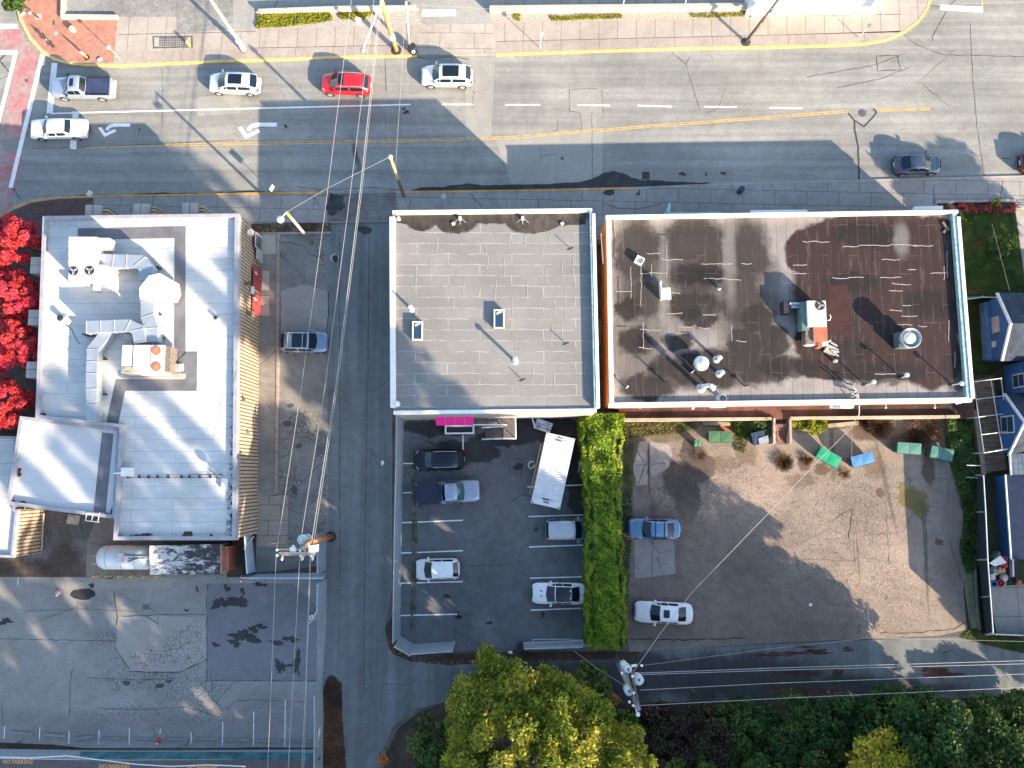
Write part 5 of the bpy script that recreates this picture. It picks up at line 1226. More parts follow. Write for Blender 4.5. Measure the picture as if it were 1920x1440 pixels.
car('grey_saloon', 'sedan', 1764, 306, 1676, 309, 'dark grey saloon driving close to the kerb at the lawn end of the road', 'car', PG)
car('maroon_car', 'sedan', 2004, 300, 1912, 305, 'dark maroon car cut off by the edge of the photo', 'car', PM_)
car('silver_estate', 'suv', 616, 642, 527, 641, 'silver blue estate with glass roof parked alone beside the slat wall', 'car', PV, roof_glass=(1.2, 3.1, 1.25), rails=m_galv, racks=m_galv)
car('black_crossover', 'suv', 776, 863, 871, 861, 'black crossover parked beside the pink awning', 'car', PB, rails=m_rim, glass=m_glass2)
car('silver_pickup', 'pickup', 900, 919, 779, 927, 'silver pickup truck with black bed cover parked next to the black crossover', 'pickup', PS, bed='cover', glass=m_glass2, Wd=1.92)
car('silver_minivan', 'van', 1105, 992, 1023, 993, 'silver minivan with ribbed roof nosed into the hedge', 'car', PV, ribs=True, roof_m=paint('van_roof', (.38, .43, .46), .2, .35))
car('white_city_car', 'hatch', 780, 1068, 862, 1066, 'small white hatchback parked by the mesh fence', 'car', PW)
car('white_sports_saloon', 'sedan', 998, 1112, 1099, 1113, 'white saloon with black glass roof and bonnet vents parked near the hedge', 'car', PW, roof_glass=(1.05, 4.05, 1.1), stripes=True)
car('blue_estate', 'sedan', 1178, 991, 1276, 993, 'blue silver estate with roof racks beyond the hedge', 'car', PBL, racks=True)
car('white_saloon', 'sedan', 1190, 1146, 1299, 1151, 'white saloon with sunroof parked beyond the foot of the hedge', 'car', PW, roof_glass=(1.5, 2.6, 2.0))

# ================================================================== container, bins
def container():
    z = 2.6; pts = PX([(1025, 812), (1077, 827), (1050, 952), (997, 940)], z)
    c = sum(pts, Vector()) / 4; d = ((pts[0] + pts[1]) - (pts[2] + pts[3])).normalized(); ang = math.atan2(d.y, d.x)
    t = thing('shipping_container', 'white shipping container standing askew beside the hedge', 'container', (c.x, c.y, 0)); t.rotation_euler = (0, 0, ang)
    L, W = 6.0, 2.44
    def part(n, mb, m):
        o = mb.build(n, m); o.parent = t; return o
    part('wall', MB().box(-L / 2, L / 2, -W / 2, W / 2, .05, z - .03), plain('container_side', (.50, .50, .47), .6))
    rows = []
    N = 48; ribs = []
    for k in range(N + 1):
        x = -L / 2 + .55 + (L - 1.1) * k / N; zz = z + (.03 if k % 2 else -.02)
        ribs.append([(x, -W / 2 + .12, zz), (x, W / 2 - .12, zz)])
    part('roof', MB().grid(ribs).box(-L / 2, -L / 2 + .55, -W / 2, W / 2, z - .03, z + .012).box(L / 2 - .55, L / 2, -W / 2, W / 2, z - .03, z + .012).box(-L / 2 + .55, L / 2 - .55, -W / 2, -W / 2 + .12, z - .03, z + .015).box(-L / 2 + .55, L / 2 - .55, W / 2 - .12, W / 2, z - .03, z + .015), plain('container_roof', (.52, .55, .57), .5, var=.08))
    for sx in (-1, 1):
        for sy in (-1, 1):
            x, y = sx * (L / 2 - .09), sy * (W / 2 - .09)
            cc = part('corner_casting', MB().box(x - .1, x + .1, y - .1, y + .1, z - .12, z + .03), plain('casting', (.52, .47, .42), .7))
            hh = part('hole', MB().cyl((x, y, z + .03), (x, y, z + .034), .055, n=12), m_rust if sx > 0 and sy < 0 else m_dark); hh.parent = cc
    for sx in (-1, 1):
        for k, (body, dx) in enumerate((('300467  7', 0), ('22G1', .24))):
            cu = bpy.data.curves.new('lettering', 'FONT'); cu.body = body; cu.size = .24; cu.align_x = 'CENTER'; cu.align_y = 'CENTER'; cu.offset = .012
            cu.materials.append(m_black); o = text_mesh('lettering', cu); o.parent = t
            o.location = (sx * (L / 2 - (.42 - dx) - (.12 if sx < 0 else 0) + (.0)), 0, z + .016); o.rotation_euler = (0, 0, sx * -PI / 2 if sx < 0 else -PI / 2)
            o.rotation_euler = (0, 0, -PI / 2)
    lt = thing('timber_ladder', 'tan timber ladder standing on edge along the shipping container', 'ladder', P(1006, 880, 0)); q = PX([(1014.5, 832), (1019.5, 833), (998.5, 927), (993.5, 926)], .9)
    mb = MB(); m_lad = plain('ladder_wood', (.40, .31, .23), .8)
    mb.curb([q[0], q[3]], .09, .78, .9).build('rail', m_lad, lt); MB().curb([q[1], q[2]], .09, .78, .9).build('rail', m_lad, lt)
    rg = MB()
    for k in range(9): rg.tube([q[0].lerp(q[3], k / 8) - Vector((0, 0, .05)), q[1].lerp(q[2], k / 8) - Vector((0, 0, .05))], .035)
    rg.build('rung', m_lad, lt)
    pr = MB(); [pr.cyl((v.x, v.y, 0.01), (v.x, v.y, .8), .04) for v in q]; pr.build('prop', m_lad, lt)
container()
hs = MB()
hs.tube([P(997 + 6 * math.cos(R(a)), 873 + 8 * math.sin(R(a)), .06) for a in range(150, 330, 15)], .05); hs.tube([P(1003, 871, .06), P(1002, 875, .06), P(993, 879, .06)], .045)
tag(hs.build('white_hose', m_flash), 'curl of white hose on the tarmac beside the timber ladder', 'hose')
def bike():
    t = thing('bicycle', 'blue and white bicycle lying against the hedge', 'bicycle', P(1088, 876, 0))
    wm = plain('bike_white', (.6, .62, .63), .5); bmx = plain('bike_blue', (.04, .20, .45), .4)
    for u, v in ((1087, 868), (1092, 882)):
        c = P(u, v, .35); r = MB(); pts = [c + Vector((.12 * math.cos(a) , .33 * math.sin(a), .30 * math.cos(a))) for a in [i * PI / 8 for i in range(17)]]
        MB().tube(pts, .025, 5).build('wheel', m_trim, t)
    MB().tube([P(1087, 868, .5), P(1090, 874, .8), P(1091, 881, .5), P(1088, 877, .35), P(1087, 868, .5)], .035, 6).build('frame', bmx, t)
    MB().tube([P(1085, 864, .9), P(1087, 868, .75), P(1091, 862, .9)], .03).tube([P(1086, 866, .8), P(1086, 880, .8), P(1083, 886, .6)], .035).tube([P(1090, 864, .8), P(1093, 884, .7)], .03).build('handlebar', wm, t)
    MB().obox(P(1091, 877, .85), 1.5, .3, .16, .82, .9).build('saddle', bmx, t)
bike()
def dumpster(lab, cs, m, z=1.25, name='dumpster', lip=True, grp='wheeled waste dumpsters on the back lot'):
    p = PX(cs, z); c = sum(p, Vector()) / 4; e = ((p[1] + p[2]) - (p[0] + p[3])); ang = math.atan2(e.y, e.x); L = e.length / 2 + .0; L = ((p[1] - p[0]).length + (p[2] - p[3]).length) / 2; W = ((p[3] - p[0]).length + (p[2] - p[1]).length) / 2
    t = thing(name, lab, 'dumpster', (c.x, c.y, .012), grp); t.rotation_euler = (0, 0, ang)
    def part(n, mb, mm):
        o = mb.build(n, mm); o.parent = t; return o
    bm = MB().add([(-L * .44, -W * .38, .15), (L * .44, -W * .38, .15), (L * .44, W * .40, .15), (-L * .44, W * .40, .15), (-L * .49, -W * .47, z - .1), (L * .49, -W * .47, z - .1), (L * .49, W * .48, z - .02), (-L * .49, W * .48, z - .02)],
                  [(3, 2, 1, 0), (4, 5, 6, 7), (0, 1, 5, 4), (1, 2, 6, 5), (2, 3, 7, 6), (3, 0, 4, 7)])
    mats = m if isinstance(m, tuple) else (m, m)
    part('bin_body', bm, mats[1])
    for sx in (-1, 1):
        x0, x1 = sorted((sx * .012, sx * L / 2))
        lid = MB().add([(x0, -W / 2, z - .08), (x1, -W / 2, z - .08), (x1, W / 2, z), (x0, W / 2, z), (x0, -W / 2, z - .03), (x1, -W / 2, z - .03), (x1, W / 2, z + .05), (x0, W / 2, z + .05), ((x0 + x1) / 2, 0, z + .05)],
                       [(0, 1, 5, 4), (1, 2, 6, 5), (2, 3, 7, 6), (3, 0, 4, 7), (4, 5, 8), (5, 6, 8), (6, 7, 8), (7, 4, 8)])
        part('lid', lid, mats[0])
        part('side_pocket', MB().box(sx * L * .49 - .05, sx * L * .49 + .09, -W * .25, W * .25, .6, .85), mats[1])
        for sy in (-1, 1): part('caster', MB().cyl((sx * L * .38, sy * W * .3 - .03, .085), (sx * L * .38, sy * W * .3 + .03, .085), .085, n=12), m_tyre)
    part('front_rail', MB().box(-L / 2, L / 2, -W / 2 - .05, -W / 2, z - .16, z - .10), mats[1])
    return t
def binm(n, c): return plain(n, c, .5, var=.1)
dumpster('dark green two lid dumpster by the timber edging beam', [(1329, 808), (1373, 809.5), (1373.5, 829), (1328.5, 829)], (binm('green_lid', (0.048, 0.129, 0.061)), binm('green_bin', (0.027, 0.082, 0.041))))
dumpster('bright emerald dumpster standing askew under the service cable', [(1541, 837.5), (1579, 859), (1567, 877), (1530, 855)], (binm('emerald_lid', (0.014, 0.245, 0.129)), binm('emerald_bin', (0.014, 0.150, 0.082))))
dumpster('light blue dumpster tipped towards the emerald one', [(1595, 857), (1635, 846), (1641, 866), (1600, 877)], (binm('blue_lid', (0.054, 0.170, 0.354)), binm('blue_bin', (0.020, 0.068, 0.116))))
dumpster('teal dumpster of the far pair, next to the light blue one', [(1685, 829), (1727, 832), (1727, 852), (1680.5, 849)], (binm('teal_lid', (0.061, 0.177, 0.143)), binm('teal_bin', (0.027, 0.088, 0.075))))
dumpster('teal dumpster of the far pair, next to the ivy', [(1749, 835), (1788, 845), (1786, 865), (1742, 856)], (binm('teal_lid', (0.058, 0.163, 0.136)), binm('teal_bin', (0.027, 0.088, 0.075))))
tb = dumpster('small green wheeled bin in front of the dark green dumpster', [(1302, 825), (1314, 826), (1313.5, 837), (1301, 837)], (binm('small_green', (0.048, 0.170, 0.088)), binm('small_green_dark', (0.020, 0.082, 0.048))), .95, 'wheeled_bin', grp='wheeled bins')
dumpster('dark blue bin with a pale lid hanging open beside the steps', [(1407, 812), (1432, 807), (1438, 828), (1414, 835)], (binm('navy_lid', (0.027, 0.041, 0.088)), binm('navy_bin', (0.020, 0.027, 0.054))), 1.1, 'wheeled_bin', grp='wheeled bins')
tag(MB().prism(PX([(1422, 822), (1440, 816), (1442, 829), (1424, 834)], 1.2), 1.12, 1.2).build('open_lid', plain('bluegrey_lid', (.22, .26, .30), .6)), 'blue grey lid flap lying over the dark blue bin', 'lid')
# ================================================================== poles, wires, signs, fences
m_pole_st = plain('painted_steel_pole', (.58, .54, .46), .6, var=.08); m_wood_y = plain('pole_timber_yellow', (.48, .30, .12), .85, var=.3, scale=3); m_wood_g = plain('pole_timber_grey', (.40, .33, .27), .85, var=.3, scale=3)  # yellow and grey pole timber colours
m_wood_r = plain('pole_timber_red', (.42, .17, .08), .85, var=.35, scale=3)
m_wire = plain('wire_aluminium', (.34, .34, .32), .5, var=.05); m_wired = plain('wire_dark', (.10, .10, .10), .6)
m_yel = plain('yellow_paint', (.60, .42, .04), .6)
def pole(name, label, base, top, h, r0, r1, m, cat='pole', z=SZ):
    b = P(*base, z); t = P(*top, h); root = thing(name, label, cat, b)
    MB().cyl(b, t, r0, r1, n=14).build('pole', m, root, True)
    return root, b, t
# street lamp, north west
r_, b_, t_ = pole('street_lamp', 'tall cream street lamp with bolted base on the north pavement', (458, 94), (378, -26), 9.0, .17, .10, m_pole_st, 'street lamp')
MB().cyl(b_, b_.lerp(t_, .16), .26, .2, n=12).build('pole_base', m_pole_st, r_); MB().cyl(b_.lerp(t_, .16), b_.lerp(t_, .18), .27, .22, n=12).build('collar', m_metalw, r_)
MB().cyl(b_ - Vector((0, 0, .1)), b_ + Vector((0, 0, .12)), .30, n=14).build('base_plate', m_woodgrey, r_)
MB().tube([t_, t_ + Vector((-.2, 2.2, .3))], .06).build('arm', m_pole_st, r_); MB().obox(t_ + Vector((-.2, 2.4, 0)), PI / 2, .8, .3, t_.z + .2, t_.z + .4).build('lamp_head', m_galv, r_)
bx_ = MB().obox(P(356, 86, SZ), 0, .13, .22, SZ, SZ + .8).build('meter_box', plain('meter_yellow', (.62, .52, .10), .6)); tag(bx_, 'yellow marker post box beside the pavement grate', 'box')
# big timber pole with lamp arm
r_, b_, t_ = pole('utility_pole', 'stout yellow timber utility pole with a lamp arm on the north pavement', (743, 94), (704, -38), 10.0, .22, .15, m_wood_y, 'utility pole')
MB().cyl(b_.lerp(t_, .18), b_.lerp(t_, .25), .235, .225, n=14).build('sign_wrap', m_flash, r_)
MB().lathe(b_, [(.5, -.05), (.48, .02), (.3, .05)], 18).build('pole_pit', m_damp, r_)
a0 = P(716, 2, 8.0); a1 = P(680, 94, 8.6)
MB().tube([a0, P(702, 36, 8.5), P(686, 78, 8.65), a1], .07, 8).build('lamp_arm', m_metalw, r_, True)
MB().lathe(a1, [(.03, -.1), (.22, -.05), (.2, .08), (.02, .16)], 14).build('lamp_head', m_galv, r_, True)
TN = t_
r2, b2, t2 = pole('timber_pole', 'slim weathered timber pole next to the stout yellow one', (768, 92), (761, 3), 7.0, .14, .11, m_wood_g, 'pole')
MB().tube([b2 + Vector((-.25, .1, 0)), t2 + Vector((-.22, 0, -2))], .02).build('conduit', m_metalw, r2)
t = thing('litter_bin', 'dark street bin with pale lining at the foot of the slim timber pole', 'bin', P(774, 96, SZ))
MB().lathe(P(775, 97, SZ), [(.34, 0), (.38, .9), (.3, .95)], 16).build('bin_body', m_dark, t); MB().lathe(P(775, 97, SZ + .95), [(.17, 0), (.14, .03)], 12).build('liner', m_flash, t)
# steel pole north east
r_, b_, t_ = pole('steel_pole', 'dark riveted steel pole with small brackets on the north pavement', (1398, 79), (1476, -22), 9.0, .15, .11, m_woodgrey, 'pole')
MB().lathe(b_, [(.42, -.05), (.42, .04), (.2, .07)], 16).build('pole_pit', m_damp, r_)
br = MB()
for k in (.25, .42, .6): q = b_.lerp(t_, k); br.obox(q + Vector((.12, 0, 0)), .6, .3, .25, q.z, q.z + .5)
br.build('bracket', m_woodgrey, r_)
# south kerb pole and lot lamp
rs, bs, ts = pole('timber_pole', 'leaning timber pole with a dark foot on the south kerb by the lane', (757, 367), (731, 292), 8.0, .15, .11, m_wood_y, 'pole')
MB().cyl(bs, bs.lerp(ts, .45), .155, .138, n=14).build('dark_foot', m_woodgrey, rs)  # lower part in darker grey wood
MB().lathe(ts, [(.2, -.3), (.22, -.2), (.02, .05)], 10).build('pole_cap', m_galv, rs)
rl_, bl_, tl_ = pole('lot_lamp', 'yellow topped lamp post with round white lamp near the slat wall', (585, 455), (537, 398), 8.0, .14, .10, m_pole_st, 'street lamp', .01)
MB().cyl(bl_, bl_.lerp(tl_, .38), .145, .13, n=12).build('pole_foot', m_woodgrey, rl_); MB().cyl(bl_.lerp(tl_, .86), tl_, .108, .104, n=12).build('yellow_top', m_yel, rl_)
hd = P(525.5, 411, 7.6); MB().tube([tl_, hd], .05).build('lamp_arm', m_flash, rl_); MB().lathe(hd, [(.02, -.12), (.30, -.1), (.28, .06), (.02, .14)], 18).build('lamp_head', m_metalw, rl_, True)
# small posts and signs
def signpost(label, base, top, h, m_sign, w_=.4, hh=.5, ang=0, round_=False, mp=None, name='street_sign'):
    b = P(*base, SZ); t = P(*top, h); r = thing(name, label, 'sign', b)
    MB().cyl(b, t, .035, n=8).build('pole', mp or m_pole_st, r)
    if round_: MB().lathe(t, [(.02, -.05), (.19, -.02), (.18, .1), (.02, .16)], 14).build('sign_head', m_sign, r, True)
    else: MB().obox(t, ang, w_, .04, t.z - hh, t.z).build('sign_face', m_sign, r)
    return r
signpost('white ball topped post where the brick paving meets the concrete', (226, 112), (204, 89), 2.3, m_flash, round_=True)
signpost('thin white sign post alone on the north pavement', (1012, 90), (1015.5, 63), 2.4, m_flash, .35, .5, R(50))
signpost('thin post with dark tip where the north pavement starts to curve', (1610, 71), (1632, 45), 2.3, m_dark, .2, .5, R(-40))
def fsign(label, u, v, w_, hh, ang, m, lean=.35):
    t = thing('street_sign', label, 'sign', P(u, v, SZ)); c = P(u, v, 2.2)
    n = Vector((-math.sin(ang), math.cos(ang), 0)); uu = Vector((math.cos(ang), math.sin(ang), 0)) * w_ / 2
    lo, hi = c - n * 0 + Vector((0, 0, -hh / 2)), c + n * lean + Vector((0, 0, hh / 2))
    f = MB().add([lo - uu, lo + uu, hi + uu, hi - uu], [(0, 1, 2, 3)]); f.add([p - n * .02 for p in (lo - uu, lo + uu, hi + uu, hi - uu)], [(3, 2, 1, 0)]).build('sign_face', m, t)
    ps = MB()
    for s in (-.7, .7): ps.cyl(P(u, v, 0) * 1 + uu * s, lo + uu * s, .03)
    ps.build('post', m_galv, t); return t
m_signw = plain('sign_white', (.68, .69, .70), .5); m_signb = plain('sign_bluish', (.45, .54, .62), .5)
fsign('white board sign on legs at the rounded pavement corner', 1648, 18, .75, 1.0, R(30), m_signw)
fsign('pale blue board sign at the end of the gravel bed', 1421, 19, .75, 1.0, R(25), m_signb)
fsign('white card sign in the gravel bed below the lamp arm', 671, 43, .5, .7, R(-20), m_signw)
def kerbsign(label, u, v):
    t = thing('street_sign', label, 'sign', P(u, v, SZ)); c = P(u, v, 2.3)
    MB().cyl(P(u, v + 4, SZ), c, .03).build('post', m_galv, t); MB().obox(c, R(60), .5, .05, 1.9, 2.5).build('sign_face', m_signw, t)
kerbsign('small white sign on the south kerb by the slat walled building', 509, 352)
kerbsign('small pale sign on the south kerb at the crossing', 167, 362)
t = thing('crossing_post', 'yellow and white push button post on the brick corner', 'post', P(162, 107, SZ)); b = P(163, 108, SZ)
MB().cyl(b, P(157, 102, .95), .09, n=10).build('yellow_post', m_yel, t); MB().cyl(P(157, 102, .95), P(151, 98, 1.5), .085, n=10).build('white_post', m_flash, t); MB().lathe(b, [(.28, 0), (.26, .02), (.1, .04)], 14).build('pole_pit', m_dark, t)
t = thing('fire_hydrant', 'dark capped hydrant post with pale tip on the brick corner', 'hydrant', P(100, 87, SZ)); b = P(100, 87, SZ)
MB().lathe(b, [(.16, 0), (.13, .1), (.12, .8), (.18, .84), (.17, .95), (.05, 1.15)], 14).build('hydrant_body', m_dark, t); MB().obox(b, R(45), .5, .1, SZ + .55, SZ + .68).build('outlet', m_dark, t); MB().lathe(b + Vector((0, 0, 1.15)), [(.06, 0), (.05, .06), (.01, .08)], 8).build('cap', m_flash, t)
t = thing('flower_tub', 'pale clustered tub on the brick corner near the gravel lot', 'planter', P(139, 58, SZ)); b = P(139, 58, SZ)
MB().lathe(b, [(.22, 0), (.3, .45), (.26, .48)], 14).build('tub', m_tan, t)
fl = MB(); [fl.lathe(b + Vector((.16 * math.cos(k), .16 * math.sin(k), .42)), [(.02, -.1), (.14, 0), (.02, .12)], 10) for k in (0, 1.6, 3.1, 4.7)]; fl.build('flower_head', plain('cream_flower', (.62, .60, .42), .8), t)
for u, v, lab in ((44, 27, 'small cream stub on the brick corner nearest the street tree'), (188, 112, 'small white stub lying at the yellow kerb on the brick corner'), (58, 24, 'small white bar on the brick corner beside the tree pit')):
    tag(MB().obox(P(u, v, SZ), R(40), .4, .16, SZ + .005, SZ + .15).build('kerb_stub', m_flash), lab, 'stub')
tag(MB().lathe(P(1386, 360, SZ), [(.24, 0), (.27, .9), (.22, .95), (.1, .96)], 14).build('litter_bin', plain('navy_bin_plastic', (.03, .05, .10), .5)), 'dark blue litter bin on the shaded south pavement', 'bin')
tag(MB().lathe(P(1196, 364, SZ), [(.06, 0), (.06, 1.0)], 8).obox(P(1196, 364, SZ), .3, .35, .1, SZ, SZ + .1).build('parking_meter', m_dark), 'slim meter post beside the damp spot on the south pavement', 'post')
t = thing('street_banner', 'white leaf shaped banner sign before the long shop building', 'sign', P(1254, 392, SZ)); c = P(1254, 392, SZ)
MB().cyl(c, c + Vector((0, 0, 2.6)), .03).build('post', m_galv, t); MB().prism(PX([(1248, 397), (1255, 379), (1258, 383), (1257, 397)], 2.4), 2.3, 2.4).build('banner', m_signb, t)

# ---- the two big distribution poles
def bigpole_lane():
    b, tp = P(621, 1006, 0), P(566, 1024, 10.0); tp = Vector((b.x - .1, b.y, 10.0)); tp = P(577, 1018, 9.6)
    r = thing('utility_pole', 'red brown utility pole with crossarms and transformer beside the lane', 'utility pole', b)
    MB().cyl(b, tp, .23, .16, n=16).build('pole', m_wood_r, r, True)
    MB().lathe(b, [(.45, 0.0), (.42, .04), (.2, .06)], 16).build('pole_pit', m_soil, r)
    zz = 9.2
    for k, (v0, v1, z) in enumerate(((1030.5, 1030, 9.2), (1036.6, 1037, 9.3), (1040, 1040.5, 8.8))):
        MB().curb([P(519 + 4 * (k > 0), v0, z), P(591, v1, z)], .12, z - .12, z).build('crossarm', plain('crossarm_timber', (.50, .40, .28), .8) if k < 2 else m_wood_g, r)
    c = P(566, 1012, 8.7); MB().lathe((c.x, c.y, 7.6), [(.05, 0), (.36, .02), (.38, 1.0), (.28, 1.12), (.02, 1.15)], 20).build('transformer', plain('transformer_grey', (.50, .56, .58), .45), r)
    c = P(572, 1010, 8.0); MB().lathe((c.x, c.y, 7.0), [(.05, 0), (.30, .02), (.32, .9), (.02, .95)], 18).build('transformer', plain('transformer_grey', (.50, .56, .58), .45), r)
    q = PX([(579, 1022.5), (593.5, 1022), (593.5, 1035), (580, 1035.5)], 9.3); MB().prism(q, 8.6, 9.3).build('switch_box', m_metalw, r)
    for u, v in ((589, 1027), (589, 1030.5), (591, 1033.5)): MB().obox(P(u, v, 9.31), .3, .1, .06, 9.3, 9.31).build('label_mark', m_dark, r)
    MB().prism(PX([(543, 1026), (554, 1026), (554, 1034), (544, 1034)], 9.4), 9.22, 9.4).build('cutout', m_metalw, r)
    for u, v in ((519.5, 1031), (519.5, 1041), (529, 1048), (564, 1042), (567, 1047), (583, 1042), (586, 1047), (563, 1032), (550, 1024)):
        MB().lathe(P(u, v, 9.2), [(.03, -.1), (.10, -.05), (.11, .05), (.04, .12)], 10).build('insulator', m_flash, r, True)
    for u0, v0, u1, v1 in ((530, 1041, 528.5, 1050), (570, 1040, 566, 1050), (588, 1040, 585.5, 1050)):
        MB().cyl(P(u0, v0, 9.1), P(u1, v1, 8.7), .07, n=8).build('fuse_holder', m_metalw, r)
    MB().tube([P(500, 1019, 5.0), P(546, 1015, 5.3)], .10).tube([P(500, 1024, 5.0), P(540, 1023, 5.3)], .07).build('standoff_arm', m_woodgrey, r)
    MB().tube([P(546, 1015, 5.3), P(566, 1002, 7), P(574, 1001, 8.2), P(580, 1008, 9)], .025).build('riser_cable', m_wired, r)
    st = MB()
    for k in range(5): st.cyl(b.lerp(tp, .25 + .13 * k), P(575, 1030, 9.0).lerp(P(575, 1030, 8.5), k / 5), .02)
    jn = MB(); rr = random.Random(4)
    for k in range(9): u, v = rr.uniform(566, 580), rr.uniform(1023, 1036); jn.obox(P(u, v, 9.3), rr.uniform(0, 3), rr.uniform(.2, .5), .08, 9.1, 9.25 + .02 * k)
    jn.build('hardware', m_tan, r)
bigpole_lane()
def bigpole_alley():
    b = P(1152, 1227, 0); tp = P(1197, 1330, 10.6)
    r = thing('utility_pole', 'grey utility pole with three round transformers beyond the foot of the hedge', 'utility pole', b)
    MB().cyl(b, tp, .22, .15, n=16).build('pole', plain('pole_blue_grey', (.20, .22, .25), .8, var=.2), r, True)
    MB().curb([P(1176, 1263, 10.2), P(1197, 1335, 10.2)], .13, 10.0, 10.2).build('crossarm', m_woodgrey, r); MB().curb([P(1184, 1262, 9.6), P(1201, 1332, 9.6)], .13, 9.4, 9.6).build('crossarm', m_woodgrey, r)
    for u, v, rad, z in ((1178, 1256, .30, 9.3), (1172, 1250, .28, 8.6), (1198, 1276, .38, 9.5), (1180, 1297, .34, 9.4)):
        c = P(u, v, z); MB().lathe((c.x, c.y, z - 1.0), [(.05, 0), (rad * .95, .02), (rad, .9), (rad * .8, 1.0), (.02, 1.04)], 20).build('transformer', plain('transformer_pale', (.52, .56, .58), .45), r)
        MB().obox((c.x, c.y + .05), .3, .12, .16, z + .03, z + .08).build('bushing', m_dark, r)
    MB().cyl(P(1184, 1249, 9.7), P(1194, 1247, 9.7), .09, n=10).build('fuse_holder', m_metalw, r)
    for u, v in ((1187, 1323), (1180, 1316), (1186, 1268), (1166, 1262), (1203, 1248), (1188, 1299)):
        MB().lathe(P(u, v, 10.2), [(.03, -.1), (.09, -.04), (.10, .05), (.03, .12)], 10).build('insulator', m_flash, r, True)
    MB().tube([P(1190, 1322, 10.3), P(1194, 1336, 10.3)], .05).lathe(P(1196, 1339, 10.2), [(.05, 0), (.17, .05), (.15, .12)], 12).build('lamp_arm', m_metalw, r)
bigpole_alley()
def wire(label, pts, r, m, drop=0.0, name='overhead_wire', g='overhead wires'):
    q = []
    pts = [P(*p) for p in pts]
    for a, b in zip(pts[:-1], pts[1:]): q += (sag(a, b, drop) if drop else [a, b])
    o = MB().tube(q, r, 5).build(name, m); tag(o, label, 'wire', g)
wz = 9.3
wire('overhead wire over the lane, nearest the slat wall, north of the red brown pole', [(519, 1031, wz), (566, 720, wz - .3), (614, 360, wz), (660, -10, wz + .4)], 0.016, m_wire)
wire('overhead wire over the lane, second from the slat wall, north of the red brown pole', [(562, 1025, wz), (610, 720, wz - .3), (657, 360, wz), (702, -10, wz + .4)], 0.016, m_wire)
wire('thick twin overhead wire over the lane, closest to the grey roof', [(584, 1018, wz), (630, 720, wz - .2), (675, 360, wz), (713, 0, wz)], 0.024, m_wire)
wire('thin overhead wire running beside the thick one closest to the grey roof', [(588, 1018, wz), (633, 720, wz - .2), (678, 360, wz), (716, 0, wz)], 0.016, m_wire)
wire('overhead wire south of the red brown pole, farthest from the lane', [(518, 1040, wz), (516, 1080, wz), (508, 1300, wz), (499, 1500, wz + .5)], 0.016, m_wire)
wire('overhead wire south of the red brown pole, in the middle', [(562, 1042, wz), (560, 1080, wz), (549, 1290, wz), (537, 1500, wz + .5)], 0.016, m_wire)
wire('overhead wire south of the red brown pole, closest to the lane', [(581, 1040, wz), (580, 1080, wz), (573, 1290, wz), (563, 1500, wz + .5)], 0.016, m_wire)
wire('thin overhead wire just beside the one closest to the lane', [(583, 1040, wz), (574, 1290, wz - .3), (568, 1500, wz + .3)], 0.012, m_wire)
wire('pale wire from the slim timber pole down to the leaning south pole', [(760, 10, 6.9), (755, 110, 6.9), (742, 305, 7.6)], 0.013, m_wire)
wire('dark wire from the yellow pole to the leaning south pole', [(728, 60, 8), (722, 108, 7.8), (731, 292, 8.0)], 0.012, m_wired)
wire('wire from the leaning south pole to the round lot lamp', [(731, 294, 7.9), (612, 354, 7.8), (537, 398, 7.9)], 0.012, m_wire)
wire('thin wire down the leaning south pole to the kerb', [(742, 305, 7.0), (744, 350, 4.0), (746, 392, 2.5)], 0.009, m_wire)
wire('wire from the slim timber pole across the driveway to the gravel bed', [(766, 8, 6.9), (920, 17, 7.0), (1230, 22, 7.2), (1930, 4, 8)], 0.010, m_wire)
for k, (v0, v1, v2, z) in enumerate(((1262, 1253, 1238, 9.9), (1265, 1257, 1244, 9.9), (1294, 1281.5, 1263, 10), (1323, 1310.5, 1288, 10))):
    wire(('upper twin wire leading from the three transformer pole along the alley', 'lower twin wire leading from the three transformer pole along the alley', 'single wire along the alley between the twin wires and the trees', 'lowest alley wire, skimming the trees')[k], [(1200, v0, z), (1440, v1, z - .4), (1940, v2, z + .2)], .019 if k > 1 else .022, m_wire)
wire('thin grey wire meeting the service drop above the alley', [(1203, 1248, 9.5), (1440, 1217, 8.8), (1634, 1196, 8.4), (1930, 1203, 8.8)], 0.010, m_wire)
wire('long white service cable slanting from the alley pole to the rear roof cables', [(1186, 1262, 9.4), (1240, 1185, 8.2), (1300, 1108, 7.3), (1440, 963, 6.0), (1528, 870, 5.2), (1598, 800, 4.6), (1606, 782, 4.5)], 0.021, m_wire)
wire('thin service drop falling over the light blue dumpster', [(1597, 800, 4.6), (1597, 860, 5.0), (1605, 990, 5.8), (1619, 1082, 6.8), (1634, 1196, 8.4)], 0.012, m_wire)
wire('thin guy wire from the alley pole to the rail by the hedge, upper part', [(1172, 1286, 9.3), (1119, 1253, 7.0), (1077, 1221, 5.0)], 0.013, m_wire)
wire('thin cable crossing the lawn to the blue house', [(1860, 420, 5.0), (1876, 480, 4.6), (1893, 545, 4.2)], 0.008, m_wire)

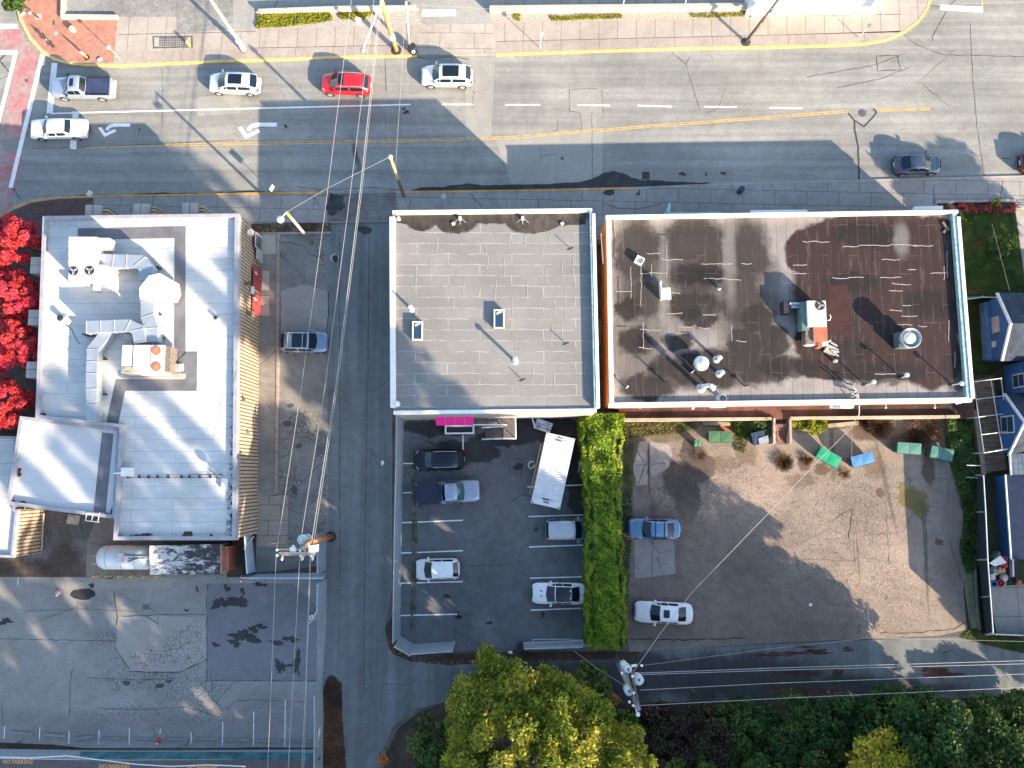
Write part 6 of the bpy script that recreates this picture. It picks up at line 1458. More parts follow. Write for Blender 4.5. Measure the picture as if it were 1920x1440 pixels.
# ---------------------------------------------------------------- fences
g = G('chain_link'); v = g.map(rot=R(45)); 
px_ = g.m_('FRACT', g.m_('MULTIPLY', g.m_('ADD', g.xyz()[1], g.m_('ADD', g.xyz()[2], g.xyz()[0])), 7.0)); py_ = g.m_('FRACT', g.m_('MULTIPLY', g.m_('SUBTRACT', g.m_('ADD', g.xyz()[1], g.xyz()[0]), g.xyz()[2]), 7.0))
wm_ = g.m_('MAXIMUM', g.mr(px_, .44, .5, 1, 0), g.mr(py_, .44, .5, 1, 0))
g.done((.36, .43, .48), .55, .2); g.set(g.b.inputs['Alpha'], wm_); m_link = g.m
def fence(label, bpx, hgt, lean=(0, 0), name='mesh_fence', m=None, step=3.0, tops=None, mp=None, z0=.01):
    b = PX(bpx, z0); t = thing(name, label, 'fence', b[0])
    tp = [q + Vector((lean[0], lean[1], hgt)) for q in b]
    MB().add(b + tp, [(i, i + 1, len(b) + i + 1, len(b) + i) for i in range(len(b) - 1)]).build('mesh_panel', m or m_link, t)
    MB().tube(tp, .04).build('top_rail', mp or m_galv, t)
    for a_, c_, at, ct in zip(b[:-1], b[1:], tp[:-1], tp[1:]):
        n = max(1, round((c_ - a_).length / step))
        for k in range(n): MB().cyl(a_.lerp(c_, k / n), at.lerp(ct, k / n) + Vector((0, 0, .05)), .045, n=8).build('post', mp or m_galv, t)
    MB().cyl(b[-1], tp[-1] + Vector((0, 0, .05)), .045, n=8).build('post', mp or m_galv, t)
    return t
fence('tall mesh fence between the lane and the dark parking lot', [(757, 783), (756, 870), (754, 960), (752, 1080), (751, 1192)], 2.9, (-.22, 0))
fence('short slanting mesh fence panel at the lane corner of the dark parking lot', [(751.5, 1193), (779, 1209)], 3.0, (-.1, -.25))
fence('mesh fence along the alley end of the dark parking lot', [(780, 1207), (853, 1202)], 3.4, (0, -.15))
fence('mesh fence panel beside the lane at the corner of the cracked lot', [(613.5, 1086), (613, 1135), (599, 1157)], 2.9, (-.15, 0))
fence('long mesh fence by the leaf strip beside the lane', [(606, 1290), (607, 1350), (605, 1450), (604, 1500)], 2.7, (-.1, 0))
fence('open ended mesh fence across the lane end of the slat walled yard', [(611, 998), (612, 1068)], 2.4, (-.2, 0))
m_panelb = plain('blue_grey_panel', (.36, .42, .50), .6, var=.1)
t = thing('boarded_fence', 'blue grey solid fence closing the yard behind the slat walled building', 'fence', P(530, 1072, 0))
MB().add([P(455, 1077, 0), P(611, 1073, 0), P(606, 1084, 2.4), P(452, 1083.5, 2.4)], [(0, 1, 2, 3)]).build('panel', m_panelb, t)
MB().curb([P(452, 1084, 2.4), P(606, 1084.5, 2.4)], .1, 2.3, 2.42).build('top_rail', m_galv, t)
for u in (455, 507, 560, 611): MB().cyl(P(u, 1075, 0), P(u - 4, 1083, 2.45), .05).build('post', m_galv, t)
t = thing('gate_leaf', 'blue grey gate leaf standing open by the foot of the slat wall', 'gate', P(463, 1040, 0))
MB().add([P(472, 1000, 0), P(480, 1072, 0), P(463, 1076, 2.3), P(458, 1004, 2.3)], [(0, 1, 2, 3)]).build('panel', m_panelb, t)
MB().tube([P(458, 1004, 2.3), P(463, 1076, 2.3)], .05).tube([P(476, 1006, .5), P(457, 1029, 2.2)], .05).build('frame', m_metalw, t)
fence('mesh fence with a bowed white top rail along the street below the cracked lot', [(-160, 1405), (0, 1404), (130, 1406), (250, 1407), (400, 1406), (590, 1405)], 1.2, (0, -.35), step=4, mp=m_galv)
rl = MB().tube([P(-20, 1419, 2.5), P(60, 1421, 2.5), P(125, 1417, 2.5), P(190, 1425, 2.5), P(255, 1433, 2.5), P(320, 1437, 2.5), P(390, 1434, 2.5), P(460, 1437, 2.5)], .04)
tag(rl.build('bowed_rail', m_metalw), 'bowed pale rail running along the street fence by the no parking lettering', 'rail')
tag(MB().add([P(150, 1409, .5), P(600, 1411, .5), P(600, 1425, 1.6), P(150, 1423, 1.6)], [(0, 1, 2, 3)]).build('fence_tarp', plain('teal_tarp', (.05, .14, .16), .7, var=.5, scale=.8)), 'faded teal tarpaulin hung on the street fence', 'tarpaulin')
# rail stand near the hedge foot
t = thing('steel_gate', 'grey steel rail gate lying between the dark parking lot and the hedge', 'gate', P(1030, 1207, 0))
fr = MB().tube([P(982, 1205, .3), P(1094, 1201, .3), P(1092, 1214, 1.5), P(983, 1217, 1.5), P(982, 1205, .3)], .045)
fr.tube([P(983, 1217, 1.5), P(1112, 1210, 1.2)], .04).build('frame', m_galv, t)
MB().tube([P(999, 1199, .8), P(1071, 1198.5, .8), P(1074, 1212, .8), P(1000, 1212, .8), P(999, 1199, .8)], .035).build('rail', m_galv, t)
MB().tube([P(1074, 1200, .8), P(1091, 1200, .8), P(1094, 1211, .8), P(1075, 1212, .8)], .035).build('rail', m_galv, t)
MB().add([P(983, 1205, .25), P(1093, 1201, .25), P(1091, 1213, 1.4), P(984, 1216, 1.4)], [(0, 1, 2, 3)]).build('mesh_panel', m_link, t)
for u, v in ((982, 1206), (1037, 1212), (1093, 1206)): MB().cyl(P(u, v, 0), P(u, v, 1.4), .04).build('post', m_galv, t)
MB().lathe(P(975, 1212, 0), [(.4, .012), (.42, .5), (.3, .55)], 16).build('counterweight', m_dark, t)

# ---------------------------------------------------------------- yard behind the slat building
m_tank = plain('tank_white', (.66, .66, .63), .5, var=.08, scale=.8)
t = thing('propane_tank', 'white horizontal tank with green pipework behind the slat walled building', 'tank', P(230, 1046, 0)); z = 1.5; r_ = 1.0
c0, c1 = P(184, 1045, z), P(285, 1045, z); c1.y = c0.y
MB().lathe((c0.x, c0.y, z), [(.02, 0), (r_ * .5, .06), (r_ * .8, .25), (r_, .65), (r_, c1.x - c0.x - .3), (r_ * .8, c1.x - c0.x)], 26, 'x').build('vessel', m_tank, t, True)
for k in (.22, .5, .75): q = c0.lerp(c1, k); MB().lathe((q.x, q.y, z), [(r_ + .012, 0), (r_ + .012, .06)], 26, 'x').build('band', m_galv, t)
MB().tube([P(230, 1040, z + r_), P(284, 1043, z + r_)], .06).build('pipe', plain('pipe_green', (.06, .20, .15), .5), t); MB().tube([P(240, 1047, z + r_), P(284, 1047, z + r_)], .05).build('pipe', m_tan, t)
MB().obox(P(227, 1045, z + r_), 0, .5, .8, z + r_ - .1, z + r_ + .35).build('valve_box', plain('valve_grey', (.52, .52, .5), .6), t); MB().tube([P(240, 1053, z + r_ + .1), P(258, 1046, z + r_ + .15)], .05).build('lever', m_dark, t)
for u in (200, 262): MB().box(P(u, 1040, 0).x - .2, P(u, 1040, 0).x + .2, c0.y - .7, c0.y + .7, .08, .9).build('saddle', m_metalw, t)
MB().tube([P(172, 1042.5, 1.3), P(186, 1042.5, 1.3)], .06).tube([P(172, 1057, 1.3), P(186, 1057, 1.3)], .06).build('stub_pipe', m_tan, t)
g = G('peeling_roof'); f = g.mr(g.m_('ADD', g.noise(2.0, 9, .85, vec=g.map(sc=(2.2, .8, 1))), g.mr(g.xyz()[0], P(280, 1048).x, P(420, 1048).x, .06, -.05)), .47, .54)
m_peel = g.done(g.mix(f, (.05, .053, .057), (.62, .63, .62)), .8)
t = thing('storage_shed', 'low shed with peeling black and white roof and a rusty end', 'shed', P(350, 1050, 0))
q = PX([(280, 1023), (412, 1020.5), (412, 1077), (281, 1078)], 2.6); MB().prism(inset([tuple(a)[:2] for a in (q if area(q) > 0 else q[::-1])], .05), 0, 2.5).build('wall', m_tan, t); MB().prism(q, 2.5, 2.6).build('roof', m_peel, t)
q = PX([(413, 1025), (428, 1025), (428, 1071), (413, 1075)], 1.9); MB().prism(q, 0, 1.9).build('rust_cabinet', m_rust, t); MB().ring(q, .06, 1.7, 1.93, 1.9).build('frame', m_tan, t)
for k in range(6):
    u = 176 + 23 * k; b = P(u + 9, 1079, .09); tp = P(u + 1 , 1084, 1.05)
    tag(MB().cyl(b, (b.x, b.y, 1.05), .09, n=10).lathe((b.x, b.y, 1.05), [(.09, 0), (.06, .05), (.01, .07)], 10).build('bollard', m_yel), 'yellow bollard in the row guarding the white tank', 'bollard', 'yellow bollards by the tank')
tag(MB().cyl(P(437, 1015, .05), P(437, 1066, .05), .09).build('drain_pipe', m_woodgrey), 'grey pipe lying on soil beside the rusty shed end', 'pipe')
# wheel stops
for k, (u0, v0, u1, v1) in enumerate(((20, 1372.5, 62, 1377.5), (81, 1377.5, 123, 1380.5), (136, 1386, 178, 1381), (191, 1384, 235, 1384.5), (249, 1385, 294, 1386), (308, 1386, 352, 1386), (365, 1386, 411, 1386), (424, 1387, 470, 1388), (484, 1389, 528, 1390), (541, 1391, 584, 1391))):
    o = MB().curb(PX([(u0, v0), (u1, v1)], .12), .2, .009, .12).build('wheel_stop', plain('wheel_stop_rubber', (.19, .19, .19), .8) if not k else bpy.data.materials['wheel_stop_rubber'])
    tag(o, ('black wheel stop at the head of a bay in the cracked lot, knocked askew' if k == 2 else 'black wheel stop at the head of a bay in the cracked lot, lying straight'), 'wheel stop', 'wheel stops in the cracked lot')
m_litr = plain('litter_red', (.5, .04, .06), .6); m_litp = plain('litter_pink', (.62, .35, .34), .6)
for u, v, m, lab in ((110, 1111, m_litp, 'pink crumpled litter on the cracked lot beside the tar patch'), (298, 1388, m_litr, 'red and white litter heap between two wheel stops'), (455, 1084, m_litr, 'red litter scrap at the corner of the slat walled building'), (1000, 0, m_litr, '')):
    if not lab: continue
    t = thing('litter_bag', lab, 'litter', P(u, v, .02)); c = P(u, v, .02)
    MB().lathe(c, [(.2, 0), (.24, .1), (.14, .22), (.03, .27)], 8).build('bag', m, t); MB().obox((c.x - .08, c.y - .2), .8, .26, .18, .02, .1).build('paper', m_flash, t)
for u, v, lab in ((717, 868, 'white scrap of paper alone on the lane'), (1520, 1134, 'white scrap of paper alone on the back lot'), (957, 1223, 'pale scrap by the alley edge')):
    tag(MB().prism(PX(ragged(u, v, 3 if u != 957 else 4, 4.5 if u == 717 else 3, 3, 12, .2), .05), .015, .05).build('paper_scrap', m_flash), lab, 'litter')
tag(MB().lathe(P(586, 1157, 0), [(.2, .02), (.22, .3), (.14, .3), (.12, .05)], 14).build('tyre_planter', m_flash), 'white ring pot by the mesh fence corner', 'pot')
# walker in the dark lot
def walker():
    b = P(862, 1152, 0.01); t = thing('person', 'person in black walking at the end of a bay line', 'person', b)
    bm = bmesh.new(); sk = bm.verts.layers.skin.verify()
    J = dict(pel=(0, 0, .95), che=(.02, 0, 1.28), nek=(.03, 0, 1.48), hed=(.05, 0, 1.60), top=(.05, 0, 1.72), ls=(.02, .19, 1.42), le=(-.08, .25, 1.16), lh=(.02, .26, .92), rs=(.02, -.19, 1.42), re=(.06, -.25, 1.15), rh=(.2, -.25, .95), lk=(.14, .1, .52), la=(.12, .1, .09), lt=(.28, .1, .03), rk=(-.08, -.1, .5), ra=(-.28, -.1, .12), rt=(-.14, -.1, .03), lp=(0, .1, .92), rp=(0, -.1, .92))
    rad = dict(pel=.15, che=.16, nek=.06, hed=.10, top=.09, ls=.07, le=.05, lh=.04, rs=.07, re=.05, rh=.04, lk=.07, la=.05, lt=.045, rk=.07, ra=.05, rt=.045, lp=.1, rp=.1)
    vs = {}
    for k, p in J.items():
        vs[k] = bm.verts.new(p); vs[k][sk].radius = (rad[k], rad[k])
    for a, c in (('pel', 'che'), ('che', 'nek'), ('nek', 'hed'), ('hed', 'top'), ('che', 'ls'), ('ls', 'le'), ('le', 'lh'), ('che', 'rs'), ('rs', 're'), ('re', 'rh'), ('pel', 'lp'), ('lp', 'lk'), ('lk', 'la'), ('la', 'lt'), ('pel', 'rp'), ('rp', 'rk'), ('rk', 'ra'), ('ra', 'rt')): bm.edges.new((vs[a], vs[c]))
    me = bpy.data.meshes.new('body'); 
    vs['pel'][sk].use_root = True
    bm.to_mesh(me); bm.free(); o = bpy.data.objects.new('body', me); COL.objects.link(o); o.parent = t
    o.modifiers.new('skin', 'SKIN'); s = o.modifiers.new('sub', 'SUBSURF'); s.levels = s.render_levels = 1
    me.materials.append(plain('black_clothes', (.012, .012, .014), .9)); t.rotation_euler = (0, 0, R(-95))
    h = MB().lathe((.05, 0, 1.6), [(.02, -.11), (.10, -.06), (.115, .02), (.09, .1), (.02, .14)], 14).build('hair', plain('hair_brown', (.06, .03, .015), .7)); h.parent = t
    f = MB().lathe((.12, 0, 1.57), [(.02, -.05), (.05, 0), (.02, .05)], 8).build('face', plain('skin', (.45, .25, .17), .6)); f.parent = t
walker()
# ================================================================== trees and plants
rng = np.random.default_rng(11)
m_bark = plain('bark', (.09, .07, .05), .9, var=.3, scale=3)
L_yel = leafmat('leaf_yellow_green', (.12, .17, .015), (.24, .27, .03), (.36, .34, .045), .35)
L_grn = leafmat('leaf_mid_green', (.040, .085, .020), (.08, .13, .028), (.12, .16, .035), .25)
L_dkg = leafmat('leaf_dark_green', (.026, .065, .018), (.05, .105, .024), (.075, .12, .025), .25)
L_red = leafmat('leaf_scarlet', (.40, .018, .022), (.72, .09, .085), (.62, .06, .10), .3)
L_pur = leafmat('leaf_dark_plum', (.035, .018, .014), (.065, .035, .026), (.05, .05, .02), .2)
L_hed = leafmat('leaf_cedar_hedge', (.10, .18, .014), (.19, .28, .022), (.26, .33, .03), .3)
L_fir = leafmat('needle_fir', (.015, .035, .015), (.03, .055, .02), None, .1)
L_gra = leafmat('grass_blade', (.035, .085, .012), (.07, .12, .02), (.11, .13, .03), .3)
L_yard = leafmat('weed_yellow', (.16, .17, .012), (.30, .27, .02), (.22, .24, .02), .3)
L_dry = leafmat('dry_stalk', (.10, .055, .03), (.19, .11, .055), (.06, .035, .02), .2)
L_ora = leafmat('leaf_orange_fall', (.35, .13, .04), (.42, .22, .08), None, .2)
def shell_points(n, rng, cx, cy, cz, rx, ry, rz, nclump, cr, low=-.35, fill=.72):
    d = rng.normal(size=(nclump, 3)); d /= np.linalg.norm(d, axis=1)[:, None]
    d[:, 2] = np.where(d[:, 2] < low, -d[:, 2] * .6, d[:, 2])
    rad = rng.uniform(fill, 1.0, size=(nclump, 1)) * (1 + .16 * np.sin(3 * np.arctan2(d[:, 1], d[:, 0]) + cx)[:, None] * np.cos(2 * d[:, 2])[:, None])
    cen = np.array([cx, cy, cz]) + d * rad * np.array([rx, ry, rz])
    k = rng.integers(0, nclump, n); sz = (cr * rng.uniform(.55, 1.35, size=nclump))[k][:, None]
    e = rng.normal(size=(n, 3)); e /= np.linalg.norm(e, axis=1)[:, None]; e[:, 2] = np.abs(e[:, 2]) * .8 - .1
    r = rng.uniform(.25, 1.0, size=(n, 1)) ** .5
    return cen[k] + e * sz * r, cen
def tree(name, label, base, crown, r, mat, n, leaf, nclump=60, cr=.8, trunk=.25, cat='tree', group=None, low=-.35, lim=7, up=.35):
    """base on the ground, crown centre and radii in metres"""
    b = Vector(base); t = thing(name, label, cat, b, group); c = Vector(crown)
    pts, cen = shell_points(n, rng, c.x, c.y, c.z, r[0], r[1], r[2], nclump, cr, low)
    big_mesh('crown', leaves(pts, leaf, rng, up), mat, t)
    if trunk:
        tr = MB(); m1 = b.lerp(c, .55) + Vector((rng.uniform(-.1, .1), rng.uniform(-.1, .1), 0)); tr.cyl(b, m1, trunk, trunk * .7, 10); tr.cyl(m1, c + Vector((0, 0, r[2] * .3)), trunk * .7, trunk * .25, 8)
        for k in rng.choice(len(cen), min(lim, len(cen)), False): tr.cyl(m1.lerp(c, float(rng.uniform(.1, .7))), Vector(cen[k]), trunk * .35, trunk * .08, 6)
        tr.build('trunk', m_bark, t, True)
    return t
# the sunlit tree at the lower edge and its neighbours
tree('broadleaf_tree', 'big sunlit yellow green tree at the bend of the alley', (1.0, -19.5, 0), (1.5, -20.4, 8.2), (7.4, 6.6, 6.2), L_yel, 90000, .17, 430, .85, .4)
tree('broadleaf_tree', 'dark green bushy tree in the shade at the lane corner below the soil bank', (*P(835, 1400, 0)[:2], 0), (*P(838, 1410, 3.6)[:2], 3.0), (2.9, 2.8, 2.4), L_grn, 12000, .18, 60, .75, .2)
tree('broadleaf_tree', 'green tree between the sunlit tree and the three transformer pole', (*P(1075, 1285, 0)[:2], 0), (*P(1070, 1300, 4)[:2], 4.2), (3.2, 1.9, 2.4), L_grn, 12000, .18, 60, .7, .2)
L_sunp = leafmat('leaf_painted_sun', (.20, .24, .02), (.42, .40, .04), (.55, .44, .06), .4)  # leaf colour brightened to stand in for sunlight on the tips
BOT = ((1858, 1338, 1.1, 1.3, L_grn, 'low bush on the alley edge near the golden tree'), (1908, 1336, 1.3, 1.5, L_grn, 'low bush on the alley edge at the corner of the photo'),
       (1165, 1400, 2.4, 4.0, L_grn, 'mid green tree at the foot of the crossarms of the three transformer pole'),
       (1248, 1375, 2.5, 3.4, L_pur, 'dark plum leaved tree beyond the three transformer pole'),
       (1322, 1392, 2.6, 4.0, L_pur, 'dusky plum leaved tree beside the first dark green tree'),
       (1395, 1372, 2.6, 4.0, L_dkg, 'dark green tree next to the plum leaved pair'),
       (1300, 1455, 3.0, 4.4, L_grn, 'green tree at the photo edge in front of the plum leaved pair'),
       (1478, 1366, 2.7, 4.4, L_dkg, 'dark green tree under the lowest alley wire, third from the pole'),
       (1420, 1450, 3.0, 4.8, L_dkg, 'dark green tree at the photo edge below the alley wires'),
       (1560, 1360, 2.7, 4.4, L_dkg, 'dark green tree opposite the drain by the sunlit strip'),
       (1530, 1440, 2.8, 4.8, L_grn, 'mottled green tree at the photo edge in the middle of the row'),
       (1640, 1372, 2.6, 4.6, L_dkg, 'dark green tree just short of the sunlit strip'),
       (1665, 1440, 2.3, 10.0, L_sunp, 'light green tree with painted sun tips rising from the dark row'),
       (1728, 1366, 2.4, 4.2, L_dkg, 'dark green tree at the end of the sunlit strip'),
       (1765, 1440, 2.6, 4.8, L_grn, 'green tree at the photo edge before the golden one'),
       (1815, 1385, 2.7, 4.6, L_grn, 'green tree beside the golden sunlit tree'),
       (1905, 1405, 2.0, 2.0, L_sunp, 'golden sunlit tree at the far end of the alley'))
for u, v, r, z, m, lab in BOT:
    c = P(u, v, z); tree('broadleaf_tree', lab, (c.x * .97, c.y * .97, 0), (c.x, c.y, z - .4), (r, r * .92, r * .95), m, 9500, .17, 55, .7, .18, group='trees along the alley')
# scarlet trees
for u, v, r, lab in ((18, 448, 2.2, 'scarlet leaved tree nearest the brick corner'), (18, 556, 2.2, 'scarlet leaved tree beside the second wall fin'), (22, 650, 2.2, 'scarlet leaved tree beside the lowest wall fin'), (8, 758, 2.1, 'scarlet leaved tree touching the annex roof')):
    c = P(u, v, 4.6); tree('maple_tree', lab, (c.x + .3, c.y, 0), (c.x, c.y, 4.0), (r, r * 1.05, 1.9), L_red, 13000, .16, 62, .42, .15, group='scarlet trees by the slat walled building')
tree('street_tree', 'small green street tree leaning over the brick corner', (*P(72, 33, SZ)[:2], SZ), (*P(32, 0, 4.2)[:2], 4.2), (1.0, 1.0, .9), L_dkg, 2500, .2, 22, .4, .08)
# hedge
def hedge():
    t = thing('hedge', 'tall clipped bright green hedge between the two parking lots', 'hedge', P(1135, 1000, 0))
    z = 3.2; top = [(1090, 1168, 778), (1096, 1164, 830), (1100, 1161, 880), (1104, 1160, 930), (1107, 1161, 980), (1107, 1164, 1040), (1107, 1168, 1100), (1107, 1171, 1160), (1109, 1170, 1215)]
    pts = []; 
    n = 95000
    ys = rng.uniform(775, 1218, n); lft = np.interp(ys, [a[2] for a in top], [a[0] for a in top]); rgt = np.interp(ys, [a[2] for a in top], [a[1] for a in top])
    xs = lft + (rgt - lft) * rng.uniform(0, 1, n)
    a_, b_ = P(0, 0, z), P(1, 0, z)
    vx = np.zeros((n, 3))
    k = (H - z) / F
    base = np.array([list(P(u, v, z)) for u, v in zip(xs[:1], ys[:1])])
    X0, Y0 = P(965, 890, z).x, P(965, 890, z).y
    # exact survey of every point
    aa = xs - 960; bb = 720 - ys; dy = bb * CT + F * ST; dz = bb * ST - F * CT; tt = (z - H) / dz
    vx[:, 0] = aa * tt; vx[:, 1] = dy * tt
    wave = .28 * np.sin(vx[:, 0] * 3.1 + vx[:, 1] * 1.3) + .22 * np.sin(vx[:, 1] * 2.7 - vx[:, 0] * 1.7) + .2 * np.sin(vx[:, 1] * 6.1 + vx[:, 0] * 5.0)
    edge = np.minimum(xs - lft, rgt - xs) / 21
    vx[:, 2] = z - .25 + wave * .5 - np.clip(.5 - edge, 0, .5) * 1.2 + rng.normal(0, .09, n)
    side = rng.uniform(0, 1, n) < .42
    dirn = np.where(rng.uniform(0, 1, n) < .5, -1, 1)
    half = (rgt - lft) * k / 2; cxm = (((lft + rgt) / 2 - 960) * tt)
    zz = rng.uniform(.05, 2.9, n); bulge = .12 * np.sin(vx[:, 1] * 2.2 + zz * 3) + .1 * np.sin(vx[:, 1] * 5 + zz * 2)
    vx[side, 0] = (cxm + dirn * (half + bulge + rng.normal(0, .07, n)))[side]; vx[side, 2] = zz[side]
    big_mesh('foliage', leaves(vx, .15, rng, .5), L_hed, t)
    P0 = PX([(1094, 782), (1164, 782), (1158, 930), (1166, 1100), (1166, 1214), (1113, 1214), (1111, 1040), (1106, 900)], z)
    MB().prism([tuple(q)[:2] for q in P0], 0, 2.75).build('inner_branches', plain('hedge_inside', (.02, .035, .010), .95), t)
hedge()
# shrubs and weeds of the back lot
def shrub(name, lab, u, v, r, h, m, n, leaf, cat='shrub', group=None, z0=.0, nc=14, trunk=.03):
    c = P(u, v, h * .6); return tree(name, lab, (*P(u, v, z0)[:2], z0), (c.x, c.y, z0 + h * .5), (r, r, h * .5), m, n, leaf, nc, r * .38, trunk, cat, group, lim=4)
shrub('yellow_bush', 'yellow green leafy bush on the low wall beside the steps', 1527, 794, .85, 1.0, L_yard, 1500, .16)
shrub('weed_clump', 'patch of green weeds on the low wall beside the steps, towards the dark blue bin', 1495, 792, .8, .6, L_yard, 1100, .13)
shrub('weed_clump', 'dense green weeds between the dark green dumpster and the dark blue bin', 1395, 800, 1.0, .5, L_gra, 1800, .14)
shrub('weed_clump', 'tall green weeds on the house side of the dark blue bin', 1425, 800, .9, .7, L_grn, 1500, .14)
def grassclump(lab, u, v, r, h, m, n, name='dry_grass', z0=.012):
    b = P(u, v, z0); t = n
    a = rng.uniform(0, 2 * PI, n); rr_ = r * rng.uniform(0, 1, n) ** .6; out = rng.uniform(.2, 1.0, n)
    p0 = np.stack([b.x + rr_ * .45 * np.cos(a), b.y + rr_ * .45 * np.sin(a), np.full(n, z0)], 1)
    p1 = np.stack([b.x + rr_ * 1.25 * np.cos(a + .2), b.y + rr_ * 1.25 * np.sin(a + .2), z0 + h * rng.uniform(.3, 1, n)], 1)
    w_ = np.stack([-np.sin(a), np.cos(a), np.zeros(n)], 1) * .018
    vv = np.stack([p0 - w_, p0 + w_, p1 + w_ * .5, p1 - w_ * .5], 1).reshape(-1, 3)
    o = big_mesh(name, vv, m); return tag(o, lab, 'grass', 'dry grass clumps on the back lot')
grassclump('wide clump of dry brown grass behind the far teal dumpsters', 1738, 800, 1.5, .7, L_dry, 520)
grassclump('small dry grass clump behind the nearer teal dumpster', 1715, 815, 1.0, .7, L_dry, 400)
grassclump('dry red brown stalks leaning under the cable tangle', 1622, 790, .9, .9, L_dry, 400)
grassclump('dry brown stalks just beyond the cable tangle', 1648, 800, 1.1, .8, L_dry, 500)
grassclump('round brown dead bush standing alone on the lot below the steps', 1468, 866, .8, .45, L_dry, 420)
grassclump('small dead weed beside the round brown dead bush', 1512, 862, .5, .4, L_dry, 250)
grassclump('dry orange weeds in front of the light blue dumpster', 1583, 888, .5, .25, L_dry, 160)
grassclump('faded weeds in front of the small green bin', 1310, 852, .7, .25, L_dry, 160)
# ivy bank at the lot's far side
def cover(name, poly, z0, h, m, n, leaf, wav=.3):
    p = np.array([list(q)[:2] for q in PX(poly)]); lo, hi = p.min(0), p.max(0); out = []
    from mathutils.geometry import intersect_point_tri_2d
    def inside(x, y):
        c = False; j = len(p) - 1
        for i in range(len(p)):
            if (p[i, 1] > y) != (p[j, 1] > y) and x < (p[j, 0] - p[i, 0]) * (y - p[i, 1]) / (p[j, 1] - p[i, 1]) + p[i, 0]: c = not c
            j = i
        return c
    while len(out) < n:
        x, y = rng.uniform(lo, hi)
        if inside(x, y): out.append((x, y))
    q = np.array(out); hgt = h * (.5 + .5 * np.sin(q[:, 0] * 1.9 + 1.3 * np.sin(q[:, 1] * 1.1)) * np.sin(q[:, 1] * 1.7)) * rng.uniform(.4, 1, n) + rng.normal(0, .03, n)
    o = big_mesh(name, leaves(np.column_stack([q, z0 + np.abs(hgt)]), leaf, rng, .7), m); o['kind'] = 'stuff'; return o
cover('ivy', [(1768, 782), (1828, 772), (1834, 880), (1842, 960), (1836, 1050), (1808, 1075), (1798, 1030), (1806, 960), (1790, 900), (1778, 860)], .02, .7, L_dkg, 11000, .16)
cover('grass', [(1797, 398), (1902, 396), (1924, 555), (1812, 552)], .02, .10, L_gra, 26000, .08)
cover('grass', [(1812, 562), (1866, 560), (1866, 700), (1822, 704)], .02, .08, leafmat('grass_dark', (.025, .055, .012), (.05, .085, .02), None, .3), 8000, .08)
cover('grass', [(1815, 1180), (1870, 1192), (1920, 1200), (1920, 1225), (1860, 1212), (1800, 1195)], .02, .08, L_gra, 2500, .08)
def bedgrass(polys, n):
    for q, m in polys: o = cover('grass', q, SZ + .02, .3, m, n, .10); 
cover('weeds', [(483, 30), (620, 25), (625, 40), (560, 50), (483, 55)], SZ + .02, .22, L_yard, 2600, .12)
cover('weeds', [(635, 26), (702, 24), (690, 36), (640, 38)], SZ + .02, .2, L_yard, 900, .12)
cover('weeds', [(1030, 33), (1165, 28), (1165, 36), (1035, 41)], SZ + .02, .15, L_yard, 900, .10)
cover('weeds', [(1290, 28), (1400, 25), (1395, 33), (1300, 36)], SZ + .02, .15, L_yard, 400, .10)
cover('weeds', [(962, 22), (980, 22), (975, 42), (965, 42)], SZ + .02, .15, L_yard, 150, .10)
L_wee = leafmat('weed_dull', (.09, .085, .025), (.16, .14, .04), (.06, .07, .02), .2)
cover('weeds', [(1168, 790), (1300, 788), (1310, 800), (1270, 812), (1210, 818), (1172, 826)], .02, .25, L_wee, 2200, .10)
cover('weeds', [(1376, 800), (1402, 812), (1398, 850), (1375, 845)], .02, .2, L_wee, 500, .09)
cover('weeds', [(1170, 830), (1188, 826), (1184, 1000), (1178, 1130), (1170, 1130), (1166, 960)], .02, .22, L_gra, 1500, .09)
cover('leaves', [(617, 1268), (640, 1280), (642, 1340), (647, 1440), (610, 1440), (606, 1290)], .02, .06, leafmat('leaf_fallen_brown', (.09, .045, .02), (.16, .09, .045), (.05, .03, .02), .1), 5200, .09)
cover('leaves', [(476, 421), (616, 420), (618, 434), (482, 436)], .15, .05, leafmat('leaf_fallen_tan', (.16, .10, .06), (.34, .26, .17), (.06, .05, .02), .1), 700, .09)
cover('leaves', [(722, 1195), (745, 1205), (800, 1238), (960, 1236), (1080, 1232), (1080, 1238), (960, 1243), (800, 1245), (738, 1225)], .02, .03, L_ora, 380, .06)
cover('leaves', [(1085, 1235), (1112, 1250), (1140, 1290), (1165, 1312), (1150, 1322), (1120, 1285)], .03, .5, L_ora, 900, .16)
cover('leaves', [(708, 1420), (722, 1405), (730, 1425), (716, 1440)], .03, .3, L_ora, 200, .14)
shrub('lawn_bush', 'round loose bush in the middle of the small lawn', 1875, 459, .95, 1.2, L_grn, 2600, .12, nc=24)
for k, u in enumerate((1803, 1818, 1834, 1850, 1866, 1882, 1897)):
    b = P(u, 388 + (k % 2) * 3, .05)
    shrub('flowering_plant', 'red flowering plant in the bed along the lawn', u, 388 + (k % 3) * 2, .42, .6, leafmat('petal_red', (.30, .03, .03), (.45, .10, .09), (.07, .05, .02), .2) if not k else bpy.data.materials['petal_red'], 330, .11, 'plant', 'red flowering plants along the lawn', nc=8)
shrub('yellow_shrub', 'yellow leaved plant among the red flowers', 1867, 379, .4, .6, L_yard, 260, .12, 'plant', nc=8)
for u, v, m, lab in ((1467, 10, L_red, 'crimson potted plant at the steel pole'), (1583, 7, L_ora, 'orange potted plant in front of the white wall')):
    shrub('potted_plant', lab, u, v, .5, .8, m, 350, .13, 'plant', z0=SZ, nc=8)
struct('soil_bed', MB().sheet(PX([(1757, 378), (1903, 376), (1904, 396), (1760, 398)], SZ), .14), m_soil)
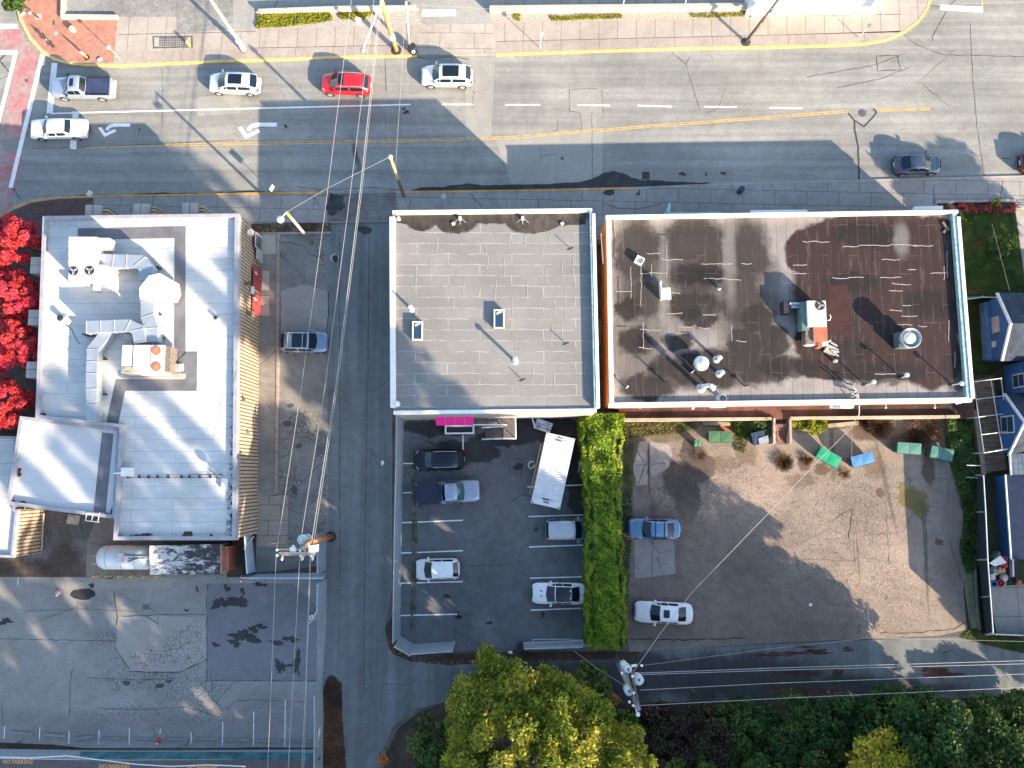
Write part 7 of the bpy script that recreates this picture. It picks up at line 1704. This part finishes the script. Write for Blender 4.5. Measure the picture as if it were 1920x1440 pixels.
tag(MB().curb(PX([(1755, 378), (1905, 376)], .3), .2, .1, .35).build('garden_wall', m_kgrey), 'low grey garden wall in front of the red flowers', 'wall')
for k in range(3):
    MB().prism(PX([(1904, 376 + 5 * k), (1930, 376 + 5 * k), (1930, 381 + 5 * k), (1904, 381 + 5 * k)], .2), .1, .2 + .08 * k).build('step', m_kgrey, bpy.data.objects['garden_wall'])
# north edge furniture
for u0, u1, lab in ((625, 688, 'pale parking block behind the weedy bed, nearer the cream street lamp'), (691, 753, 'pale parking block behind the weedy bed, at the yellow pole')):
    o = MB().curb(PX([(u0, 14), (u1, 13.5)], .3), .34, SZ, .42).build('parking_block', m_conc); tag(o, lab, 'parking block', 'parking blocks')
lw = MB().curb(PX([(918, 13), (1409, 8)], 1.0), .3, SZ, 1.0); tag(lw.build('low_wall', m_conc), 'long low concrete wall behind the gravel bed', 'wall')
tag(MB().curb(PX([(484, 18), (622, 13), (780, 11)], .8), .18, SZ, .8).build('low_wall', m_conc), 'thin low concrete wall behind the weedy bed', 'wall')
tag(MB().prism(PX([(1409, -40), (1656, -42), (1656, 2), (1409, 5)], 2.2), SZ, 2.2).build('white_wall', m_flash), 'white wall top at the photo edge behind the pale pavement', 'wall')
for u, lab in ((1168, 'thin white marker stick on the low wall, nearer the driveway'), (1284, 'thin white marker stick on the low wall, nearer the pale blue sign')):
    tag(MB().cyl(P(u, 9, 1.0), P(u + 3, -2, 1.8), .035).build('marker_stick', m_flash), lab, 'stick', 'marker sticks')

# ================================================================== houses at the far side
g = G('shingle_slate'); fac, cell = g.brick(.9, .28, .03, .5, PI / 2)
c = g.scalec((.024, .038, .062), g.m_('MULTIPLY', g.mr(g.noise(1.2, 6, .7), .3, .7, .7, 1.3), g.mr(cell, 0, 1, .8, 1.2))); m_slate = g.done(g.mix(g.m_('MULTIPLY', fac, .6), c, (.02, .025, .035)), .85)
g = G('shingle_grey'); fac, cell = g.brick(.9, .28, .03, .5, PI / 2)
c = g.scalec((.30, .31, .31), g.m_('MULTIPLY', g.mr(g.noise(1.2, 6, .7), .3, .7, .8, 1.2), g.mr(cell, 0, 1, .8, 1.2))); m_shg = g.done(g.mix(g.m_('MULTIPLY', fac, .6), c, (.1, .1, .1)), .85)
m_blue = plain('blue_siding', (.03, .105, .26), .7, var=.1); m_blue2 = plain('blue_plinth', (.07, .17, .33), .7); m_trimw = plain('house_trim', (.52, .57, .60), .5)
def gable(root, x, y0, y1, ze, za, depth, roofm, over=.3):
    ym = (y0 + y1) / 2
    MB().add([(x, y0, 0), (x, y1, 0), (x, y1, ze), (x, ym, za), (x, y0, ze), (x + depth, y0, 0), (x + depth, y1, 0), (x + depth, y1, ze), (x + depth, ym, za), (x + depth, y0, ze)],
             [(0, 1, 2, 3, 4), (5, 9, 8, 7, 6), (0, 4, 9, 5), (1, 6, 7, 2)]).build('wall', m_blue, root)
    sl = (za - ze) / (ym - y0); xo = x - over
    for s in (-1, 1):
        yb = (y0 if s < 0 else y1) + s * over; zb = ze - sl * over
        MB().add([(xo, yb, zb), (xo, ym, za), (x + depth, ym, za), (x + depth, yb, zb), (xo, yb, zb + .15), (xo, ym, za + .15), (x + depth, ym, za + .15), (x + depth, yb, zb + .15)],
                 [(0, 1, 2, 3), (7, 6, 5, 4), (0, 4, 5, 1), (0, 3, 7, 4), (3, 2, 6, 7)]).build('roof', roofm, root)
        MB().add([(xo - .02, yb, zb - .08), (xo - .02, ym, za - .08), (xo - .02, ym, za + .18), (xo - .02, yb, zb + .18), (xo + .14, yb, zb + .18), (xo + .14, ym, za + .18)], [(0, 1, 2, 3), (3, 2, 5, 4)]).build('bargeboard', m_trimw, root)
def win(root, x, y0, y1, z0, z1):
    w_ = MB().box(x - .05, x + .02, y0, y1, z0, z1).build('window', m_trimw, root)
    m = (z0 + z1) / 2
    for a, b in ((z0 + .1, m - .04), (m + .04, z1 - .1)): MB().box(x - .07, x - .045, y0 + .1, y1 - .1, a, b).build('pane', m_glassr, w_)
hA = thing('blue_house', 'small blue gabled house beside the lawn', 'house', (45, 12.5, 0))
gable(hA, 41.9, 9.9, 15.2, 2.7, 4.1, 12, m_slate); MB().box(41.55, 41.9, 10.0, 15.1, 0, .9).build('plinth', m_blue2, hA)
MB().box(41.8, 41.9, 12.2, 13.6, 1.3, 2.3).build('shutter', plain('grey_shutter', (.30, .34, .38), .6), hA); MB().box(41.75, 41.9, 11.0, 11.5, 1.2, 1.6).build('vent_box', m_trimw, hA)
hB = thing('blue_house', 'blue gabled house with a sash window behind the timber deck', 'house', (46, 4, 0))
gable(hB, 42.3, 1.9, 6.6, 2.2, 4.4, 12, m_slate); MB().box(41.95, 42.3, 2.0, 6.5, 0, .7).build('plinth', m_blue2, hB); win(hB, 42.3, 3.5, 5.0, .9, 2.7)
MB().box(43.4, 54, 6.95, 9.55, 0, 3.0).build('link_wall', m_blue, hB); MB().box(43.2, 54, 6.93, 9.57, 3.0, 3.15).build('roof', m_slate, hB); win(hB, 43.4, 7.4, 8.6, 1.2, 2.8)
MB().add([P(1893, 851, 2.6), P(1896, 890, 2.6), P(1960, 890, 3.6), P(1960, 850, 3.6)], [(0, 1, 2, 3)]).build('porch_roof', m_shg, hB); MB().tube([P(1892.5, 851, 2.6), P(1895.5, 891, 2.6)], .08).build('gutter', m_trimw, hB)
hC = thing('blue_outbuilding', 'long dark roofed blue outbuilding beside the junk pile', 'shed', (45, -3.5, 0))
MB().box(41.9, 52, -6.9, -.1, 0, 2.2).build('wall', m_blue, hC)
MB().add([(41.6, -7.0, 2.2), (41.6, 0.0, 2.2), (47, 0.0, 4.2), (47, -7.0, 4.2), (53, 0, 2.2), (53, -7, 2.2)], [(0, 1, 2, 3), (3, 2, 4, 5)]).build('roof', plain('navy_roofing', (.035, .05, .085), .75, var=.15, scale=2), hC)
MB().curb([(41.55, -7.0), (41.55, 0)], .12, 2.1, 2.24).build('gutter', m_trimw, hC)
# deck with frame
dk = thing('timber_deck', 'dark weathered timber deck between the long shop building and the blue house', 'deck', P(1850, 790, 0))
g = G('deck_planks'); f = g.m_('FRACT', g.m_('MULTIPLY', g.xyz()[1], 1 / .15)); c = g.scalec((.12, .09, .065), g.mr(g.noise(1, 5, .7, vec=g.map(sc=(1.5, .12, 1))), .3, .7, .4, 1.7)); m_dkp = g.done(g.mix(g.mr(f, .1, .16, 1, 0), c, (.015, .012, .01)), .9)
MB().prism(PX([(1822, 713), (1862, 705), (1888, 880), (1842, 888)], .8), .02, .8).build('deck_boards', m_dkp, dk)
MB().prism(PX([(1826, 770), (1832, 769), (1850, 890), (1842, 892)], .9), .8, .9).build('edge_strip', m_woodgrey, dk)
pg = thing('pergola_frame', 'bare white pipe frame standing over the weathered timber deck', 'frame', P(1855, 780, 0)); ZP = 2.4
for pl in ([(1825, 716), (1845, 849)], [(1858, 712), (1879, 842)], [(1825, 716), (1878, 709)], [(1829, 749), (1883, 742)], [(1834, 782), (1882, 776)], [(1840, 815), (1889, 809)], [(1845, 849), (1889, 842)], [(1877, 709), (1882, 750)]):
    MB().tube(PX(pl, ZP), .035, 8).build('bar', m_galv, pg)
for u, v in ((1825, 716), (1845, 849), (1878, 709), (1889, 842), (1834, 782)): q = P(u, v, ZP); MB().cyl((q.x, q.y, .7), q, .05).build('post', m_galv, pg)
m_dfence = plain('dark_fence_board', (.02, .03, .035), .8, var=.2); m_bfence = plain('teal_fence_board', (.06, .12, .15), .75, var=.2)
def solidfence(lab, b, t_, h, m):
    B, T = PX(b, .015), PX(t_, h); r = thing('board_fence', lab, 'fence', B[0])
    MB().add(B + T, [(i, i + 1, len(B) + i + 1, len(B) + i) for i in range(len(B) - 1)]).build('panel', m, r); MB().tube(T, .05).build('top_rail', m_trimw if m is m_dfence else m_galv, r)
    for q, p in zip(B, T): MB().cyl(q, p, .06).build('post', m_galv, r)
solidfence('dark board fence between the back lot and the concrete yard', [(1831, 1050), (1838, 1120), (1846, 1190)], [(1852, 1050), (1857, 1118), (1862, 1187)], 2.8, m_dfence)
solidfence('dark board fence behind the ivy beside the navy roof', [(1826, 890), (1829, 960), (1831, 1049.5)], [(1844, 892), (1848, 960), (1852, 1049.5)], 2.8, m_dfence)
solidfence('dark board fence closing the alley side of the concrete yard', [(1848, 1191), (1900, 1189), (1960, 1186)], [(1864, 1189), (1914, 1191), (1980, 1190)], 1.2, m_dfence)
solidfence('weathered teal fence between the lawn and the small blue house', [(1812, 556), (1842, 555), (1868, 556)], [(1814, 561), (1843, 557), (1878, 559)], 1.5, m_bfence)
tag(MB().curb(PX([(1817, 1062), (1821, 1120), (1830, 1178)], .4), .55, .01, .4).curb(PX([(1829, 1062), (1832, 1120), (1838, 1182)], .55), .14, .01, .55).build('retaining_wall', pavement('mossy_concrete', (.15, .165, .11), .3, .3)), 'mossy concrete retaining wall beside the dark board fence', 'wall')
for v in (872, 895): tag(MB().tube(PX([(1812, v), (1838, v + 1)], 1.2), .045).build('support_rail', m_galv), 'grey rail poking through the ivy, %s one' % ('upper' if v == 872 else 'lower'), 'rail', 'rails in the ivy')
# junk in the yard
J = lambda *a: None
def junk(name, lab, cat, mb, m): return tag(mb.build(name, m), lab, cat, 'junk heaped in the concrete yard')
def cm(n, c): return plain(n, c, .6, var=.12)
junk('white_sheet_board', 'bright white board tilted on top of the junk heap', 'board', MB().prism(PX([(1855, 1056), (1876, 1042), (1888, 1055), (1866, 1062)], 1.3), 1.2, 1.3), m_flash)
junk('red_cloth', 'crumpled red cloth beside the white board', 'cloth', MB().prism(PX(wiggle([(1874, 1059), (1889, 1056), (1891, 1063), (1878, 1067), (1874, 1059)], 1.2, 4, 2), 1.0), .5, 1.0), cm('cloth_red', (.42, .02, .03)))
junk('dark_red_crate', 'dark red crate between navy roof and white board', 'crate', MB().prism(PX([(1878, 1040), (1890, 1044), (1890, 1054), (1880, 1046)], .9), .08, .9), cm('crate_maroon', (.16, .02, .03)))
junk('cardboard_box', 'tan cardboard box in the middle of the junk heap', 'box', MB().prism(PX([(1869, 1068), (1884, 1064), (1886, 1073), (1872, 1076)], .8), .1, .8).prism(PX([(1873, 1064), (1882, 1062), (1884, 1067), (1874, 1069)], 1.0), .81, 1.0), cm('cardboard', (.42, .27, .13)))
junk('green_tarp', 'dull green tarp at the back of the junk heap', 'tarpaulin', MB().prism(PX(wiggle([(1863, 1045), (1874, 1034), (1878, 1040), (1866, 1050), (1863, 1045)], 1, 4, 5), .8), .1, .8), cm('tarp_green', (.12, .20, .16)))
junk('blue_crate', 'deep blue crate at the front of the junk heap', 'crate', MB().ring([tuple(q)[:2] for q in PX([(1857, 1090), (1870, 1089), (1871, 1101), (1858, 1100)], .7)], .1, .07, .7, .2).prism(PX([(1858, 1091), (1869, 1090), (1870, 1100), (1859, 1099)], .3), .08, .3), cm('crate_blue', (.02, .13, .30)))
junk('red_bowl', 'round red bowl beside the deep blue crate', 'bowl', MB().lathe(P(1872, 1092, .07), [(.2, 0), (.34, .35), (.3, .37), (.15, .06)], 16), cm('bowl_red', (.40, .02, .03)))
junk('teal_ring', 'small teal ring toy next to the red bowl', 'toy', MB().lathe(P(1880, 1093, .07), [(.22, 0), (.26, .12), (.16, .14), (.12, .02)], 14), cm('toy_teal', (.06, .42, .38)))
junk('white_carton', 'white carton with pink print near the fence side of the junk heap', 'box', MB().prism(PX([(1857, 1078), (1866, 1075), (1867, 1087), (1858, 1088)], .7), .07, .7).prism(PX([(1859, 1080), (1863, 1080), (1864, 1085), (1860, 1085)], .71), .705, .72), cm('carton_pale', (.58, .45, .45)))
junk('grey_bag', 'pale grey bag spilling from the junk heap', 'bag', MB().lathe(P(1862, 1068, .07), [(.3, 0), (.45, .3), (.3, .6), (.05, .7)], 9), cm('bag_grey', (.38, .40, .40)))
junk('pale_bag', 'pale bag beside the tan cardboard box', 'bag', MB().lathe(P(1880, 1082, .07), [(.3, 0), (.38, .2), (.25, .4), (.05, .48)], 9), cm('bag_pale', (.48, .46, .42)))
junk('black_chair', 'black folding chair on the concrete yard by the junk heap', 'chair', MB().obox(P(1897, 1088, .5), .1, .5, .5, .47, .52).obox(P(1903, 1088, .7), .1, .08, .5, .5, .95).cyl(P(1894, 1084, .06), P(1895, 1085, .48), .03).cyl(P(1894, 1092, .06), P(1895, 1091, .48), .03).cyl(P(1901, 1092, .06), P(1900, 1091, .48), .03).cyl(P(1901, 1084, .06), P(1900, 1085, .48), .03), cm('chair_black', (.03, .035, .04)))
junk('orange_toy_cart', 'orange toy cart with a black handle on the concrete yard', 'toy', MB().obox(P(1908, 1092, .3), .2, .55, .4, .2, .45).obox(P(1907, 1091, .4), .2, .4, .25, .45, .6), cm('toy_orange', (.45, .12, .03)))
junk('striped_runner', 'grey striped runner beside the white rail of the yard', 'mat', MB().prism(PX([(1892, 1050), (1898, 1049), (1899, 1082), (1893, 1082)], .1), .07, .1), cm('runner_grey', (.26, .30, .30)))
junk('white_rail', 'white rail board between the striped runner and the concrete', 'board', MB().prism(PX([(1898, 1049), (1901, 1049), (1902, 1082), (1899, 1082)], .5), .07, .5), m_flash)
MB().tube([P(1842, 885, .1), P(1846, 890, .1)], .05)
# ================================================================== tall trees south of the alley, whose long shade falls across the lots
def fir(p, q, h, r, lab, n=5200, cut=.12):
    x, y = .69 * p + .72 * q, .72 * p - .69 * q
    t = thing('fir_tree', lab, 'tree', (x, y, 0), 'tall trees south of the alley')
    nb = int(h * 5); zb = rng.uniform(cut, 1, nb) ** .9; az = rng.uniform(0, 2 * PI, nb); ln = r * (1 - zb) ** .85 * rng.uniform(.6, 1.15, nb) + .25
    k = rng.integers(0, nb, n); f = rng.uniform(.1, 1, n); pts = np.stack([x + np.cos(az[k]) * ln[k] * f, y + np.sin(az[k]) * ln[k] * f, zb[k] * h - ln[k] * f * .35], 1)
    side = rng.normal(0, .22, n) * (1.1 - f); pts[:, 0] += -np.sin(az[k]) * side * 2; pts[:, 1] += np.cos(az[k]) * side * 2; pts[:, 2] += rng.normal(0, .12, n)
    big_mesh('crown', leaves(pts, .62, rng, .6), L_fir, t)
    MB().cyl((x, y, 0), (x, y, h * .97), .38, .05, 10).build('trunk', m_bark, t, True)
def shade_tree(p, q, h, r, rz, n=4200):
    x, y = .69 * p + .72 * q, .72 * p - .69 * q
    tree('broadleaf_tree', 'dense tree out of sight south of the alley, shading the lots', (x, y, 0), (x, y, h - rz), (r, r, rz), L_dkg, n, .6, 70, r * .4, .3, group='tall trees south of the alley', low=-.95)
for k, p in enumerate(range(-74, 4, 6)):
    hh = 17 if -21 < p < -6 else (25 + (k * 37 % 5))
    shade_tree(p, 42 + (k * 53 % 7), hh, 3.9, 9)
for p, q, h, r, rz in ((19.2, 58, 10.0, 2.0, 5), (1.6, 45, 15.5, 2.2, 7), (-42, 46, 34, 4.0, 14), (-46, 48, 32, 3.6, 13), (22.5, 60, 12, 3.2, 5), (28.5, 60, 12, 3.4, 5.5), (35, 62, 12.5, 3.6, 5.5), (-11, 45, 18, 3, 8), (-17, 45, 18, 3, 8), (-1.6, 47, 37, 4.0, 14), (-2, 38, 20, 4, 9)): shade_tree(p, q, h, r, rz, 6500)
for (p, q, h, r, rz), lab in (((4.6, 42, 17.0, 3.0, 7), 'tallest dark tree at the photo edge short of the sunlit strip'), ((8.6, 42, 14.8, 3.5, 6.8), 'broad dark crowned tree at the corner of the sunlit strip'), ((7.0, 36, 12.2, 3.4, 5.5), 'dense dark crown rising behind the light green tree with painted sun tips')):
    x, y = .69 * p + .72 * q, .72 * p - .69 * q
    tree('broadleaf_tree', lab, (x, y, 0), (x, y, h - rz), (r, r, rz), L_dkg, 22000, .22, 130, r * .3, .3, group='trees along the alley', low=-.95)
FIRS = ((-6.5, 50, 38, 4.0), (-15.5, 58, 41, 3.2), (-22, 56, 41, 4), (-27, 64, 44, 4), (-20, 50, 38, 4.4), (-24, 60, 40, 4.4), (-18, 64, 42, 4.0), (-29, 52, 36, 4.2), (-36, 58, 38, 4.4), (-39, 49, 37, 4.6), (-43, 50, 37, 4.6), (-47, 52, 38, 4.6), (-50, 55, 34, 4.4), (-58, 50, 32, 4.6), (-66, 54, 32, 4.6), (48, 70, 16, 3))
for k, (p, q, h, r) in enumerate(FIRS): fir(p, q, h, r, 'tall fir out of sight south of the alley, shading the lots', 6500)
tree('broadleaf_tree', 'leafy tree out of sight beyond the lawn, shading the kerb', (55.5, 10, 0), (55.5, 10.2, 8.0), (3.6, 3.6, 3.0), L_grn, 4200, .45, 40, 1.0, .2)
